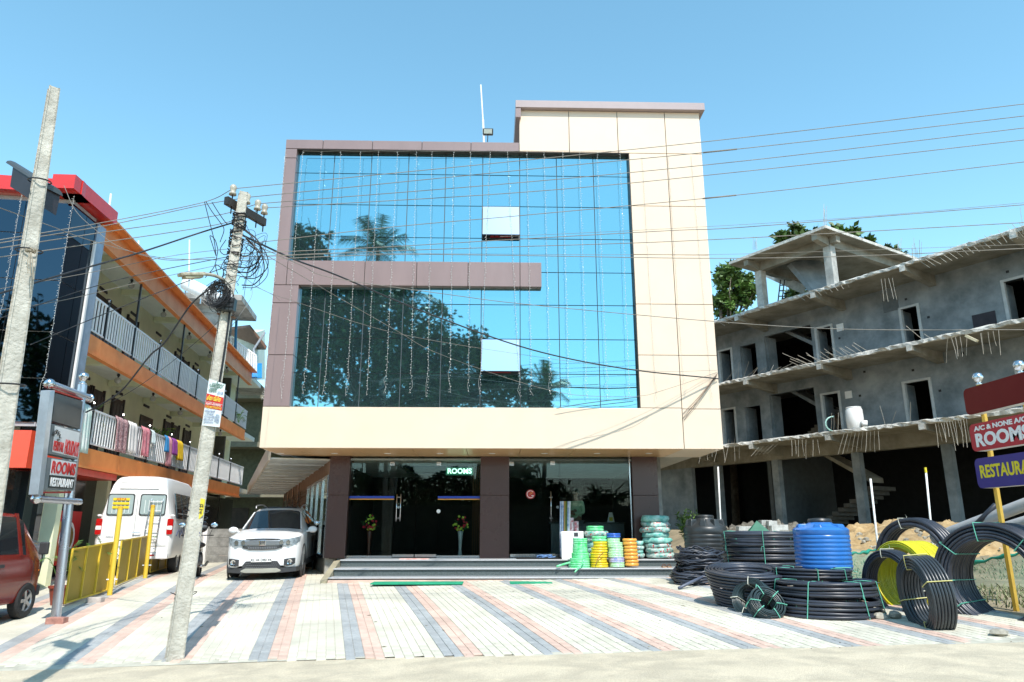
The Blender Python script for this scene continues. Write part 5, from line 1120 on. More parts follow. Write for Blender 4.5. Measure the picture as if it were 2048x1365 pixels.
leafy('weed_shrub', (P(1372, 1040, 19.8).x, 19.8, 1.25), 1.0, 26, 'weedy shrub beside the black tank', .4, .13, seed=41, col=(.18, .30, .06), group=None)
# ---- shop stock on the steps ----
def ringitem(x0, x1, y0, y1, Y, m_, lab, nm, cat_, grp, k=3, seed=0, lump=.0, wrap=None):
    a, c = P(x0 / 8.192 + 1100, y1 / 8.192 + 1010, Y), P(x1 / 8.192 + 1100, y0 / 8.192 + 1010, Y); r = (c.x - a.x) / 2; cx = (a.x + c.x) / 2; h = c.z - a.z; b = MB(); pr = []; ri = r * .42; rr_ = random.Random(seed + int(x0 + y0))
    for j in range(k):   # outer bulges
        for q in range(5):
            an = -pi / 2 + pi * q / 4; pr.append((r - h / k * .28 + h / k * .28 * cos(an), h * (j + .5) / k + h / k * .46 * sin(an)))
    pr = [(ri, .04 * h)] + pr + [(ri, .96 * h), (ri, .04 * h)]
    b.lathe(pr, (cx, Y, a.z), 28)
    if lump: b.v = [tuple(V(p) + V((p[0] - cx, p[1] - Y, 0)).normalized() * lump * noise.noise(V(p) * 9) * 1.5 + V((0, 0, lump * .7 * noise.noise(V(p) * 7 + V((5, 5, 5)))))) for p in b.v]
    o = b.build(nm, m_, None, smooth=True, angle=60); return tag(o, lab, cat_, grp)
posn = ['top', 'second from the top', 'third from the top', 'fourth from the top', 'fifth from the top', 'lowest', 'seventh', 'bottom']
def ordn(i, n): return 'topmost' if i == 0 else 'lowest' if i == n - 1 else ['', 'second', 'third', 'fourth', 'fifth', 'sixth', 'seventh'][i]
HG = mat('hose_green', (.03, .62, .16), .35, var=.1, scale=9, col2=(.30, .75, .45)); HY = mat('hose_yellow', (.78, .46, .01), .35, scale=8, col2=(.62, .55, .02)); HL = mat('hose_lime', (.35, .72, .28), .35, scale=40, col2=(.55, .78, .65)); HO = mat('hose_orange', (.85, .38, .06), .35, var=.06, scale=8); HB = mat('hose_blue', (.02, .13, .55), .35, scale=14, col2=(.03, .10, .4)); HWB = mat('hose_whiteblue', (.62, .62, .70), .4, scale=22, col2=(.16, .20, .55))
Ys = 17.68
for lst, m_, cn_, kk in (([(375, 610, 545, 640), (370, 610, 640, 710), (370, 615, 710, 785), (355, 640, 785, 870), (320, 650, 870, 945), (300, 655, 945, 1045)], HG, 'bright green', 3), ([(700, 935, 600, 697), (670, 945, 697, 780), (655, 940, 780, 865), (655, 935, 865, 945), (660, 955, 945, 1027)], HY, 'yellow', 2), ([(1190, 1420, 550, 662), (1205, 1430, 662, 778), (1210, 1440, 778, 895), (1225, 1450, 895, 1005)], HO, 'orange', 2)):
    for i, q in enumerate(lst): ringitem(*q, Ys, m_, '%s hose coil, %s in the %s stack on the steps' % (cn_, ordn(i, len(lst)), cn_), 'hose_coil', 'hose coil', '%s hose coils stacked on the steps' % cn_, k=kk, lump=.006 if m_ is HG else .003)
ll = [(930, 1145, 540, 615), (935, 1190, 615, 695), (950, 1200, 695, 777), (945, 1200, 777, 860), (960, 1215, 860, 940), (975, 1220, 940, 1018)]
for i, q in enumerate(ll): ringitem(*q, Ys + .02, HWB if i == 4 else HL, 'white and blue hose coil near the bottom of the lime stack' if i == 4 else 'lime speckled hose coil, %s in the lime stack' % ordn(i, 6), 'hose_coil', 'hose coil', 'lime hose coils stacked on the steps', k=3, lump=.004)
ringitem(920, 1155, 465, 540, Ys + .02, HB, 'blue hose coil crowning the lime stack', 'hose_coil', 'hose coil', None, k=2, lump=.008)
ringitem(680, 930, 510, 602, Ys + .05, HG, 'green hose coil resting on the yellow stack', 'hose_coil', 'hose coil', None, k=2, lump=.008)
BAG = mat('printed_bag', (.70, .70, .66), .45, scale=11, col2=(.03, .33, .27))
bn = BAG.node_tree; bsdf = bn.nodes['Principled BSDF']; src = bsdf.inputs['Base Color'].links[0].from_socket; vr = bn.nodes.new('ShaderNodeTexNoise'); vr.inputs['Scale'].default_value = 17; tcn = bn.nodes.new('ShaderNodeTexCoord'); bn.links.new(tcn.outputs['Object'], vr.inputs['Vector']); cr = bn.nodes.new('ShaderNodeValToRGB'); cr.color_ramp.elements[0].position = .60; cr.color_ramp.elements[1].position = .63; bn.links.new(vr.outputs[0], cr.inputs[0]); mxc = bn.nodes.new('ShaderNodeMix'); mxc.data_type = 'RGBA'; bn.links.new(cr.outputs[0], mxc.inputs[0]); bn.links.new(src, mxc.inputs[6]); mxc.inputs[7].default_value = (.48, .03, .04, 1); bn.links.new(mxc.outputs[2], bsdf.inputs['Base Color'])
BAG2 = mat('green_bag', (.04, .38, .31), .4, scale=8, col2=(.45, .66, .60))
bl = [(1490, 1930, 175, 285), (1500, 1955, 282, 370), (1470, 1965, 365, 455), (1510, 1955, 450, 535), (1525, 1990, 535, 625), (1545, 1990, 622, 710), (1560, 2010, 700, 785), (1580, 2040, 778, 866)]
for i, q in enumerate(bl): ringitem(*q, 18.55, BAG2 if i in (0, 3, 4) else BAG, 'plastic wrapped hose bag, %s of the tall stack by the right pillar' % ordn(i, 8), 'hose_bag', 'hose bag', 'wrapped hose bags stacked by the right pillar', k=1, lump=.035)
for i, q in enumerate([(1400, 1535, 590, 660), (1400, 1545, 662, 742), (1400, 1530, 738, 802), (1400, 1550, 798, 866)]): ringitem(*q, 18.45, BAG2 if i % 2 == 0 else BAG, 'small wrapped hose bag, %s of the short stack behind the orange coils' % ordn(i, 4), 'hose_bag', 'hose bag', 'small hose bags behind the orange coils', k=1, lump=.02)
for i, q in enumerate([(560, 960, 425, 525), (580, 900, 525, 610), (590, 900, 605, 700), (590, 900, 700, 780), (590, 900, 780, 866)]): ringitem(*q, 18.4, BAG if i < 2 else BAG2, 'wrapped hose bag, %s of the stack behind the green and yellow coils' % ordn(i, 5), 'hose_bag', 'hose bag', 'hose bags behind the green and yellow coils', k=1, lump=.02)
ringitem(595, 880, 345, 428, 18.4, HG, 'bright green hose coil on top of the wrapped bags', 'hose_coil', 'hose coil', None, k=2, lump=.01)
# loose ends
def hend(pts, r_, m_, lab): tag(MB().tube(cat_pts([P(x / 8.192 + 1100, y / 8.192 + 1010, Y) for x, y, Y in pts], 5), r_, 8).build('hose_end', m_, None, smooth=True), lab, 'hose')
hend([(330, 945, 17.4), (220, 975, 17.35), (110, 1010, 17.3)], .022, HG, 'green hose end pointing left from the green stack'); hend([(560, 900, 17.35), (500, 1000, 17.3), (405, 1105, 17.2)], .018, HG, 'green hose end hanging down over the step'); hend([(880, 780, 17.4), (800, 860, 17.4), (740, 1000, 17.4)], .008, mat('rope_brown', (.25, .12, .05), .8), 'thin brown cord across the yellow stack')
# white board and tubes at the door
a, c = P(1123.5, 1119, 18.3), P(1167, 1063, 18.3); wbd = thing('white_carton', 'tall white carton beside the right shop door', 'carton', (a.x, 18.3, ZP)); MB().box(a.x, c.x, 18.3, 18.5, ZP, c.z).build('box', WHITE, wbd, bevel=.006); q = P(1152, 1069, 18.3); MB().box(q.x - .05, q.x + .05, 18.292, 18.298, q.z - .05, q.z + .04).build('printed_mark', mat('dark_print', (.05, .05, .06), .6), wbd)
tubes = [(1121, 'cl_t1', (.75, .76, .78), (.05, .18, .45)), (1125, 'cl_t2', (.72, .74, .80), (.06, .2, .5)), (1129, 'cl_t3', (.45, .26, .08), None), (1132, 'cl_t4', (.10, .16, .02), None), (1136, 'cl_t5', (.72, .74, .78), (.06, .18, .4)), (1139, 'cl_t6', (.70, .70, .66), None)]
for i, (x, n_, c1_, c2_) in enumerate(tubes):
    a = P(x, 1064, 18.42); c = P(x + .5, 1003, 18.42); tag(MB().tube([a - V((0, 0, .6)), a, c], .022, 10).build('plastic_tube', mat(n_, c1_, .4, scale=9, col2=c2_, var=.1), None, smooth=True), ['white and blue printed tube, leftmost in the bundle by the door', 'white and blue tube second from the left by the door', 'brown wooden tube in the bundle by the door', 'dark green tube in the bundle by the door', 'white tube right of the dark green one', 'cream tube, rightmost of the upright bundle'][i], 'tube', 'upright tubes beside the right shop door')
for i, (x, y0, y1) in enumerate(((1143, 1036, 1064), (1153, 1043, 1064))):
    a = P(x, y1, 18.45); c = P(x, y0, 18.45); tag(MB().lathe([(.06, -.6), (.06, c.z - a.z), (0, c.z - a.z)], a, 14).build('wrapped_roll', mat('roll_print', (.70, .70, .72), .4, scale=14, col2=(.40, .03, .05)), None, smooth=True, angle=50), ['white wrapped roll behind the white carton', 'shorter red printed roll at the right of the carton'][i], 'roll')
a = P(1100, 1115, 18.5); b = MB(); r_ = random.Random(5)
for i in range(7): q = V((a.x + r_.uniform(-.25, .05), 18.5, ZP + .02)); b.tube(cat_pts([q + V((r_.uniform(-.12, .12), r_.uniform(-.05, .05), r_.uniform(0, .07))) for _ in range(4)], 3), .012, 4)
tag(b.build('blue_strap', mat('blue_strap', (.15, .30, .60), .5)), 'crumpled blue and white strap at the right door sill', 'strap')
# sandals on the step
for i, x in enumerate((1328, 1338)):
    a = P(x, 1131.5, 17.6); t = thing('sandal', ['left brown sandal of a pair on the steps', 'right brown sandal of a pair on the steps'][i], 'sandal', a, 'pair of sandals on the steps'); z = .885
    MB().ext([(a.x - .045, 17.5, z), (a.x + .045, 17.5, z), (a.x + .05, 17.66, z), (a.x + .035, 17.76, z), (a.x - .035, 17.76, z), (a.x - .05, 17.66, z)], (0, 0, .02)).build('sole', mat('sandal_tan', (.40, .25, .15), .7), t)
    MB().tube([(a.x - .05, 17.6, z + .02), (a.x - .02, 17.6, z + .07), (a.x + .02, 17.6, z + .07), (a.x + .05, 17.6, z + .02)], .012, 5).build('strap', mat('sandal_strap', (.12, .06, .04), .7), t)
# ---- rooms / restaurant sign at the right edge ----
SXc = 7.7; sn2 = V((-1, -.03, 0)).normalized(); sp0 = V((SXc, 12, 0))
def S2(px, py, o=0): return PL(px, py, sp0 + sn2 * o, sn2)
rsg = thing('roadside_sign', 'stacked sign boxes on yellow posts: blank red, red ROOMS, blue RESTAURANT', 'sign', V((SXc, 12, gz(7.7, 12))))
YP = mat('sign_post_yellow', (.55, .36, .05), .5, var=.1)
for i, (x, y) in enumerate(((1958, 771), (2041, 748))):
    p = PL(x, y, sp0 - sn2 * .16, sn2); MB().lathe([(.045, 0), (.045, p.z - gz(p.x, p.y) + .2)], (p.x, p.y, gz(p.x, p.y) - .2), 6).build('post', YP, rsg)
    MB().lathe([(.03, 0), (.05, .02), (.025, .04), (.06, .07), (.085, .13), (.06, .19), (0, .21)], p, 14).build('finial', STEEL, rsg, smooth=True)
def s2box(x0, yt, yb, nm, m_, y1end=8.9, th=.15, rad=.09):
    a = S2(x0, yt); c = S2(x0, yb); zt_, zb2 = a.z, c.z; y0_ = (a.y + c.y) / 2; pts = []
    for (cy2, cz2, a0) in ((y0_ - rad, zb2 + rad, -90), (y0_ - rad, zt_ - rad, 0), (y1end + rad, zt_ - rad, 90), (y1end + rad, zb2 + rad, 180)):
        for k in range(5): an = radians(a0 + 90 * k / 4); pts.append((cy2 + rad * cos(an), cz2 + rad * sin(an)))
    b = MB(); b.ext([(SXc + (.03 * (12 - y) * -1 if False else 0), y, z) for y, z in pts], (th, 0, 0)); b.build(nm + '_case', mat('sign_case', (.72, .72, .72), .4, var=.03), rsg)
    b = MB(); b.ext([(SXc - .012, y, z) for y, z in pts], (.011, 0, 0)); b.build(nm + '_face', m_, rsg); return y0_, zt_, zb2
s2box(1933, 779, 833, 'blank', mat('maroon_face', (.13, .004, .005), .5, var=.02, spec=.2), y1end=9.6)
yl, zt2, zb2 = s2box(1945, 850, 905, 'rooms', mat('crimson_face', (.42, .012, .03), .45, var=.04), y1end=9.6)
yl3, zt3_, zb3 = s2box(1956, 918, 978, 'restaurant', mat('navy_face', (.035, .025, .22), .45, var=.04), y1end=9.6)
YL = mat('sign_yellow', (.75, .62, .02), .5, var=0)
def fit(s, y0_, y1_, z, h, m_, bold=.006):
    o = text('lettering', s, h * 1.36, m_, rsg, (SXc - .014, (y0_ + y1_) / 2, z), (0, -1, 0), (0, 0, 1), .002, bold=bold); xs = [v.co.x for v in o.data.vertices]; k = abs(y1_ - y0_) / (max(xs) - min(xs)); o.matrix_basis = o.matrix_basis @ Matrix.Diagonal((k, 1, 1, 1))
H2_ = zt2 - zb2
fit('A/C & NONE A/C', yl - .12, 10.12, zt2 - H2_ * .20, H2_ * .17, SWh, .004); fit('ROOMS', yl - .11, 10.10, zb2 + H2_ * .36, H2_ * .47, SWh, .012); fit('RESTAURANT', yl3 - .10, 9.95, (zt3_ + zb3) / 2 + .01, (zt3_ - zb3) * .42, YL, .008)
# ================= POLES AND WIRES =================
PCON = mat('pole_concrete', (.58, .565, .50), .95, scale=7, col2=(.40, .385, .33), bump=.9, bscale=30); PSTN = mat('pole_side', (.38, .38, .35), .95, scale=3, col2=(.27, .27, .25), bump=.4, bscale=20)
# tall pole at the left edge
Yp = 6.75; pt0 = P(108, 178, Yp); pb0 = P(-28, 1060, Yp); dr = (pb0 - pt0) / (pt0.z - pb0.z)
pbb = pt0 + dr * (pt0.z - gz(-5, 7) + .1)
lp_ = thing('concrete_pole', 'tall pale concrete pole at the left edge with a rope tied round it', 'utility pole', pbb)
def taper_pole(b, a, c, wa, wc, da, dc, rot=0.):
    x = V((cos(rot), sin(rot), 0)); y = V((-sin(rot), cos(rot), 0)); N = 12; r_ = random.Random(2); vs = []
    for i in range(N + 1):
        t = i / N; p = a.lerp(c, t); w_, d_ = lerp(wa, wc, t) / 2, lerp(da, dc, t) / 2; ch = .012
        for (sx_, sy2, m_) in ((-1, -1, 0), (1, -1, 0), (1, 1, 0), (-1, 1, 0)):
            for q in ((ch if sx_ * sy2 > 0 else 0, 0 if sx_ * sy2 > 0 else ch), (0 if sx_ * sy2 > 0 else ch, ch if sx_ * sy2 > 0 else 0)):
                vs.append(p + x * (sx_ * (w_ - q[0])) + y * (sy2 * (d_ - q[1])) + V((r_.uniform(-.002, .002), r_.uniform(-.002, .002), 0)))
    n = 8; fs = [(i * n + k, i * n + (k + 1) % n, (i + 1) * n + (k + 1) % n, (i + 1) * n + k) for i in range(N) for k in range(n)] + [tuple(range(n))[::-1], tuple(N * n + k for k in range(n))]
    return b.poly(vs, fs)
taper_pole(MB(), pbb, pt0, .225, .098, .225, .11, .72).build('shaft', PCON, lp_)
for (y, w2) in ((363, .14), (502, .16), (770, .19)):
    c = P(108 - (y - 178) * .154, y, Yp); b = MB(); b.tube([c + V((cos(a) * w2 * .72, sin(a) * w2 * .72, .012 * sin(a))) for a in [2 * pi * k / 12 for k in range(12)]], .008, 4, closed=True); b.build('wire_band', BLACK, lp_)
c = P(62, 502, Yp - .13); b = MB(); r_ = random.Random(4)
for k in range(7): b.tube(cat_pts([c + V((r_.uniform(-.06, .06), r_.uniform(-.02, .02), r_.uniform(-.02, .03))) for _ in range(4)], 3), .007, 4)
for k in range(3): b.tube(cat_pts([c, c + V((.02 * k, -.02, -.1)), c + V((.03 + .03 * k, -.03, -.24 - .03 * k))], 4), .006, 4)
b.build('rope_knot', mat('rope', (.33, .29, .22), .9), lp_)
sl = thing('spot_light_hood', 'black hooded floodlight fixed behind the tall left pole', 'flood light', P(62, 365, Yp + .3))
cR = P(92, 378, Yp + .25); cL = P(28, 338, Yp + .4)
b = MB(); arc = []
for k in range(7): a = pi * k / 6; arc.append((cos(a) * .10, sin(a) * .06))
dv = (cR - cL); nrm = V((dv.y, -dv.x, 0)).normalized(); p0 = [cL + nrm * u_ + V((0, 0, v_ + .02)) for u_, v_ in arc]; b.ext(p0, dv * 1.25); b.build('hood', mat('hood_grey', (.06, .07, .075), .35), sl)
b = MB(); p0 = [cL + dv * .2 + nrm * u_ + V((0, 0, v_)) for u_, v_ in ((-.08, -.22), (.08, -.20), (.09, .03), (-.09, .03))]; b.ext(p0, dv * 1.0); b.build('housing', mat('hood_dark', (.03, .025, .03), .4), sl)
b = MB(); b.tube([pt0.lerp(pbb, .2) + V((0, .05, 0)), cR], .03, 6); b.build('bracket', BLACK, sl)
# leaning utility pole
ub = G(348, 1318); ub.z -= .1; Yu = ub.y + .15; ut = P(487, 386, Yu)
up_ = thing('utility_pole', 'leaning weathered concrete utility pole in front of the paved drive', 'utility pole', ub)
taper_pole(MB(), ub, ut, .205, .12, .20, .12, .5).build('shaft', PCON, up_)
def UP_(y, dx=0, dY=0): # point on the pole at pixel row y
    t = (1318 - y) / (1318 - 386); return P(lerp(348, 487, t) + dx, y, Yu + dY)
arm0, arm1 = P(452, 401, Yu - .15), P(529, 446, Yu + .05); arm1 = PL(529, 446, (0, 0, arm0.z), (0, 0, 1))
MB().beam(arm0, arm1, .07, .12).build('crossarm', mat('black_iron', (.025, .022, .02), .6, var=.3), up_)
adv = arm1 - arm0
for i, (u_, hgt) in enumerate(((.14, .10), (.50, .14), (.78, .12), (.97, .0))):
    p = arm0 + adv * u_ + V((0, 0, .06)); o = MB().tube([p - V((0, 0, .22)), p + V((0, 0, .12))], .01, 6).build('insulator_pin', BLACK, up_)
    MB().lathe([(.02, 0), (.055, 0), (.05, .03), (.035, .05), (.045, .08), (.05, .13), (.03, .16), (0, .165)], p + V((0, 0, .08)), 12).build('insulator', mat('porcelain', (.45, .42, .34), .3, var=.2, scale=12), o, smooth=True)
INS = [arm0 + adv * u_ + V((0, 0, .24)) for u_ in (.14, .50, .78, .97)]
# tar band of wrapped cables
b = MB(); r_ = random.Random(9)
for k in range(46):
    y = r_.uniform(428, 520); a0 = r_.uniform(0, 6); c = UP_(y); b.tube([c + V((cos(a0 + a) * .10, sin(a0 + a) * .10, (a - 1.5) * r_.uniform(-.03, .03))) for a in (0, .8, 1.6, 2.4, 3.2)], r_.uniform(.006, .012), 4)
b.build('cable_wrap', BLACK, up_)
b = MB()
for k in range(26):
    y = r_.uniform(520, 640); a0 = r_.uniform(0, 6); c = UP_(y); b.tube([c + V((cos(a0 + a) * .12, sin(a0 + a) * .12, (a - 1.5) * r_.uniform(-.06, .06))) for a in (0, .8, 1.6, 2.4)], r_.uniform(.004, .007), 4)
for y in (1010, 1024, 1036, 1188):
    c = UP_(y); b.tube([c + V((cos(a) * .155, sin(a) * .155, .02 * sin(2 * a + y))) for a in [2 * pi * k / 14 for k in range(14)]], .006, 4, closed=True)
o = b.build('binding_wire', BLACK, up_); o['kind'] = 'stuff'
b = MB(); b.tube(cat_pts([UP_(640, -9, -.1), UP_(700, -10, -.1), UP_(760, -10, -.12)], 5), .012, 5); b.tube(cat_pts([UP_(600, 8, -.1), UP_(720, 9, -.12), UP_(850, 6, -.1)], 5), .014, 5); b.build('down_cable', BLACK, up_)
# coil of spare cable, loops right of the pole
cc = thing('cable_coil', 'thick bundle of coiled black cable hung on the leaning pole', 'cable coil', P(437, 590, Yu - .2)); b = MB(); c = P(437, 591, Yu - .2)
for k in range(46):
    rx, rz = r_.uniform(.07, .19), r_.uniform(.09, .21); o_ = V((r_.uniform(-.05, .05), r_.uniform(-.06, .05), r_.uniform(-.05, .05))); ti = r_.uniform(-.5, .5)
    b.tube([c + o_ + V((rx * cos(a), ti * rx * cos(a) * .4, rz * sin(a) - ti * rx * cos(a) * .3)) for a in [2 * pi * s / 16 for s in range(16)]], .0045, 3, closed=True)
b.build('loops', mat('cable_dark', (.03, .03, .033), .5, var=.3), cc)
lo = thing('cable_loops', 'hanging loops of thin black cable right of the pole head', 'cable', P(515, 520, Yu)); b = MB()
for k in range(9):
    x0, y0 = r_.uniform(486, 500), r_.uniform(455, 500); w_, h_ = r_.uniform(18, 42), r_.uniform(50, 92)
    b.tube(cat_pts([P(x0, y0, Yu), P(x0 + w_ * .8, y0 + h_ * .3, Yu - .05), P(x0 + w_, y0 + h_ * .7, Yu), P(x0 + w_ * .4, y0 + h_, Yu + .05), P(x0 - 12, y0 + h_ * 1.02, Yu)], 7), r_.uniform(.004, .009), 4)
for k in range(12): b.tube(cat_pts([P(r_.uniform(480, 500), r_.uniform(450, 560), Yu), P(r_.uniform(500, 540), r_.uniform(470, 560), Yu), P(r_.uniform(485, 530), r_.uniform(480, 600), Yu)], 6), .004, 3)
b.build('loops', BLACK, lo)
lf = thing('cable_tangle', 'tangle of thin cables hanging left of the pole head', 'cable', P(430, 500, Yu)); b = MB()
for pts in ([(409, 404), (418, 440), (428, 480), (432, 512)], [(412, 404), (425, 425), (440, 445), (448, 460), (440, 485)], [(424, 405), (440, 430), (455, 448), (470, 442)], [(432, 512), (425, 490), (420, 472), (430, 480), (436, 500)], [(436, 500), (430, 530), (420, 545), (410, 556)], [(440, 540), (450, 520), (465, 515), (460, 535)], [(448, 540), (432, 530), (434, 545), (440, 560)], [(452, 480), (440, 500), (450, 510), (462, 500)]): b.tube(cat_pts([P(x, y, Yu) for x, y in pts], 6), .006, 4)
b.build('loops', BLACK, lf)
# meter box, street lamp, bracket
a = P(455, 608, Yu - .14); bx_ = thing('junction_box', 'black ribbed junction box strapped below the cable bundle', 'junction box', a); MB().hexa([a + V(p) for p in ((-.13, -.05, -.10), (.11, -.07, -.12), (.11, .05, -.12), (-.13, .07, -.10), (-.12, -.05, .08), (.12, -.07, .07), (.12, .05, .07), (-.12, .07, .08))]).build('case', BPL, bx_, bevel=.012)
for j in range(5): MB().beam(a + V((-.12 + j * .055, -.065, -.10)), a + V((-.11 + j * .055, -.068, .07)), .008, .012).build('rib', BLACK, bx_)
for j in range(2): MB().beam(a + V((-.125, -.065, -.05 + j * .07)), a + V((.115, -.08, -.06 + j * .07)), .008, .012).build('rib', BLACK, bx_)
MB().beam(UP_(628, -16, -.05), UP_(636, 20, -.05), .04, .02).build('bracket', mat('rust', (.22, .11, .06), .8), bx_)
sm = thing('street_lamp', 'short street lamp arm with a weathered flat head pointing left', 'street lamp', UP_(575)); MB().tube(cat_pts([UP_(566, 0), P(430, 552, Yu - .1), P(405, 548, Yu - .25)], 6), .025, 8).build('arm', mat('lamp_arm', (.42, .40, .33), .7, var=.3), sm, smooth=True)
hA, hB = P(408, 549, Yu - .25), P(358, 550, Yu - .5); MB().beam(hA, hB, .12, .045).build('lamp_head', mat('lamp_head', (.50, .47, .36), .7, scale=14, col2=(.20, .17, .11)), sm, bevel=.01); MB().beam(hA - V((.03, 0, .04)), hB.lerp(hA, .2) - V((0, 0, .045)), .10, .03).build('lens', mat('old_lens', (.45, .42, .28), .5, var=.3), sm)
MB().tube([UP_(590, 6, -.1), UP_(608, 14, -.14)], .022, 8).build('white_tube', WHITE, up_)
# notice board on the pole
nbc = [(418, 758), (451, 769), (439, 855), (404, 851)]; NB = thing('notice_board', 'white Malayalam notice board with a red band nailed to the leaning pole', 'notice board', UP_(805)); nyp = UP_(805, 0, -.17); nn = V((.18, -1, 0)).normalized()
def NP(x, y, o=0): return PL(x, y, nyp + nn * o, nn)
MB().ext([NP(*q) for q in nbc], nn * -.008).build('board', mat('board_white', (.62, .68, .70), .5, var=.05), NB)
def nband(t0, t1, m_, u0=.02, u1=.98, o=.003, nm='band'):
    def Q(u_, t): return NP(*nbc[0], o).lerp(NP(*nbc[3], o), t).lerp(NP(*nbc[1], o).lerp(NP(*nbc[2], o), t), u_)
    MB().ext([Q(u0, t0), Q(u1, t0), Q(u1, t1), Q(u0, t1)], nn * -.002).build(nm, m_, NB); return Q
nred = mat('board_red', (.50, .02, .015), .6, var=.04)
Q = nband(.315, .475, nred, 0, 1); nband(.485, .545, nred, 0, 1); nband(.55, .62, nred, 0, 1)
def ntext(s, t, u0, u1, hh, m_, bold=.0, op=1.):
    a, c = Q(u0, t), Q(u1, t); o = text('lettering', s, hh, m_, NB, (a + c) / 2 + nn * .006, c - a, Q(.5, 0) - Q(.5, 1), .001, bold=bold); xs = [v.co.x for v in o.data.vertices]
    if xs and max(xs) > min(xs): o.matrix_basis = o.matrix_basis @ Matrix.Diagonal(((c - a).length / (max(xs) - min(xs)), 1, 1, 1))
ing, iny, inb = mat('ink_green', (.02, .12, .07), .6, var=0), mat('ink_yellow', (.75, .62, .05), .6, var=0), mat('ink_blue', (.15, .22, .38), .6, var=0)
ntext('പെരിയാർ', .09, .12, .92, .10, ing, .0015); ntext('ഫെസ്റ്റ്', .215, .10, .55, .09, ing, .0015); ntext('2018', .24, .60, .92, .06, inb); ntext('ക്രയ വിക്രയം', .395, .06, .95, .085, iny, .002)
ntext('മേളയിൽ പങ്കെടുക്കുക', .515, .06, .95, .045, SWh); ntext('വരൂ ആസ്വദിക്കൂ', .585, .06, .95, .05, iny)
for i, s in enumerate(('അമ്യൂസ്മെന്റ്', 'പാർക്ക്', 'ഫുഡ് കോർട്ട്', 'കലാപരിപാടി', 'പ്രദർശനം')): ntext(s, .68 + i * .06, .04, .62 - .05 * (i % 2), .038, inb)
b = MB()
for k in range(5): b.tube(cat_pts([Q(.62 + r_.uniform(0, .3), .72 + r_.uniform(0, .22)) + nn * .006 for _ in range(5)], 3), .003, 3)
b.build('sketch', mat('sketch_grey', (.35, .42, .52), .7, var=0), NB)
# yellow number plate
yc = UP_(1018, 6, -.16); yt_ = thing('pole_number_tag', 'yellow painted number tag 1 44 over 64 on the leaning pole', 'number tag', yc)
MB().ext([yc + V(p) for p in ((-.055, 0, -.09), (0, 0, -.14), (.055, 0, -.08), (.06, 0, .12), (0, 0, .135), (-.05, 0, .12))], (0, .006, 0)).build('plate', mat('tag_yellow', (.70, .58, .05), .6, var=.08), yt_)
MB().beam(yc + V((-.035, -.003, .06)), yc + V((.04, -.003, .055)), .004, .006).build('rule', SBk, yt_); MB().beam(yc + V((-.035, -.003, .0)), yc + V((.045, -.003, -.012)), .004, .007).build('rule', SBk, yt_)
for s, dz in (('1·44', .03), ('64', -.05)): text('digits', s, .055 if dz > 0 else .075, SBk, yt_, yc + V((.003, -.004, dz)), (1, 0, 0), (0, 0, 1), .001)
b = MB()
for k in range(24): y = r_.uniform(1045, 1090); q = UP_(y, r_.uniform(-2, 14), -.148); b.ball(q, r_.uniform(.006, .014), 5, (1, .2, 1))
o = b.build('paint_marks', mat('paint_blue', (.10, .13, .30), .7), up_); o['kind'] = 'stuff'
MB().ball(UP_(1160, 4, -.11), .06, 8, (.8, .3, 1.5)).build('rust_stain', mat('stain', (.36, .27, .12), .9), up_)
# ---- wires ----
WG = mat('wire_grey', (.22, .20, .17), .6, var=.2); WB = mat('wire_black', (.02, .02, .022), .5, var=0)
def wire(pts, lab, r=.006, m_=WG, nm='power_line', grp='overhead power lines', knot=None):
    q = cat_pts([p if isinstance(p, V) else P(*p) for p in pts], 8); b = MB(); b.tube(q, r, 5, cap=False)
    if knot: 
        for (x, y, Y) in knot:
            k_ = min(range(1, len(q) - 1), key=lambda i: abs(q[i].x - P(x, y, Y).x)); d_ = (q[k_ + 1] - q[k_ - 1]).normalized(); b.tube([q[k_] - d_ * .25, q[k_], q[k_] + d_ * .25], r * 2.0, 5)
    return tag(b.build(nm, m_, None, smooth=True), lab, 'wire', grp)
YR = 9.2
wire([INS[0], (1060, 320, 9.9), (1500, 274, 9.6), (2060, 207, YR)], 'topmost thin wire running right from the pole across the facade')
wire([INS[1], (1060, 339, 9.95), (1500, 296, 9.6), (2060, 231, YR)], 'second wire from the top crossing the facade, with a short splice', knot=[(1428, 305, 9.65)])
wire([INS[2], (1060, 364, 10.0), (1500, 321, 9.7), (2060, 255, YR)], 'third wire from the top running right from the pole')
wire([INS[3], (1060, 384, 10.05), (1500, 342, 9.7), (2060, 279, YR)], 'fourth wire from the top running right from the pole')
wire([UP_(490, 6), (780, 455, 10.3), (1060, 430, 10.1), (1500, 388, 9.8), (2060, 323, YR)], 'fifth wire from the top, with a long splice at the right', knot=[(1470, 391, 9.8)])
wire([UP_(508, 6), (760, 495, 10.3), (1000, 481, 10.1), (1335, 462, 9.9), (1500, 454, 9.8), (2060, 409, YR)], 'upper wire of the middle pair ending near the right building')
wire([(1000, 474, 10.1), (1335, 458, 9.9), (1700, 436, 9.6), (2060, 405, YR)], 'very thin messenger wire just above the middle pair', r=.003)
wire([UP_(515, 6), (760, 503, 10.3), (1000, 495, 10.1), (1400, 481, 9.8), (2060, 445, YR)], 'lower wire of the middle pair')
wire([UP_(522, 5), (760, 510, 10.3), (1000, 511, 10.1), (1400, 517, 9.8), (1700, 513, 9.6), (2060, 497, YR)], 'nearly level wire passing below the stair head slab')
wire([UP_(518, 5), (700, 508, 10.3), (1240, 510, 10.0), (1500, 508, 9.8), (2060, 489, YR)], 'thin level messenger wire above the nearly level one', r=.003)
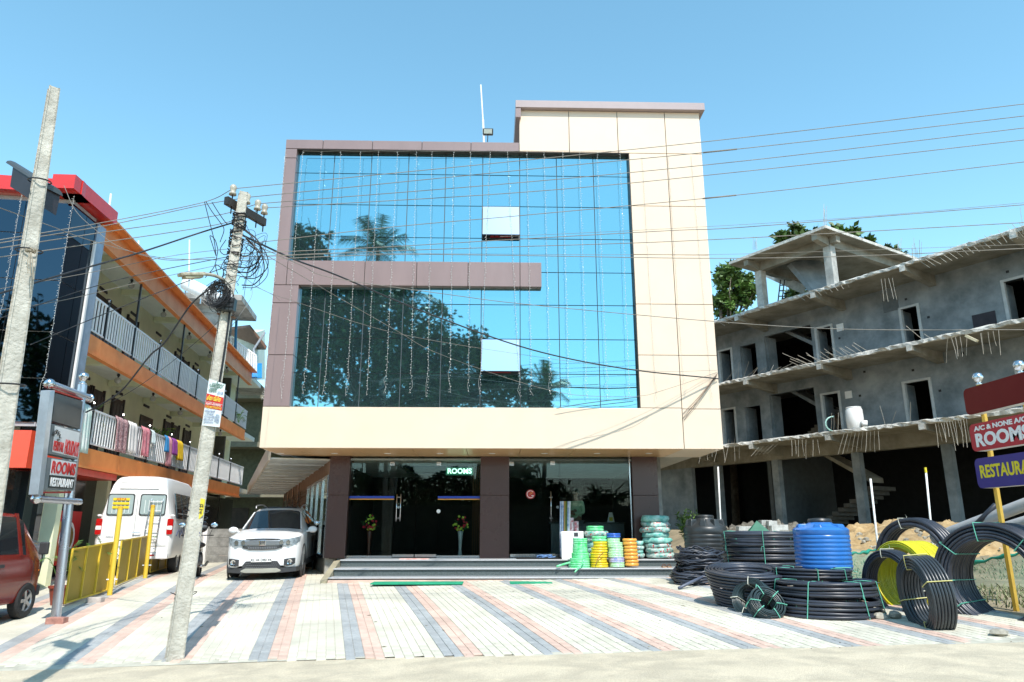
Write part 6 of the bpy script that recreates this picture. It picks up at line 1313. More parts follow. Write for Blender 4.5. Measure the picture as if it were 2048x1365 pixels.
wire([UP_(470, 8), (590, 520, 11.5), (676, 552, 12.5), (850, 625, 14), (1060, 699, 15.2), (1250, 738, 16), (1436, 758, YF - .05)], 'thick black cable sagging across the glass to the right edge of the facade', r=.016, m_=WB)
wire([UP_(478, 8), (600, 530, 11.5), (664, 556, 12.5), (900, 590, 12), (1060, 610, 11.6), (1425, 643, 11), (1700, 659, 10.5), (2060, 660, 10)], 'long thin cable sloping down across the facade and the unfinished building')
wire([UP_(540, 8), (523, 579, 11.2), (597, 606, 12.5), (793, 667, 14), (1060, 712, 15.3), (1300, 742, 16.3), (1434, 741, YF - .05)], 'thin grey wire below the thick cable over the lower glass', r=.004)
wire([UP_(480, 8), (604, 553, 12), (711, 615, 13), (802, 667, 14), (866, 703, 14.6), (1000, 752, 15.5), (1100, 781, 16), (1170, 792, 16.3), (1275, 793, 16.5), (1330, 780, 16.7), (1435, 745, YF - .05)], 'grey wire dipping lowest across the dark lower glass', r=.005)
for i, (x, y) in enumerate(((1366, 828), (1365, 838), (1368, 841))): wire([(1435 - i, 747 + i * 3, YF - .05), (1402 - i, 790 + i * 4, YF - .08), (x, y, YF - .02)], ['upper', 'middle', 'lower'][i] + ' of three short wires running down the cream corner panel', r=.007, m_=mat('wire_brown', (.16, .11, .08), .6), grp='short wires at the cream corner')
wire([(1113, 817, 16.9), (1180, 806, 16.9), (1275, 795, 16.9)], 'short black wire along the bottom right of the glass', r=.008, m_=WB)
YLf = 7.6
wire([INS[0], (407, 405, 10.2), (220, 443, 9), (-10, 482, YLf)], 'topmost wire running left from the pole head')
wire([INS[1], (407, 410, 10.2), (220, 450, 9), (-10, 488, YLf)], 'second wire running left from the pole head')
wire([INS[2], (430, 432, 10.3), (220, 463, 9), (-10, 498, YLf)], 'third wire running left from the pole head'); wire([INS[3], (432, 450, 10.3), (80, 503, 8.3), (-10, 516, YLf)], 'fourth wire running left, tied near the tall pole')
wire([UP_(442), (400, 466, 10.1), (275, 507, 9.4), (140, 545, 8.5), (-10, 590, YLf)], 'thick black cable running left over the hotel roof edge', r=.012, m_=WB)
wire([UP_(497, -3), (345, 512, 10), (183, 545, 9), (-10, 580, YLf)], 'thin wire running left at the height of the hotel upper floor', r=.004)
wire([UP_(512, -3), (300, 545, 9.6), (183, 575, 9), (-10, 640, YLf)], 'dark wire passing in front of the top balcony', r=.006, m_=WB); wire([UP_(530, -3), (330, 580, 9.8), (180, 640, 8.6), (60, 690, 8)], 'dark wire sloping to the glass corner', r=.006, m_=WB); wire([UP_(525, -3), (300, 560, 9.7), (130, 600, 8.6), (-10, 622, YLf)], 'thin grey wire across the upper balcony', r=.004)
wire([(-10, 413, 6.6), (100, 452, 8), (183, 482, 9), (315, 515, 10), (420, 520, 10.4), UP_(520, -3)], 'wire crossing from the upper left past the tall pole', r=.005)
wire([(128, 372, 14), (150, 420, 13.5), (185, 455, 13), (240, 495, 12.5), (330, 520, 11.5), (430, 515, 10.6)], 'wire sagging from the red roof corner to the pole', r=.006)
wire([UP_(560, -4), (425, 575, 10.3), (382, 610, 10.6), (330, 685, 11), (300, 712, 11.3), (246, 779, 12), (205, 808, 12.5), (172, 825, 12.8)], 'thick twisted cable drooping from the pole to the hotel sign', r=.014, m_=WB)
wire([(172, 826, 12.8), (250, 790, 12.2), (330, 735, 12), (430, 650, 11), UP_(600)], 'thin wire below the twisted cable', r=.004, m_=WB)
wire([UP_(690, -4), (500, 600, 12), (508, 575, 12.5), (545, 590, 15), (560, 602, 16.9)], 'pale thin wire looping up to the brown frame', r=.004)

# ================= TREES =================
LEAF = mat('leaf_green', (.10, .18, .035), .5, var=.5, scale=1.2); LEAF2 = mat('leaf_dark', (.075, .14, .045), .45, var=.5, scale=1.0); BARK = mat('bark', (.16, .13, .10), .95, var=.3, bump=.6)
def crown_mesh(b, blobs, n, L, seed):
    r_ = random.Random(seed); tot = sum(q[3] for q in blobs)
    for (cx, cy, cz, R, sq) in blobs:
        cl = [V((r_.gauss(0, 1), r_.gauss(0, 1), r_.gauss(0, 1))).normalized() * R * r_.uniform(.35, 1.0) for _ in range(max(10, int(34 * R / 2)))]
        for i in range(int(n * R / tot)):
            k = r_.choice(cl); d = V((r_.gauss(0, 1), r_.gauss(0, 1), r_.gauss(0, 1))) * R * .14; p = V((cx, cy, cz)) + V(((k + d).x, (k + d).y, (k + d).z * sq))
            a = V((r_.gauss(0, 1), r_.gauss(0, 1), r_.gauss(0, .6))).normalized(); e = a.cross(V((r_.gauss(0, 1), r_.gauss(0, 1), 1))).normalized(); l = L * r_.uniform(.6, 1.3)
            b.poly([p, p + a * l * .5 + e * l * .27, p + a * l, p + a * l * .5 - e * l * .27], [(0, 1, 2, 3)])
def tree(nm, lab, base, blobs, n, L, seed, m_=LEAF, grp=None, tr=.25):
    t = thing(nm, lab, 'tree', base, grp); b = MB(); crown_mesh(b, blobs, n, L, seed); b.build('crown', m_, t)
    b = MB(); base = V(base); r_ = random.Random(seed)
    fork = base + V((0, 0, max(1, (blobs[0][2] - base.z) * .55))); b.tube(cat_pts([base, base.lerp(fork, .5) + V((.15, .1, 0)), fork], 4), [lerp(tr, tr * .7, i / 8) for i in range(9)], 8)
    for (cx, cy, cz, R, sq) in blobs:
        e = V((cx, cy, cz + R * sq * .3)); md = fork.lerp(e, .5) + V((r_.uniform(-.4, .4), r_.uniform(-.4, .4), .2)); q = cat_pts([fork, md, e], 4); b.tube(q, [lerp(tr * .55, .03, i / (len(q) - 1)) for i in range(len(q))], 6)
        for k in range(4):
            d = V((r_.gauss(0, 1), r_.gauss(0, 1), r_.gauss(.3, 1))).normalized() * R * .9; b.tube([md, md.lerp(e + d, .6) + V((0, 0, .2)), e + V((d.x, d.y, d.z * sq))], [tr * .25, tr * .15, .015], 5)
    b.build('trunk', BARK, t, smooth=True); return t
def pb(px, py, Y, rpx, sq=1): p = P(px, py, Y); return (p.x, p.y, p.z, rpx / 1440 * Y, sq)
tree('leafy_tree', 'dark green tree beside the right edge of the tall block', (P(1460, 900, 42).x, 42, .8), [pb(1468, 570, 42, 40), pb(1450, 610, 42, 34), pb(1495, 590, 42, 26), pb(1455, 545, 42, 26), pb(1480, 640, 42, 20)], 5200, .34, 51)
tree('leafy_tree', 'broad leaved tree top rising behind the concrete stair head', (P(1660, 900, 40).x, 40, .8), [pb(1650, 478, 40, 34, .8), pb(1590, 470, 40, 26, .8), pb(1700, 470, 40, 28, .8), pb(1565, 478, 40, 12), pb(1736, 485, 40, 14), pb(1650, 520, 40, 40)], 4200, .42, 52, LEAF)
tree('leafy_tree', 'low tree seen between the stair head columns', (P(1590, 900, 44).x, 44, .8), [pb(1590, 590, 44, 24), pb(1620, 560, 44, 20), pb(1790, 508, 44, 14), pb(1770, 505, 44, 12)], 1800, .36, 53, LEAF2)
tree('leafy_tree', 'tree behind the hotel, glimpsed in the gap', (-16, 60, .5), [(-16, 60, 5, 3, 1), (-13, 62, 4, 2.5, 1)], 1500, .5, 54, LEAF2)
# trees and tiled house across the road, behind the camera: what the mirrored glass shows
def mirp(px, py, D, Yg=YG):   # place seen in the glass at reflected pixel, D metres behind the camera
    r = ray(px, py); Yv = 2 * Yg + D; p = CAM + r * (Yv / r.y) if False else CAM + r * Yv; return V((p.x, 2 * Yg - p.y, p.z))
def mb2(px, py, D, rpx, sq=1): p = mirp(px, py, D); return (p.x, p.y, p.z, rpx / 1440 * (2 * YG + D), sq)
D = 15
tree('roadside_tree', 'huge spreading tree across the road, mirrored in the lower glass', (mirp(720, 1000, D).x, -D, .2), [mb2(660, 640, D, 90), mb2(760, 620, D, 90), mb2(850, 690, D, 85), mb2(930, 740, D, 75), mb2(1010, 780, D, 60), mb2(700, 730, D, 110), mb2(800, 760, D, 90), mb2(620, 490, D, 46), mb2(665, 560, D, 50), mb2(610, 620, D, 60), mb2(1070, 800, D, 40), mb2(590, 700, D, 60), mb2(880, 800, D, 80)], 30000, .42, 61, LEAF2, tr=.6)
tree('roadside_tree', 'second big tree across the road at the left, mirrored in the hotel glass', (-17, -13, .2), [(-17, -13, 9, 4, 1), (-20, -15, 12, 3.5, 1), (-14, -14, 12, 3, 1)], 5000, .5, 62, LEAF2, tr=.5)
tree('roadside_tree', 'bushy tree across the road, mirrored low in the shop glass', (6, -16, .2), [(1.5, -13, 4.6, 2.4, .8), (4.5, -14, 3.6, 1.6, .8), (8, -13, 3.4, 1.5, .8), (11, -14, 4.2, 1.3, .9)], 5000, .42, 63, LEAF2, tr=.3)
def palm(base, top, n, L, seed, lab, m_=LEAF):
    t = thing('palm_tree', lab, 'palm tree', base, 'palms across the road'); base, top = V(base), V(top); r_ = random.Random(seed); q = cat_pts([base, base.lerp(top, .5) + V((.4, 0, 0)), top], 6); MB().tube(q, [lerp(.2, .12, i / (len(q) - 1)) for i in range(len(q))], 8).build('trunk', BARK, t, smooth=True)
    for i in range(n):
        a = 2 * pi * i / n + r_.uniform(-.2, .2); el = r_.uniform(-.3, 1.45); d = V((cos(a) * cos(el), sin(a) * cos(el), sin(el))); pts = cat_pts([top, top + d * L * .5, top + d * L + V((0, 0, -L * .28 * cos(el)))], 7); b = MB(); b.tube(pts, .02, 3, False)
        for k in range(2, len(pts)):
            tn = (pts[k] - pts[k - 1]).normalized(); s = tn.cross(V((0, 0, 1))).normalized(); ll_ = L * .28 * (1 - .5 * abs(k / len(pts) - .45))
            for f in (0, .5):
                p = pts[k - 1].lerp(pts[k], f)
                for sg in (-1, 1): e = p + s * sg * ll_ + tn * ll_ * .5 + V((0, 0, -ll_ * r_.uniform(.3, .7))); b.poly([p - tn * .035, p + tn * .035, e], [(0, 1, 2)])
        b.build('frond', m_, t)
for i, (px, py, D_, L) in enumerate(((760, 500, 15, 3.0), (800, 600, 17, 3.0), (955, 735, 16, 2.1), (1090, 775, 16, 2.0))):
    tp3 = mirp(px, py, D_); palm((tp3.x - .5, tp3.y, .2), tp3, 22, L, 70 + i, ['tall palm across the road, mirrored in the upper glass', 'palm across the road beside the huge tree, mirrored in the lower glass', 'shorter palm across the road mirrored right of the huge tree', 'lowest palm across the road mirrored at the glass bottom'][i])
hs_ = thing('tiled_house', 'low house with a dark clay tile roof across the road, mirrored in the shop glass', 'house', (5, -16, .1))
MB().box(-1, 15, -24, -18, .1, 2.9).build('wall', mat('house_wall', (.12, .11, .09), .8), hs_)
TILE = mat('clay_tile', (.26, .22, .20), .7, scale=6, col2=(.07, .05, .05))
for j in range(24):
    y0, z0 = -17.0 - j * .2, 2.7 + j * .125; b = MB()
    for k in range(64): x = -2 + k * .28; b.poly([(x, y0, z0 + .05), (x + .14, y0, z0 + .11), (x + .28, y0, z0 + .05), (x + .28, y0 - .22, z0 + .13), (x + .14, y0 - .22, z0 + .19), (x, y0 - .22, z0 + .13)], [(0, 1, 4, 5), (1, 2, 3, 4)])
    o = b.build('tile_course', TILE, hs_); o['kind'] = 'stuff'
cwl = thing('added_dark_wall', 'unseen dark wall added across the road to darken the shop glass reflection', 'wall', (0, -7, 0))  # out of view, added so the shop glass has something dark to reflect
MB().box(-22, 17, -7.2, -7.0, -.1, 3.0).build('face', mat('added_wall_dark', (.05, .05, .04), .95, scale=1.5, col2=(.02, .025, .015), bump=.5), cwl); MB().box(-22, 17, -7.25, -6.95, 3.0, 3.1).build('coping', mat('added_wall_cope', (.09, .09, .07), .9), cwl)
b = MB(); r_ = random.Random(77)
for i in range(16000):
    X = r_.uniform(-20, 3); Z = 3 + 2.2 * r_.random() * (1 + .5 * noise.noise(V((X * .6, 0, 0)))); Y = -8.5 - r_.random() * 1.6
    a = V((r_.gauss(0, 1), r_.gauss(0, 1), r_.gauss(0, .6))).normalized(); e = a.cross(V((r_.gauss(0, 1), 1, 1))).normalized(); l = .3 * r_.uniform(.6, 1.3); p = V((X, Y, Z + .1)); b.poly([p, p + a * l * .5 + e * l * .3, p + a * l, p + a * l * .5 - e * l * .3], [(0, 1, 2, 3)])
tag(b.build('hedge', LEAF2), 'unseen dark hedge added above the wall to darken the shop glass reflection', 'hedge', kind='stuff')  # unseen hedge, added to keep bright ground out of the shop reflection
# ================= VEHICLES =================
CARW = mat('car_white', (.80, .80, .80), .16, var=0, spec=.6); CARR = mat('car_red', (.20, .018, .012), .16, var=.04, spec=.6); CARB = mat('car_navy', (.02, .03, .06), .15, var=0, spec=.6); VANW = mat('van_white', (.82, .82, .81), .22, var=.02, scale=2)
CGL = mat('car_glass', (.015, .022, .028), .04, var=0, spec=.8); TYRE = mat('tyre', (.025, .025, .026), .8, var=.2, bump=.4); CHR = mat('chrome', (.75, .76, .78), .12, metal=1, var=0); PLAS = mat('bumper_plastic', (.04, .042, .045), .55, var=.1); HLG = mat('headlamp', (.30, .36, .40), .08, var=.3, scale=18, spec=.8); SKID = mat('skid_silver', (.42, .42, .36), .4, metal=.3, var=.1); REDL = mat('tail_red', (.50, .01, .01), .15, var=.1)
def prof(zb, w, zbelt, zt, wt, crown=.02):
    return [(w * .80, zb), (w * .95, zb + .03), (w * .985, zb + .12), (w, lerp(zb, zbelt, .5)), (w * .992, zbelt - .10), (w * .965, zbelt), (lerp(w * .965, wt, .55), lerp(zbelt, zt, .58)), (wt + .02, zt - .07 * min(1, (zt - zbelt) * 3)), (wt - .05, zt - .012), (wt * .6, zt + crown * .6), (wt * .3, zt + crown * .9), (0, zt + crown)]
def shell_car(par, st, paint, glassm, win, nm='body', ws=None, rs=None):
    """st: stations (y, zb, w, zbelt, zt, wt); win: station index ranges with side glass; ws/rs: windscreen spans"""
    rows = []
    for s in st:
        p = prof(*s[1:6]); rows.append([V((x, s[0], z)) for x, z in p] + [V((-x, s[0], z)) for x, z in p[-2::-1]])
    n = len(rows[0]); b = MB(); b.v = [tuple(q) for r in rows for q in r]; gl = {}
    side = lambda k: k in (5, 6) or k in (n - 7, n - 8)
    top = lambda k: 7 <= k <= n - 9
    for i in range(len(rows) - 1):
        for k in range(n - 1):
            f = (i * n + k, (i + 1) * n + k, (i + 1) * n + k + 1, i * n + k + 1)
            if i in win and side(k): gl.setdefault('side_window' + ('R' if k < n / 2 else 'L'), []).append(f)
            elif ws == i and top(k): gl.setdefault('windscreen', []).append(f)
            elif rs == i and top(k): gl.setdefault('rear_window', []).append(f)
            else: b.f.append(f)
    b.f += [tuple(range(n))[::-1], tuple((len(rows) - 1) * n + k for k in range(n))]; b.m = [0] * len(b.f)
    us = sorted({i for f in b.f for i in f}); ix = {v: i for i, v in enumerate(us)}; full = b.v; b.v = [full[i] for i in us]; b.f = [tuple(ix[i] for i in f) for f in b.f]; b2 = b
    body = b.build(nm, paint, par, smooth=True, angle=42)
    for k, fs in gl.items():
        g = MB(); us = sorted({i for f in fs for i in f}); ix = {v: i for i, v in enumerate(us)}; g.v = [full[i] for i in us]; g.f = [tuple(ix[i] for i in f) for f in fs]; g.m = [0] * len(fs); o = g.build(k.rstrip('RL'), glassm, par, smooth=True, angle=42)
    return rows
def wheel(par, x, y, r, w_, side):
    sg = side; wt = thing('wheel', None, None, (0, 0, 0), local=True); wt.parent = par; ax = V((sg, 0, 0))
    MB().lathe([(r * .62, -w_ / 2), (r * .9, -w_ / 2), (r, -w_ * .36), (r, w_ * .36), (r * .93, w_ / 2), (r * .64, w_ / 2), (r * .6, w_ * .3)], (x, y, r), 28, ax).build('tyre', TYRE, wt, smooth=True, angle=40)
    b = MB(); b.lathe([(0, w_ * .38), (r * .15, w_ * .4), (r * .16, w_ * .25), (r * .55, w_ * .22), (r * .62, w_ * .42), (r * .64, w_ * .3), (r * .64, -w_ * .4), (0, -w_ * .4)], (x, y, r), 20, ax)
    for k in range(5): a = 2 * pi * k / 5; d = V((0, cos(a), sin(a))); b.beam(V((x + sg * w_ * .32, y, r)) + d * r * .1, V((x + sg * w_ * .34, y, r)) + d * r * .58, .03, r * .2, d.cross(V((1, 0, 0))))
    b.build('rim', mat('rim', (.45, .46, .47), .3, metal=.8, var=.1), wt, smooth=True, angle=40); return wt
def place(t, p, heading, up=None):   # local +Y of the model runs away from its front; put local origin at p
    t.location = p; t.rotation_euler = (0, 0, atan2(heading.y, heading.x) - pi / 2)
# ---- white compact SUV, nose to the road ----
suv = thing('parked_suv', 'white compact SUV facing the road beside the shop steps, half in shade', 'car', (0, 0, 0), local=True)
ST = [(0, .30, .60, .86, .905, .48), (.05, .25, .74, .88, .93, .56), (.16, .22, .82, .91, .955, .62), (.38, .20, .862, .95, 1.0, .68), (.8, .20, .87, .98, 1.05, .72), (1.12, .20, .87, .99, 1.085, .73), (1.22, .20, .87, 1.0, 1.10, .72), (1.98, .20, .87, 1.04, 1.545, .595), (2.25, .20, .87, 1.05, 1.60, .59), (3.2, .20, .87, 1.07, 1.625, .58), (3.9, .2, .87, 1.09, 1.58, .56), (4.3, .24, .84, 1.05, 1.25, .60), (4.42, .3, .78, .95, 1.05, .62)]
shell_car(suv, ST, CARW, CGL, (7, 8, 9), ws=6, rs=10)
def yf(x): x = abs(x); pts_ = [(0, -.012), (.6, 0), (.74, .05), (.82, .16), (.862, .38), (.9, .8)]; 
def yf(x):
    x = abs(x); P_ = [(0, -.015), (.30, -.01), (.6, 0), (.74, .05), (.82, .16), (.862, .38), (.88, .8)]
    for (a, ya), (c, yc2) in zip(P_, P_[1:]):
        if x <= c: return lerp(ya, yc2, (x - a) / (c - a))
    return .8
def strip(par, cols, off, m_, nm, th=.02, mirror_=False, yb=None):
    outs = []
    for sg in ((1, -1) if mirror_ else (1,)):
        b = MB(); q = []
        for x, z0, z1 in cols: q.append((sg * x, yf(x) - off, z0)); q.append((sg * x, yf(x) - off, z1)); q.append((sg * x, yf(x) + th, z1)); q.append((sg * x, yf(x) + th, z0))
        fs = []
        for i in range(len(cols) - 1):
            a, c = i * 4, (i + 1) * 4; fs += [(a, c, c + 1, a + 1), (a + 1, c + 1, c + 2, a + 2), (a + 3, a, c, c + 3)[::-1], (a + 2, c + 2, c + 3, a + 3)]
        fs += [(0, 1, 2, 3), tuple(range(len(cols) * 4 - 4, len(cols) * 4))]; b.poly(q, fs); outs.append(b.build(nm, m_, par, bevel=.004))
    return outs
strip(suv, [(.30, .76, .87), (.45, .75, .885), (.60, .745, .90), (.70, .755, .915), (.78, .78, .93), (.84, .83, .94)], .03, HLG, 'headlight', .05, True)
for o in [c for c in suv.children if c.name.startswith('headlight')]:
    sg = 1 if sum(v.co.x for v in o.data.vertices) > 0 else -1
    for x in (.44, .60): MB().lathe([(0, 0), (.045, 0), (.05, .02), (0, .02)], (sg * x, yf(x) - .045, .82), 14, V((0, -1, 0))).build('lamp_lens', CHR, o)
strip(suv, [(-.42, .77, .86), (-.2, .76, .865), (0, .755, .87), (.2, .76, .865), (.42, .77, .86)], .035, mat('grille_chrome', (.40, .43, .47), .3, metal=.9, var=0), 'grille_bar', .03)
strip(suv, [(-.40, .875, .90), (0, .885, .91), (.40, .875, .90)], .03, PLAS, 'grille_top', .03)
strip(suv, [(-.46, .70, .745), (-.3, .66, .74), (0, .655, .735), (.3, .66, .74), (.46, .70, .745)], .022, PLAS, 'upper_intake', .03)
b = MB()
for k in range(17): x = -.32 + k * .04; b.box(x - .010, x + .010, yf(x) - .035, yf(x) - .015, .675, .725)
o = b.build('intake_mesh', mat('mesh_grey', (.16, .17, .18), .5, var=0), suv); o['kind'] = 'stuff'
em = MB().ext([(-.075, -.06, .745), (.075, -.06, .745), (.085, -.06, .88), (-.085, -.06, .88)], (0, .03, 0)).build('emblem', CHR, suv, bevel=.012)
hm = mat('emblem_dark', (.05, .05, .06), .3, var=0)
b = MB(); b.beam((-.042, -.066, .765), (-.05, -.066, .865), .014, .006, V((0, 1, 0))); b.beam((.042, -.066, .765), (.05, -.066, .865), .014, .006, V((0, 1, 0))); b.beam((-.045, -.066, .815), (.045, -.066, .815), .014, .006, V((0, 1, 0))); b.build('emblem_letter', hm, em)
strip(suv, [(-.44, .24, .30), (-.36, .24, .40), (-.2, .24, .405), (.2, .24, .405), (.36, .24, .40), (.44, .24, .30)], .035, PLAS, 'lower_intake', .03)
b = MB()
for r in range(3):
    for k in range(15): x = -.34 + k * .048 + (.024 if r % 2 else 0); b.box(x - .018, x + .018, yf(x) - .047, yf(x) - .03, .262 + r * .045, .270 + r * .045)
o = b.build('lower_mesh', mat('mesh_grey', (), .5), suv); o['kind'] = 'stuff'
np_ = MB().box(-.235, .235, -.085, -.05, .385, .475).build('number_plate', WHITE, suv, bevel=.004); text('plate_text', 'KL 44 D80 44', .082, SBk, np_, (0, -.088, .43), (1, 0, 0), (0, 0, 1), .001, bold=.001); 
strip(suv, [(.52, .30, .44), (.60, .29, .45), (.70, .30, .46), (.77, .34, .46)], .02, PLAS, 'fog_lamp_bezel', .04, True)
for sg in (1, -1): MB().lathe([(0, 0), (.035, 0), (.04, .015), (.062, .02), (.062, 0), (.05, -.01)], (sg * .655, yf(.655) - .02, .375), 18, V((0, -1, 0))).build('fog_lamp', CHR, suv, smooth=True, angle=40)
strip(suv, [(-.86, .16, .24), (-.8, .155, .26), (-.5, .14, .25), (0, .13, .24), (.5, .14, .25), (.8, .155, .26), (.86, .16, .24)], .03, PLAS, 'lower_bumper', .4)
strip(suv, [(-.46, .17, .20), (-.36, .15, .245), (0, .145, .24), (.36, .15, .245), (.46, .17, .20)], .045, SKID, 'skid_plate', .03)
for sg in (1, -1):
    mr = MB(); mr.ball((sg * 1.0, 1.42, 1.075), .11, 12, (1.15, .5, .75)); mr.beam((sg * .84, 1.45, 1.03), (sg * .95, 1.43, 1.05), .06, .05); o = mr.build('wing_mirror', CARW, suv, smooth=True)
    MB().tube(cat_pts([(sg * .60, 2.15, 1.61), (sg * .61, 2.3, 1.68), (sg * .60, 3.3, 1.70), (sg * .585, 3.9, 1.60)], 5), .018, 6).build('roof_rail', mat('rail_silver', (.5, .5, .52), .3, metal=.7, var=0), suv, smooth=True)
    MB().beam((sg * .60, 2.0, 1.5), (sg * .725, 1.24, 1.10), .03, .04).build('a_pillar', CARW, suv)
    MB().box(sg * .872 - .008, sg * .872 + .008, 1.3, 3.6, .22, .36).build('door_cladding', PLAS, suv)
    for y in (2.25, 3.15): MB().box(sg * .885 - .006, sg * .885 + .006, y, y + .18, .9, .93).build('door_handle', CHR, suv)
    for y in (1.5, 2.42, 3.3): MB().box(sg * .874 - .004, sg * .874 + .004, y, y + .012, .36, 1.0).build('door_seam', BLACK, suv)
    MB().beam((sg * .84, 2.6, 1.07), (sg * .63, 2.6, 1.56), .01, .08, V((0, 1, 0))).build('b_pillar', BLACK, suv)
MB().box(-.45, .45, 2.3, 2.9, 1.628, 1.648).build('sunroof', CGL, suv, bevel=.006)
for sg in (-1, 1): MB().beam((sg * .05 - .25, 1.24, 1.125), (sg * .05 - .6 * (sg < 0) + .15, 1.38, 1.19), .012, .012).build('wiper', BLACK, suv)
MB().box(-.09, .09, 1.9, 1.93, 1.40, 1.46).build('rear_view_mirror', BLACK, suv)
for x, sg in ((.76, 1), (-.76, -1)):
    for y in (.84, 3.45): wheel(suv, x, y, .335, .21, sg)
    for y in (.84, 3.45): MB().lathe([(.36, -.02), (.43, -.02), (.42, .015), (.37, .015)], (sg * .868, y, .335), 26, V((sg, 0, 0)), False).build('wheel_arch', PLAS, suv, smooth=True, angle=30)
cL_, cR_ = P(452, 1150, 17.5), P(591, 1150, 17.85); mid = (cL_ + cR_) / 2; mid.z = gz(mid.x, 18.4) - .0; hd = V((-.13, 1, 0)).normalized()
place(suv, mid - hd * .05, hd); suv.rotation_euler[1] = -.012; suv.rotation_euler[0] = .02; suv.scale = (.965, .98, 1.0)
# ---- white tall van, rear to the camera ----
van = thing('parked_van', 'white high roof passenger van seen from the rear, with a ladder on its back', 'van', (0, 0, 0), local=True)
SV = [(-.02, .42, .90, 1.30, 2.08, .74), (.03, .40, .96, 1.33, 2.38, .66), (.12, .40, .99, 1.34, 2.50, .62), (.3, .40, 1.0, 1.35, 2.54, .62), (1.2, .40, 1.0, 1.35, 2.56, .62), (3.6, .40, 1.0, 1.35, 2.56, .62), (4.3, .4, 1.0, 1.33, 2.45, .62), (4.9, .4, .97, 1.2, 1.45, .7), (5.5, .4, .93, 1.0, 1.15, .65), (5.6, .45, .85, .85, .95, .6)]
shell_car(van, SV, VANW, CGL, (), ws=6)
VG = mat('van_window', (.36, .45, .45), .08, var=.05)
def vback(x0, x1, z0, z1, nm, m_, off=.035, th=.02, r=.06, par=None):
    pts = []
    for cx, cz, a0 in ((x1 - r, z0 + r, -90), (x1 - r, z1 - r, 0), (x0 + r, z1 - r, 90), (x0 + r, z0 + r, 180)):
        for k in range(4): a = radians(a0 + 30 * k); pts.append((cx + r * cos(a), -off + .012 * max(0, (cz + r * sin(a)) - 1.3), cz + r * sin(a)))
    return MB().ext(pts, (0, th, 0)).build(nm, m_, par or van)
for x0, x1 in ((-.76, -.08), (.06, .74)):
    o = vback(x0, x1, 1.52, 2.08, 'rear_window_seal', PLAS, .04); vback(x0 + .03, x1 - .03, 1.55, 2.05, 'rear_window', VG, .05, .01, .05)
    for k in range(11): MB().box(x0 + .08 + k * .052, x0 + .10 + k * .052, -.057, -.053, 1.58, 1.92).build('curtain_fold', mat('curtain_fold', (.62, .68, .66), .7, var=0), van) if k % 2 else None
for x in (-.9, .9):
    vback(x - .075, x + .075, 1.04, 1.44, 'tail_light', REDL, .05, .06, .03); vback(x - .07, x + .07, 1.16, 1.26, 'reverse_light', WHITE, .056, .01, .02)
MB().box(-.012, -.002, -.03, -.02, .5, 1.95).build('door_gap', mat('gap_grey', (.3, .3, .3), .6, var=0), van); MB().box(-.85, .85, -.028, -.02, .74, .752).build('panel_gap', mat('gap_grey', (), .6), van)
MB().box(-.93, .93, -.09, .05, .42, .56).build('bumper', VANW, van, bevel=.02)
for x0, x1 in ((-.75, -.35), (.2, .6)): MB().box(x0, x1, -.097, -.088, .50, .53).build('red_reflector', REDL, van)
MB().tube([(-.03, -.05, 1.07), (-.03, -.08, 1.09), (.16, -.08, 1.09), (.16, -.05, 1.07)], .012, 6).build('door_handle', CHR, van)
ld2 = MB().tube(cat_pts([(.27, -.06, .60), (.30, -.1, 1.3), (.35, -.05, 1.9), (.38, .1, 2.2)], 4), .013, 6).build('ladder_rail', STEEL, van); MB().tube(cat_pts([(.60, -.06, .60), (.62, -.1, 1.3), (.66, -.05, 1.9), (.68, .1, 2.2)], 4), .013, 6).build('ladder_rail', STEEL, van)
for k in range(7): z = .68 + k * .24; MB().tube([(.275 + k * .012, -.09, z), (.605 + k * .01, -.09, z)], .010, 6).build('ladder_rung', STEEL, van)
for z, y in ((2.22, .005), (2.38, .05)): MB().tube([(-.5, y - .02, z), (.5, y - .02, z)], .016, 6).build('roof_crease', mat('roof_crease', (.7, .7, .7), .4, var=0), van)
for j, (s, z, hh) in enumerate((('ARYA', 1.935, .10), ('', 1.83, .065), ('', 1.73, .05))):
    MB().box(-.62, -.20, -.068, -.062, z - .032, z + .032).build('yellow_band', mat('band_yellow', (.80, .58, .02), .5, var=0), van); s and text('lettering', s, hh, SR, van, (-.41, -.070, z), (1, 0, 0), (0, 0, 1), .001, bold=.001)
text('lettering', 'FORCE', .06, mat('badge_grey', (.3, .32, .35), .4, var=0), van, (-.60, -.035, .98), (1, 0, 0), (0, 0, 1), .002)
for k in range(5):
    y = .35 + k * .82; b = MB(); pts = [(y, 1.45), (y + .70, 1.45), (y + .72, 2.12), (y + .03, 2.12)]
    b.ext([(1.03 - .20 * max(0, z - 1.32), yy, z) for yy, z in pts], (-.03, 0, 0)); b.build('side_window', CGL, van); MB().tube([(1.01, y, 1.58), (1.01, y + .7, 1.58)], .008, 4).build('window_bar', STEEL, van)
b = MB()
for k in range(5): b.tube(cat_pts([(1.005, .4 + k * .45, 1.0), (1.007, .7 + k * .5, 1.15 - .05 * k), (1.005, .9 + k * .5, .95)], 4), .018, 4)
b.build('side_graphic', mat('graphic_blue', (.10, .12, .2), .4, var=0), van); text('lettering', 'ARYA', .22, mat('graphic_blue', (), .4), van, (1.012, 1.2, 1.12), (0, 1, 0), (0, 0, 1), .001)
for x, sg in ((.86, 1), (-.86, -1)):
    for y in (1.2, 4.6): wheel(van, x, y, .36, .22, sg)
for sg in (1, -1): MB().ball((sg * .93, .02, 1.52), .04, 8, (1.6, .5, .8)).build('hinge', VANW, van)
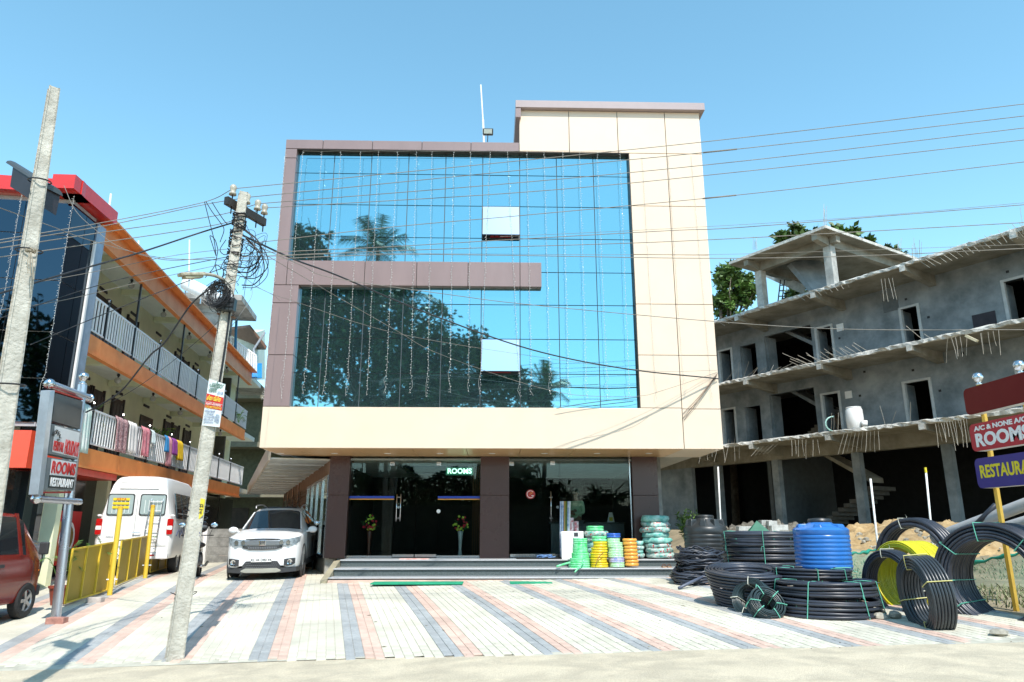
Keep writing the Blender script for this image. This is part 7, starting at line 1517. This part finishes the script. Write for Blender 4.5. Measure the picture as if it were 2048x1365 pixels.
vb = P(264, 1100, 19.4); hv = V((-.22, 1, 0)).normalized(); place(van, V((vb.x, 19.4, gz(vb.x, 19.4))), hv); van.scale = (.93, 1, .98)
# ---- dark red minivan at the left edge ----
rv = thing('parked_minivan', 'dark red minivan cut by the left edge of the frame, nose to the right', 'minivan', (0, 0, 0), local=True)
SR_ = [(0, .36, .60, .84, .90, .56), (.03, .30, .70, .92, 1.0, .64), (.12, .27, .75, .98, 1.10, .67), (.20, .26, .77, 1.02, 1.16, .68), (.66, .26, .78, 1.08, 1.72, .61), (.85, .26, .78, 1.10, 1.80, .59), (2.6, .26, .78, 1.12, 1.85, .57), (3.2, .26, .77, 1.1, 1.82, .56), (3.4, .3, .74, 1.05, 1.6, .58)]
shell_car(rv, SR_, CARR, CGL, (4, 5, 6), ws=3)
for sg in (1, -1):
    for y0, y1 in ((.80, .88), (1.55, 1.68), (2.5, 2.6)): MB().hexa([(sg * .775, y0, 1.08), (sg * .775, y1, 1.08), (sg * .745, y1, 1.08), (sg * .745, y0, 1.08), (sg * .60, y0, 1.80), (sg * .60, y1, 1.80), (sg * .57, y1, 1.80), (sg * .57, y0, 1.80)]).build('window_pillar', CARR, rv)
    MB().beam((sg * .785, .5, .66), (sg * .785, 3.5, .66), .012, .03).build('side_crease', CARR, rv)
    for y in (.42, 1.58, 2.5): MB().box(sg * .787 - .003, sg * .787 + .003, y, y + .012, .62 if y < .5 else .34, 1.06).build('door_seam', BLACK, rv)
    MB().box(sg * .79 - .01, sg * .79 + .012, 1.36, 1.50, .90, .95).build('door_handle', PLAS, rv); MB().box(sg * .90 - .07, sg * .90 + .07, .36, .44, 1.08, 1.30).build('wing_mirror', PLAS, rv, bevel=.02)
    wheel(rv, sg * .715, .50, .30, .17, sg); wheel(rv, sg * .68, 2.9, .30, .17, sg)
    MB().ball((sg * .60, .02, .78), .10, 10, (1, .4, .8)).build('headlight', HLG, rv)
    MB().ball((sg * .785, .22, .80), .022, 6, (.4, 1, .7)).build('indicator', mat('amber', (.75, .22, .02), .3, var=0), rv)
MB().box(-.72, .72, -.08, .05, .34, .52).build('bumper', PLAS, rv, bevel=.03)
b = MB()
for x in (-.5, -.25, 0, .25, .5): b.tube(cat_pts([(x, -.06, .45), (x, -.16, .6), (x, -.12, .8)], 3), .014, 5)
b.tube([(-.62, -.14, .62), (.62, -.14, .62)], .016, 6); b.build('nudge_bar', CHR, rv, smooth=True)
hr = V((.10, -1, 0)).normalized(); nose = P(84, 1150, 13.6); place(rv, V((nose.x - .05, 13.65, gz(-8, 13.5))), hr)
w_a = G(47, 1238)
# put the near front wheel on its place in the picture: local (x,y) of that wheel is (+/-.68,.62)
side_ = V((hr.y, -hr.x, 0)); near_side = -1 if (V((0, 0, 0)) - w_a).dot(V((cos(rv.rotation_euler[2]), sin(rv.rotation_euler[2]), 0))) < 0 else 1
xa = V((cos(rv.rotation_euler[2]), sin(rv.rotation_euler[2]), 0)); rv.location = V((w_a.x, w_a.y, gz(w_a.x, w_a.y))) - xa * (.70 * near_side) - hr * .50 + V((-.13, .05, 0)); rv.scale = (1, 1, .94)
# ---- dark SUV behind it ----
dk = thing('parked_suv', 'dark navy SUV mostly hidden behind the red minivan', 'car', (0, 0, 0), local=True)
shell_car(dk, [(y, a, b_, c * 1.05, d * 1.08, e) for y, a, b_, c, d, e in ST], CARB, CGL, (7, 8, 9), ws=6, rs=10)
for sg in (1, -1):
    MB().tube(cat_pts([(sg * .60, 2.15, 1.72), (sg * .61, 2.3, 1.80), (sg * .60, 3.3, 1.82), (sg * .585, 3.9, 1.72)], 5), .022, 6).build('roof_rail', PLAS, dk, smooth=True); wheel(dk, sg * .76, .84, .34, .2, sg); wheel(dk, sg * .76, 3.45, .34, .2, sg)
    MB().ball((sg * .66, .10, .84), .12, 10, (1.2, .6, .6)).build('headlight', CHR, dk)
hk = V((.10, -1, 0)).normalized(); q = P(76, 1090, 16.0); place(dk, V((q.x - .82, 16.3, gz(-9, 15.8))), hk)
# ---- motorcycles ----
def bike(lab, p, hd_, col_, seed, cat_='motorcycle', nm='motorcycle'):
    t = thing(nm, lab, cat_, (0, 0, 0), local=True); cm_ = mat('bike_' + str(seed), col_, .25, var=.1)
    for y in (0, 1.28):
        w_ = thing('wheel', None, None, (0, 0, 0), local=True); w_.parent = t; MB().tube([(0, y + .27 * cos(a), .30 + .27 * sin(a)) for a in [2 * pi * k / 24 for k in range(24)]], .045, 7, closed=True).build('tyre', TYRE, w_, smooth=True)
        b = MB(); b.lathe([(.05, -.06), (.05, .06)], (0, y, .30), 10, V((1, 0, 0)))
        for k in range(6): a = pi * k / 3; b.tube([(0, y, .30), (0, y + .25 * cos(a), .30 + .25 * sin(a))], .008, 4)
        b.build('rim', STEEL, w_)
    for x in (-.09, .09): MB().tube([(x, .0, .30), (x, .16, .62), (x * .8, .30, .95)], .02, 6).build('fork', STEEL, t)
    MB().tube(cat_pts([(0, .30, .95), (0, .45, .60), (0, .75, .38), (0, 1.28, .32)], 4), .03, 6).build('frame', PLAS, t); MB().ball((0, .52, .78), .2, 12, (.6, 1.2, .65)).build('fuel_tank', cm_, t, smooth=True); MB().ball((0, 1.0, .78), .22, 12, (.6, 1.75, .32)).build('seat', BLACK, t, smooth=True)
    MB().ball((0, .68, .42), .17, 10, (.9, 1.2, 1)).build('engine', mat('engine_grey', (.16, .16, .17), .4, metal=.6, var=.2), t, smooth=True); MB().tube([(.12, .6, .3), (.15, 1.1, .28), (.16, 1.5, .36)], .035, 8).build('exhaust', CHR, t, smooth=True)
    MB().ball((0, .16, .88), .105, 12, (1, .8, 1)).build('headlight', HLG, t, smooth=True); MB().tube(cat_pts([(-.36, .42, 1.02), (-.15, .30, 1.02), (.15, .30, 1.02), (.36, .42, 1.02)], 4), .014, 6).build('handlebar', BLACK, t)
    MB().tube([(0 + .26 * 0, .0 + .33 * cos(a), .30 + .33 * sin(a)) for a in [radians(20 + 14 * k) for k in range(10)]], .05, 5).build('mudguard', cm_, t, smooth=True)
    for sg in (-1, 1): m_ = MB().tube([(sg * .28, .36, 1.03), (sg * .34, .36, 1.22)], .007, 5).build('mirror_stalk', BLACK, t); MB().ball((sg * .36, .36, 1.26), .07, 10, (1.2, .25, .8)).build('mirror', mat('mirror_sky', (.55, .65, .75), .05, metal=.9, var=0), t, smooth=True)
    place(t, p, hd_); return t
q = G(384, 1163); bike('black motorcycle parked nose out behind the leaning pole', V((q.x - .08, q.y + .1, q.z)), V((-.25, 1, 0)), (.02, .02, .022), 1)
q = P(405, 1054, G(384, 1163).y + .75); hl = thing('helmet', 'black helmet hung on the motorcycle mirror behind the pole', 'helmet', q); MB().ball(q, .14, 14, (.9, 1.1, 1)).build('shell', mat('helmet_black', (.015, .015, .018), .12, var=0), hl, smooth=True); MB().ball(q + V((.02, -.05, .0)), .125, 12, (.92, 1, .45)).build('visor', mat('visor', (.10, .11, .12), .05, var=0), hl, smooth=True)
bike('dark scooter in the shade between the white SUV and the shop side', SW(.3, .55, gz(-4.6, 19.5)), V((-.34, 1, 0)), (.03, .03, .05), 2, 'scooter', 'parked_scooter')
0 and bike('motorcycle on the drive, mirror showing above the last barrier panel', V((P(352, 1100, 19.6).x, 19.6, gz(-8, 19.6))), V((-.3, 1, 0)), (.2, .25, .3), 3)
# ---- person in the shop ----
def person(loc, face, shirt, trousers):
    t = thing('person', 'person in a pale green shirt with folded arms behind the shop glass', 'person', loc, local=True); t.rotation_euler = (0, 0, face)
    def skin(nm, J, E, m_, sub=2):
        me = bpy.data.meshes.new(nm); me.from_pydata([j[0] for j in J], E, []); me.materials.append(m_); o = bpy.data.objects.new(nm, me); COL.objects.link(o); o.parent = t
        o.modifiers.new('k', 'SKIN'); sv = me.skin_vertices[0].data
        for i, j in enumerate(J): sv[i].radius = (j[1], j[2] if len(j) > 2 else j[1]); sv[i].use_root = (i == 0)
        s = o.modifiers.new('s', 'SUBSURF'); s.levels = s.render_levels = sub
        me.polygons.foreach_set('use_smooth', [True] * len(me.polygons)); o.modifiers['k'].use_smooth_shade = True; return o
    SK = mat('skin', (.20, .10, .06), .55, var=.05)
    J = [((0, 0, .92), .15, .11), ((0, 0, 1.12), .14, .10), ((0, 0, 1.32), .17, .11), ((0, .01, 1.43), .10, .07), ((0, .0, 1.50), .052), ((.19, 0, 1.38), .062), ((.24, -.03, 1.12), .05), ((.05, -.20, 1.10), .038), ((-.08, -.22, 1.12), .03), ((-.19, 0, 1.38), .062), ((-.24, -.03, 1.12), .05), ((-.05, -.22, 1.15), .038), ((.08, -.24, 1.17), .03), ((.09, 0, .86), .09), ((.10, -.01, .48), .062), ((.10, .02, .09), .042), ((.11, -.12, .03), .035), ((-.09, 0, .86), .09), ((-.10, -.01, .48), .062), ((-.10, .02, .09), .042), ((-.11, -.12, .03), .035), ((0, -.01, 1.56), .06, .07), ((0, -.015, 1.64), .075, .09), ((0, 0, 1.72), .055, .07)]
    E = [(0, 1), (1, 2), (2, 3), (3, 4), (2, 5), (5, 6), (6, 7), (7, 8), (2, 9), (9, 10), (10, 11), (11, 12), (0, 13), (13, 14), (14, 15), (15, 16), (0, 17), (17, 18), (18, 19), (19, 20), (4, 21), (21, 22), (22, 23)]
    skin('body', J, E, SK)
    k = 1.13; g = lambda i: (J[i][0], J[i][1] * k, (J[i][2] if len(J[i]) > 2 else J[i][1]) * k)
    skin('shirt', [(J[0][0], .175, .13), (J[1][0], .165, .12), (J[2][0], .19, .125), ((0, .01, 1.43), .10, .08)] + [g(5), g(6), g(7), g(9), g(10), g(11)], [(0, 1), (1, 2), (2, 3), (2, 4), (4, 5), (5, 6), (2, 7), (7, 8), (8, 9)], shirt)
    skin('trousers', [((0, 0, .93), .165, .12)] + [(J[i][0], J[i][1] * 1.2) for i in (13, 14, 15, 17, 18, 19)], [(0, 1), (1, 2), (2, 3), (0, 4), (4, 5), (5, 6)], trousers)
    MB().ball((0, .02, 1.69), .098, 14, (.86, 1.05, .95)).build('hair', mat('hair', (.012, .01, .01), .6), t, smooth=True)
    for sg in (-1, 1): MB().ball((sg * .03, -.088, 1.645), .012, 8).build('eye', WHITE, t); MB().ball((sg * .078, 0, 1.63), .022, 8, (.5, .8, 1.3)).build('ear', SK, t)
    MB().tube([(0, -.09, 1.655), (0, -.115, 1.62), (0, -.09, 1.61)], .010, 5).build('nose', SK, t); MB().ball((0, -.088, 1.585), .02, 8, (1.2, .3, .35)).build('mouth', mat('lip', (.2, .06, .05), .5), t)
    for sg in (-1, 1):
        for f in range(5): MB().tube(cat_pts([(sg * -.08 + sg * -.01, -.235 + (0 if sg > 0 else -.02), 1.105 + .05 * (sg < 0) + f * .014), (sg * -.12, -.23, 1.10 + .05 * (sg < 0) + f * .014), (sg * -(.145 - .006 * abs(f - 2)), -.205, 1.10 + .05 * (sg < 0) + f * .013)], 3), .0075, 6).build('finger', SK, t, smooth=True)
    return t
q = P(1152, 1040, 19.75); person((q.x, 19.75, ZP), radians(-35), mat('shirt_green', (.38, .52, .34), .8, emit=None), mat('trouser_grey', (.10, .10, .11), .8))
# block added to close the drive's far gap; dark colour stands in for shade
gapb = thing('rear_block', 'added olive building closing the far end of the drive, shade put into its dark colour', 'building', (-9, 46, .8))
MB().box(-22, -2.5, 46, 50, .4, 10.4).build('wall', mat('olive_shade_wall', (.13, .13, .08), .8, var=.2), gapb)
for k in range(6): MB().box(-16 + k * 2.1, -15.0 + k * 2.1, 45.95, 46, .9, 3.0).build('door', DOORM, gapb)
for z in (3.6, 6.6, 9.6): MB().box(-22, -2.5, 44.6, 46, z, z + .3).build('slab', mat('olive_slab', (.22, .20, .14), .8), gapb)
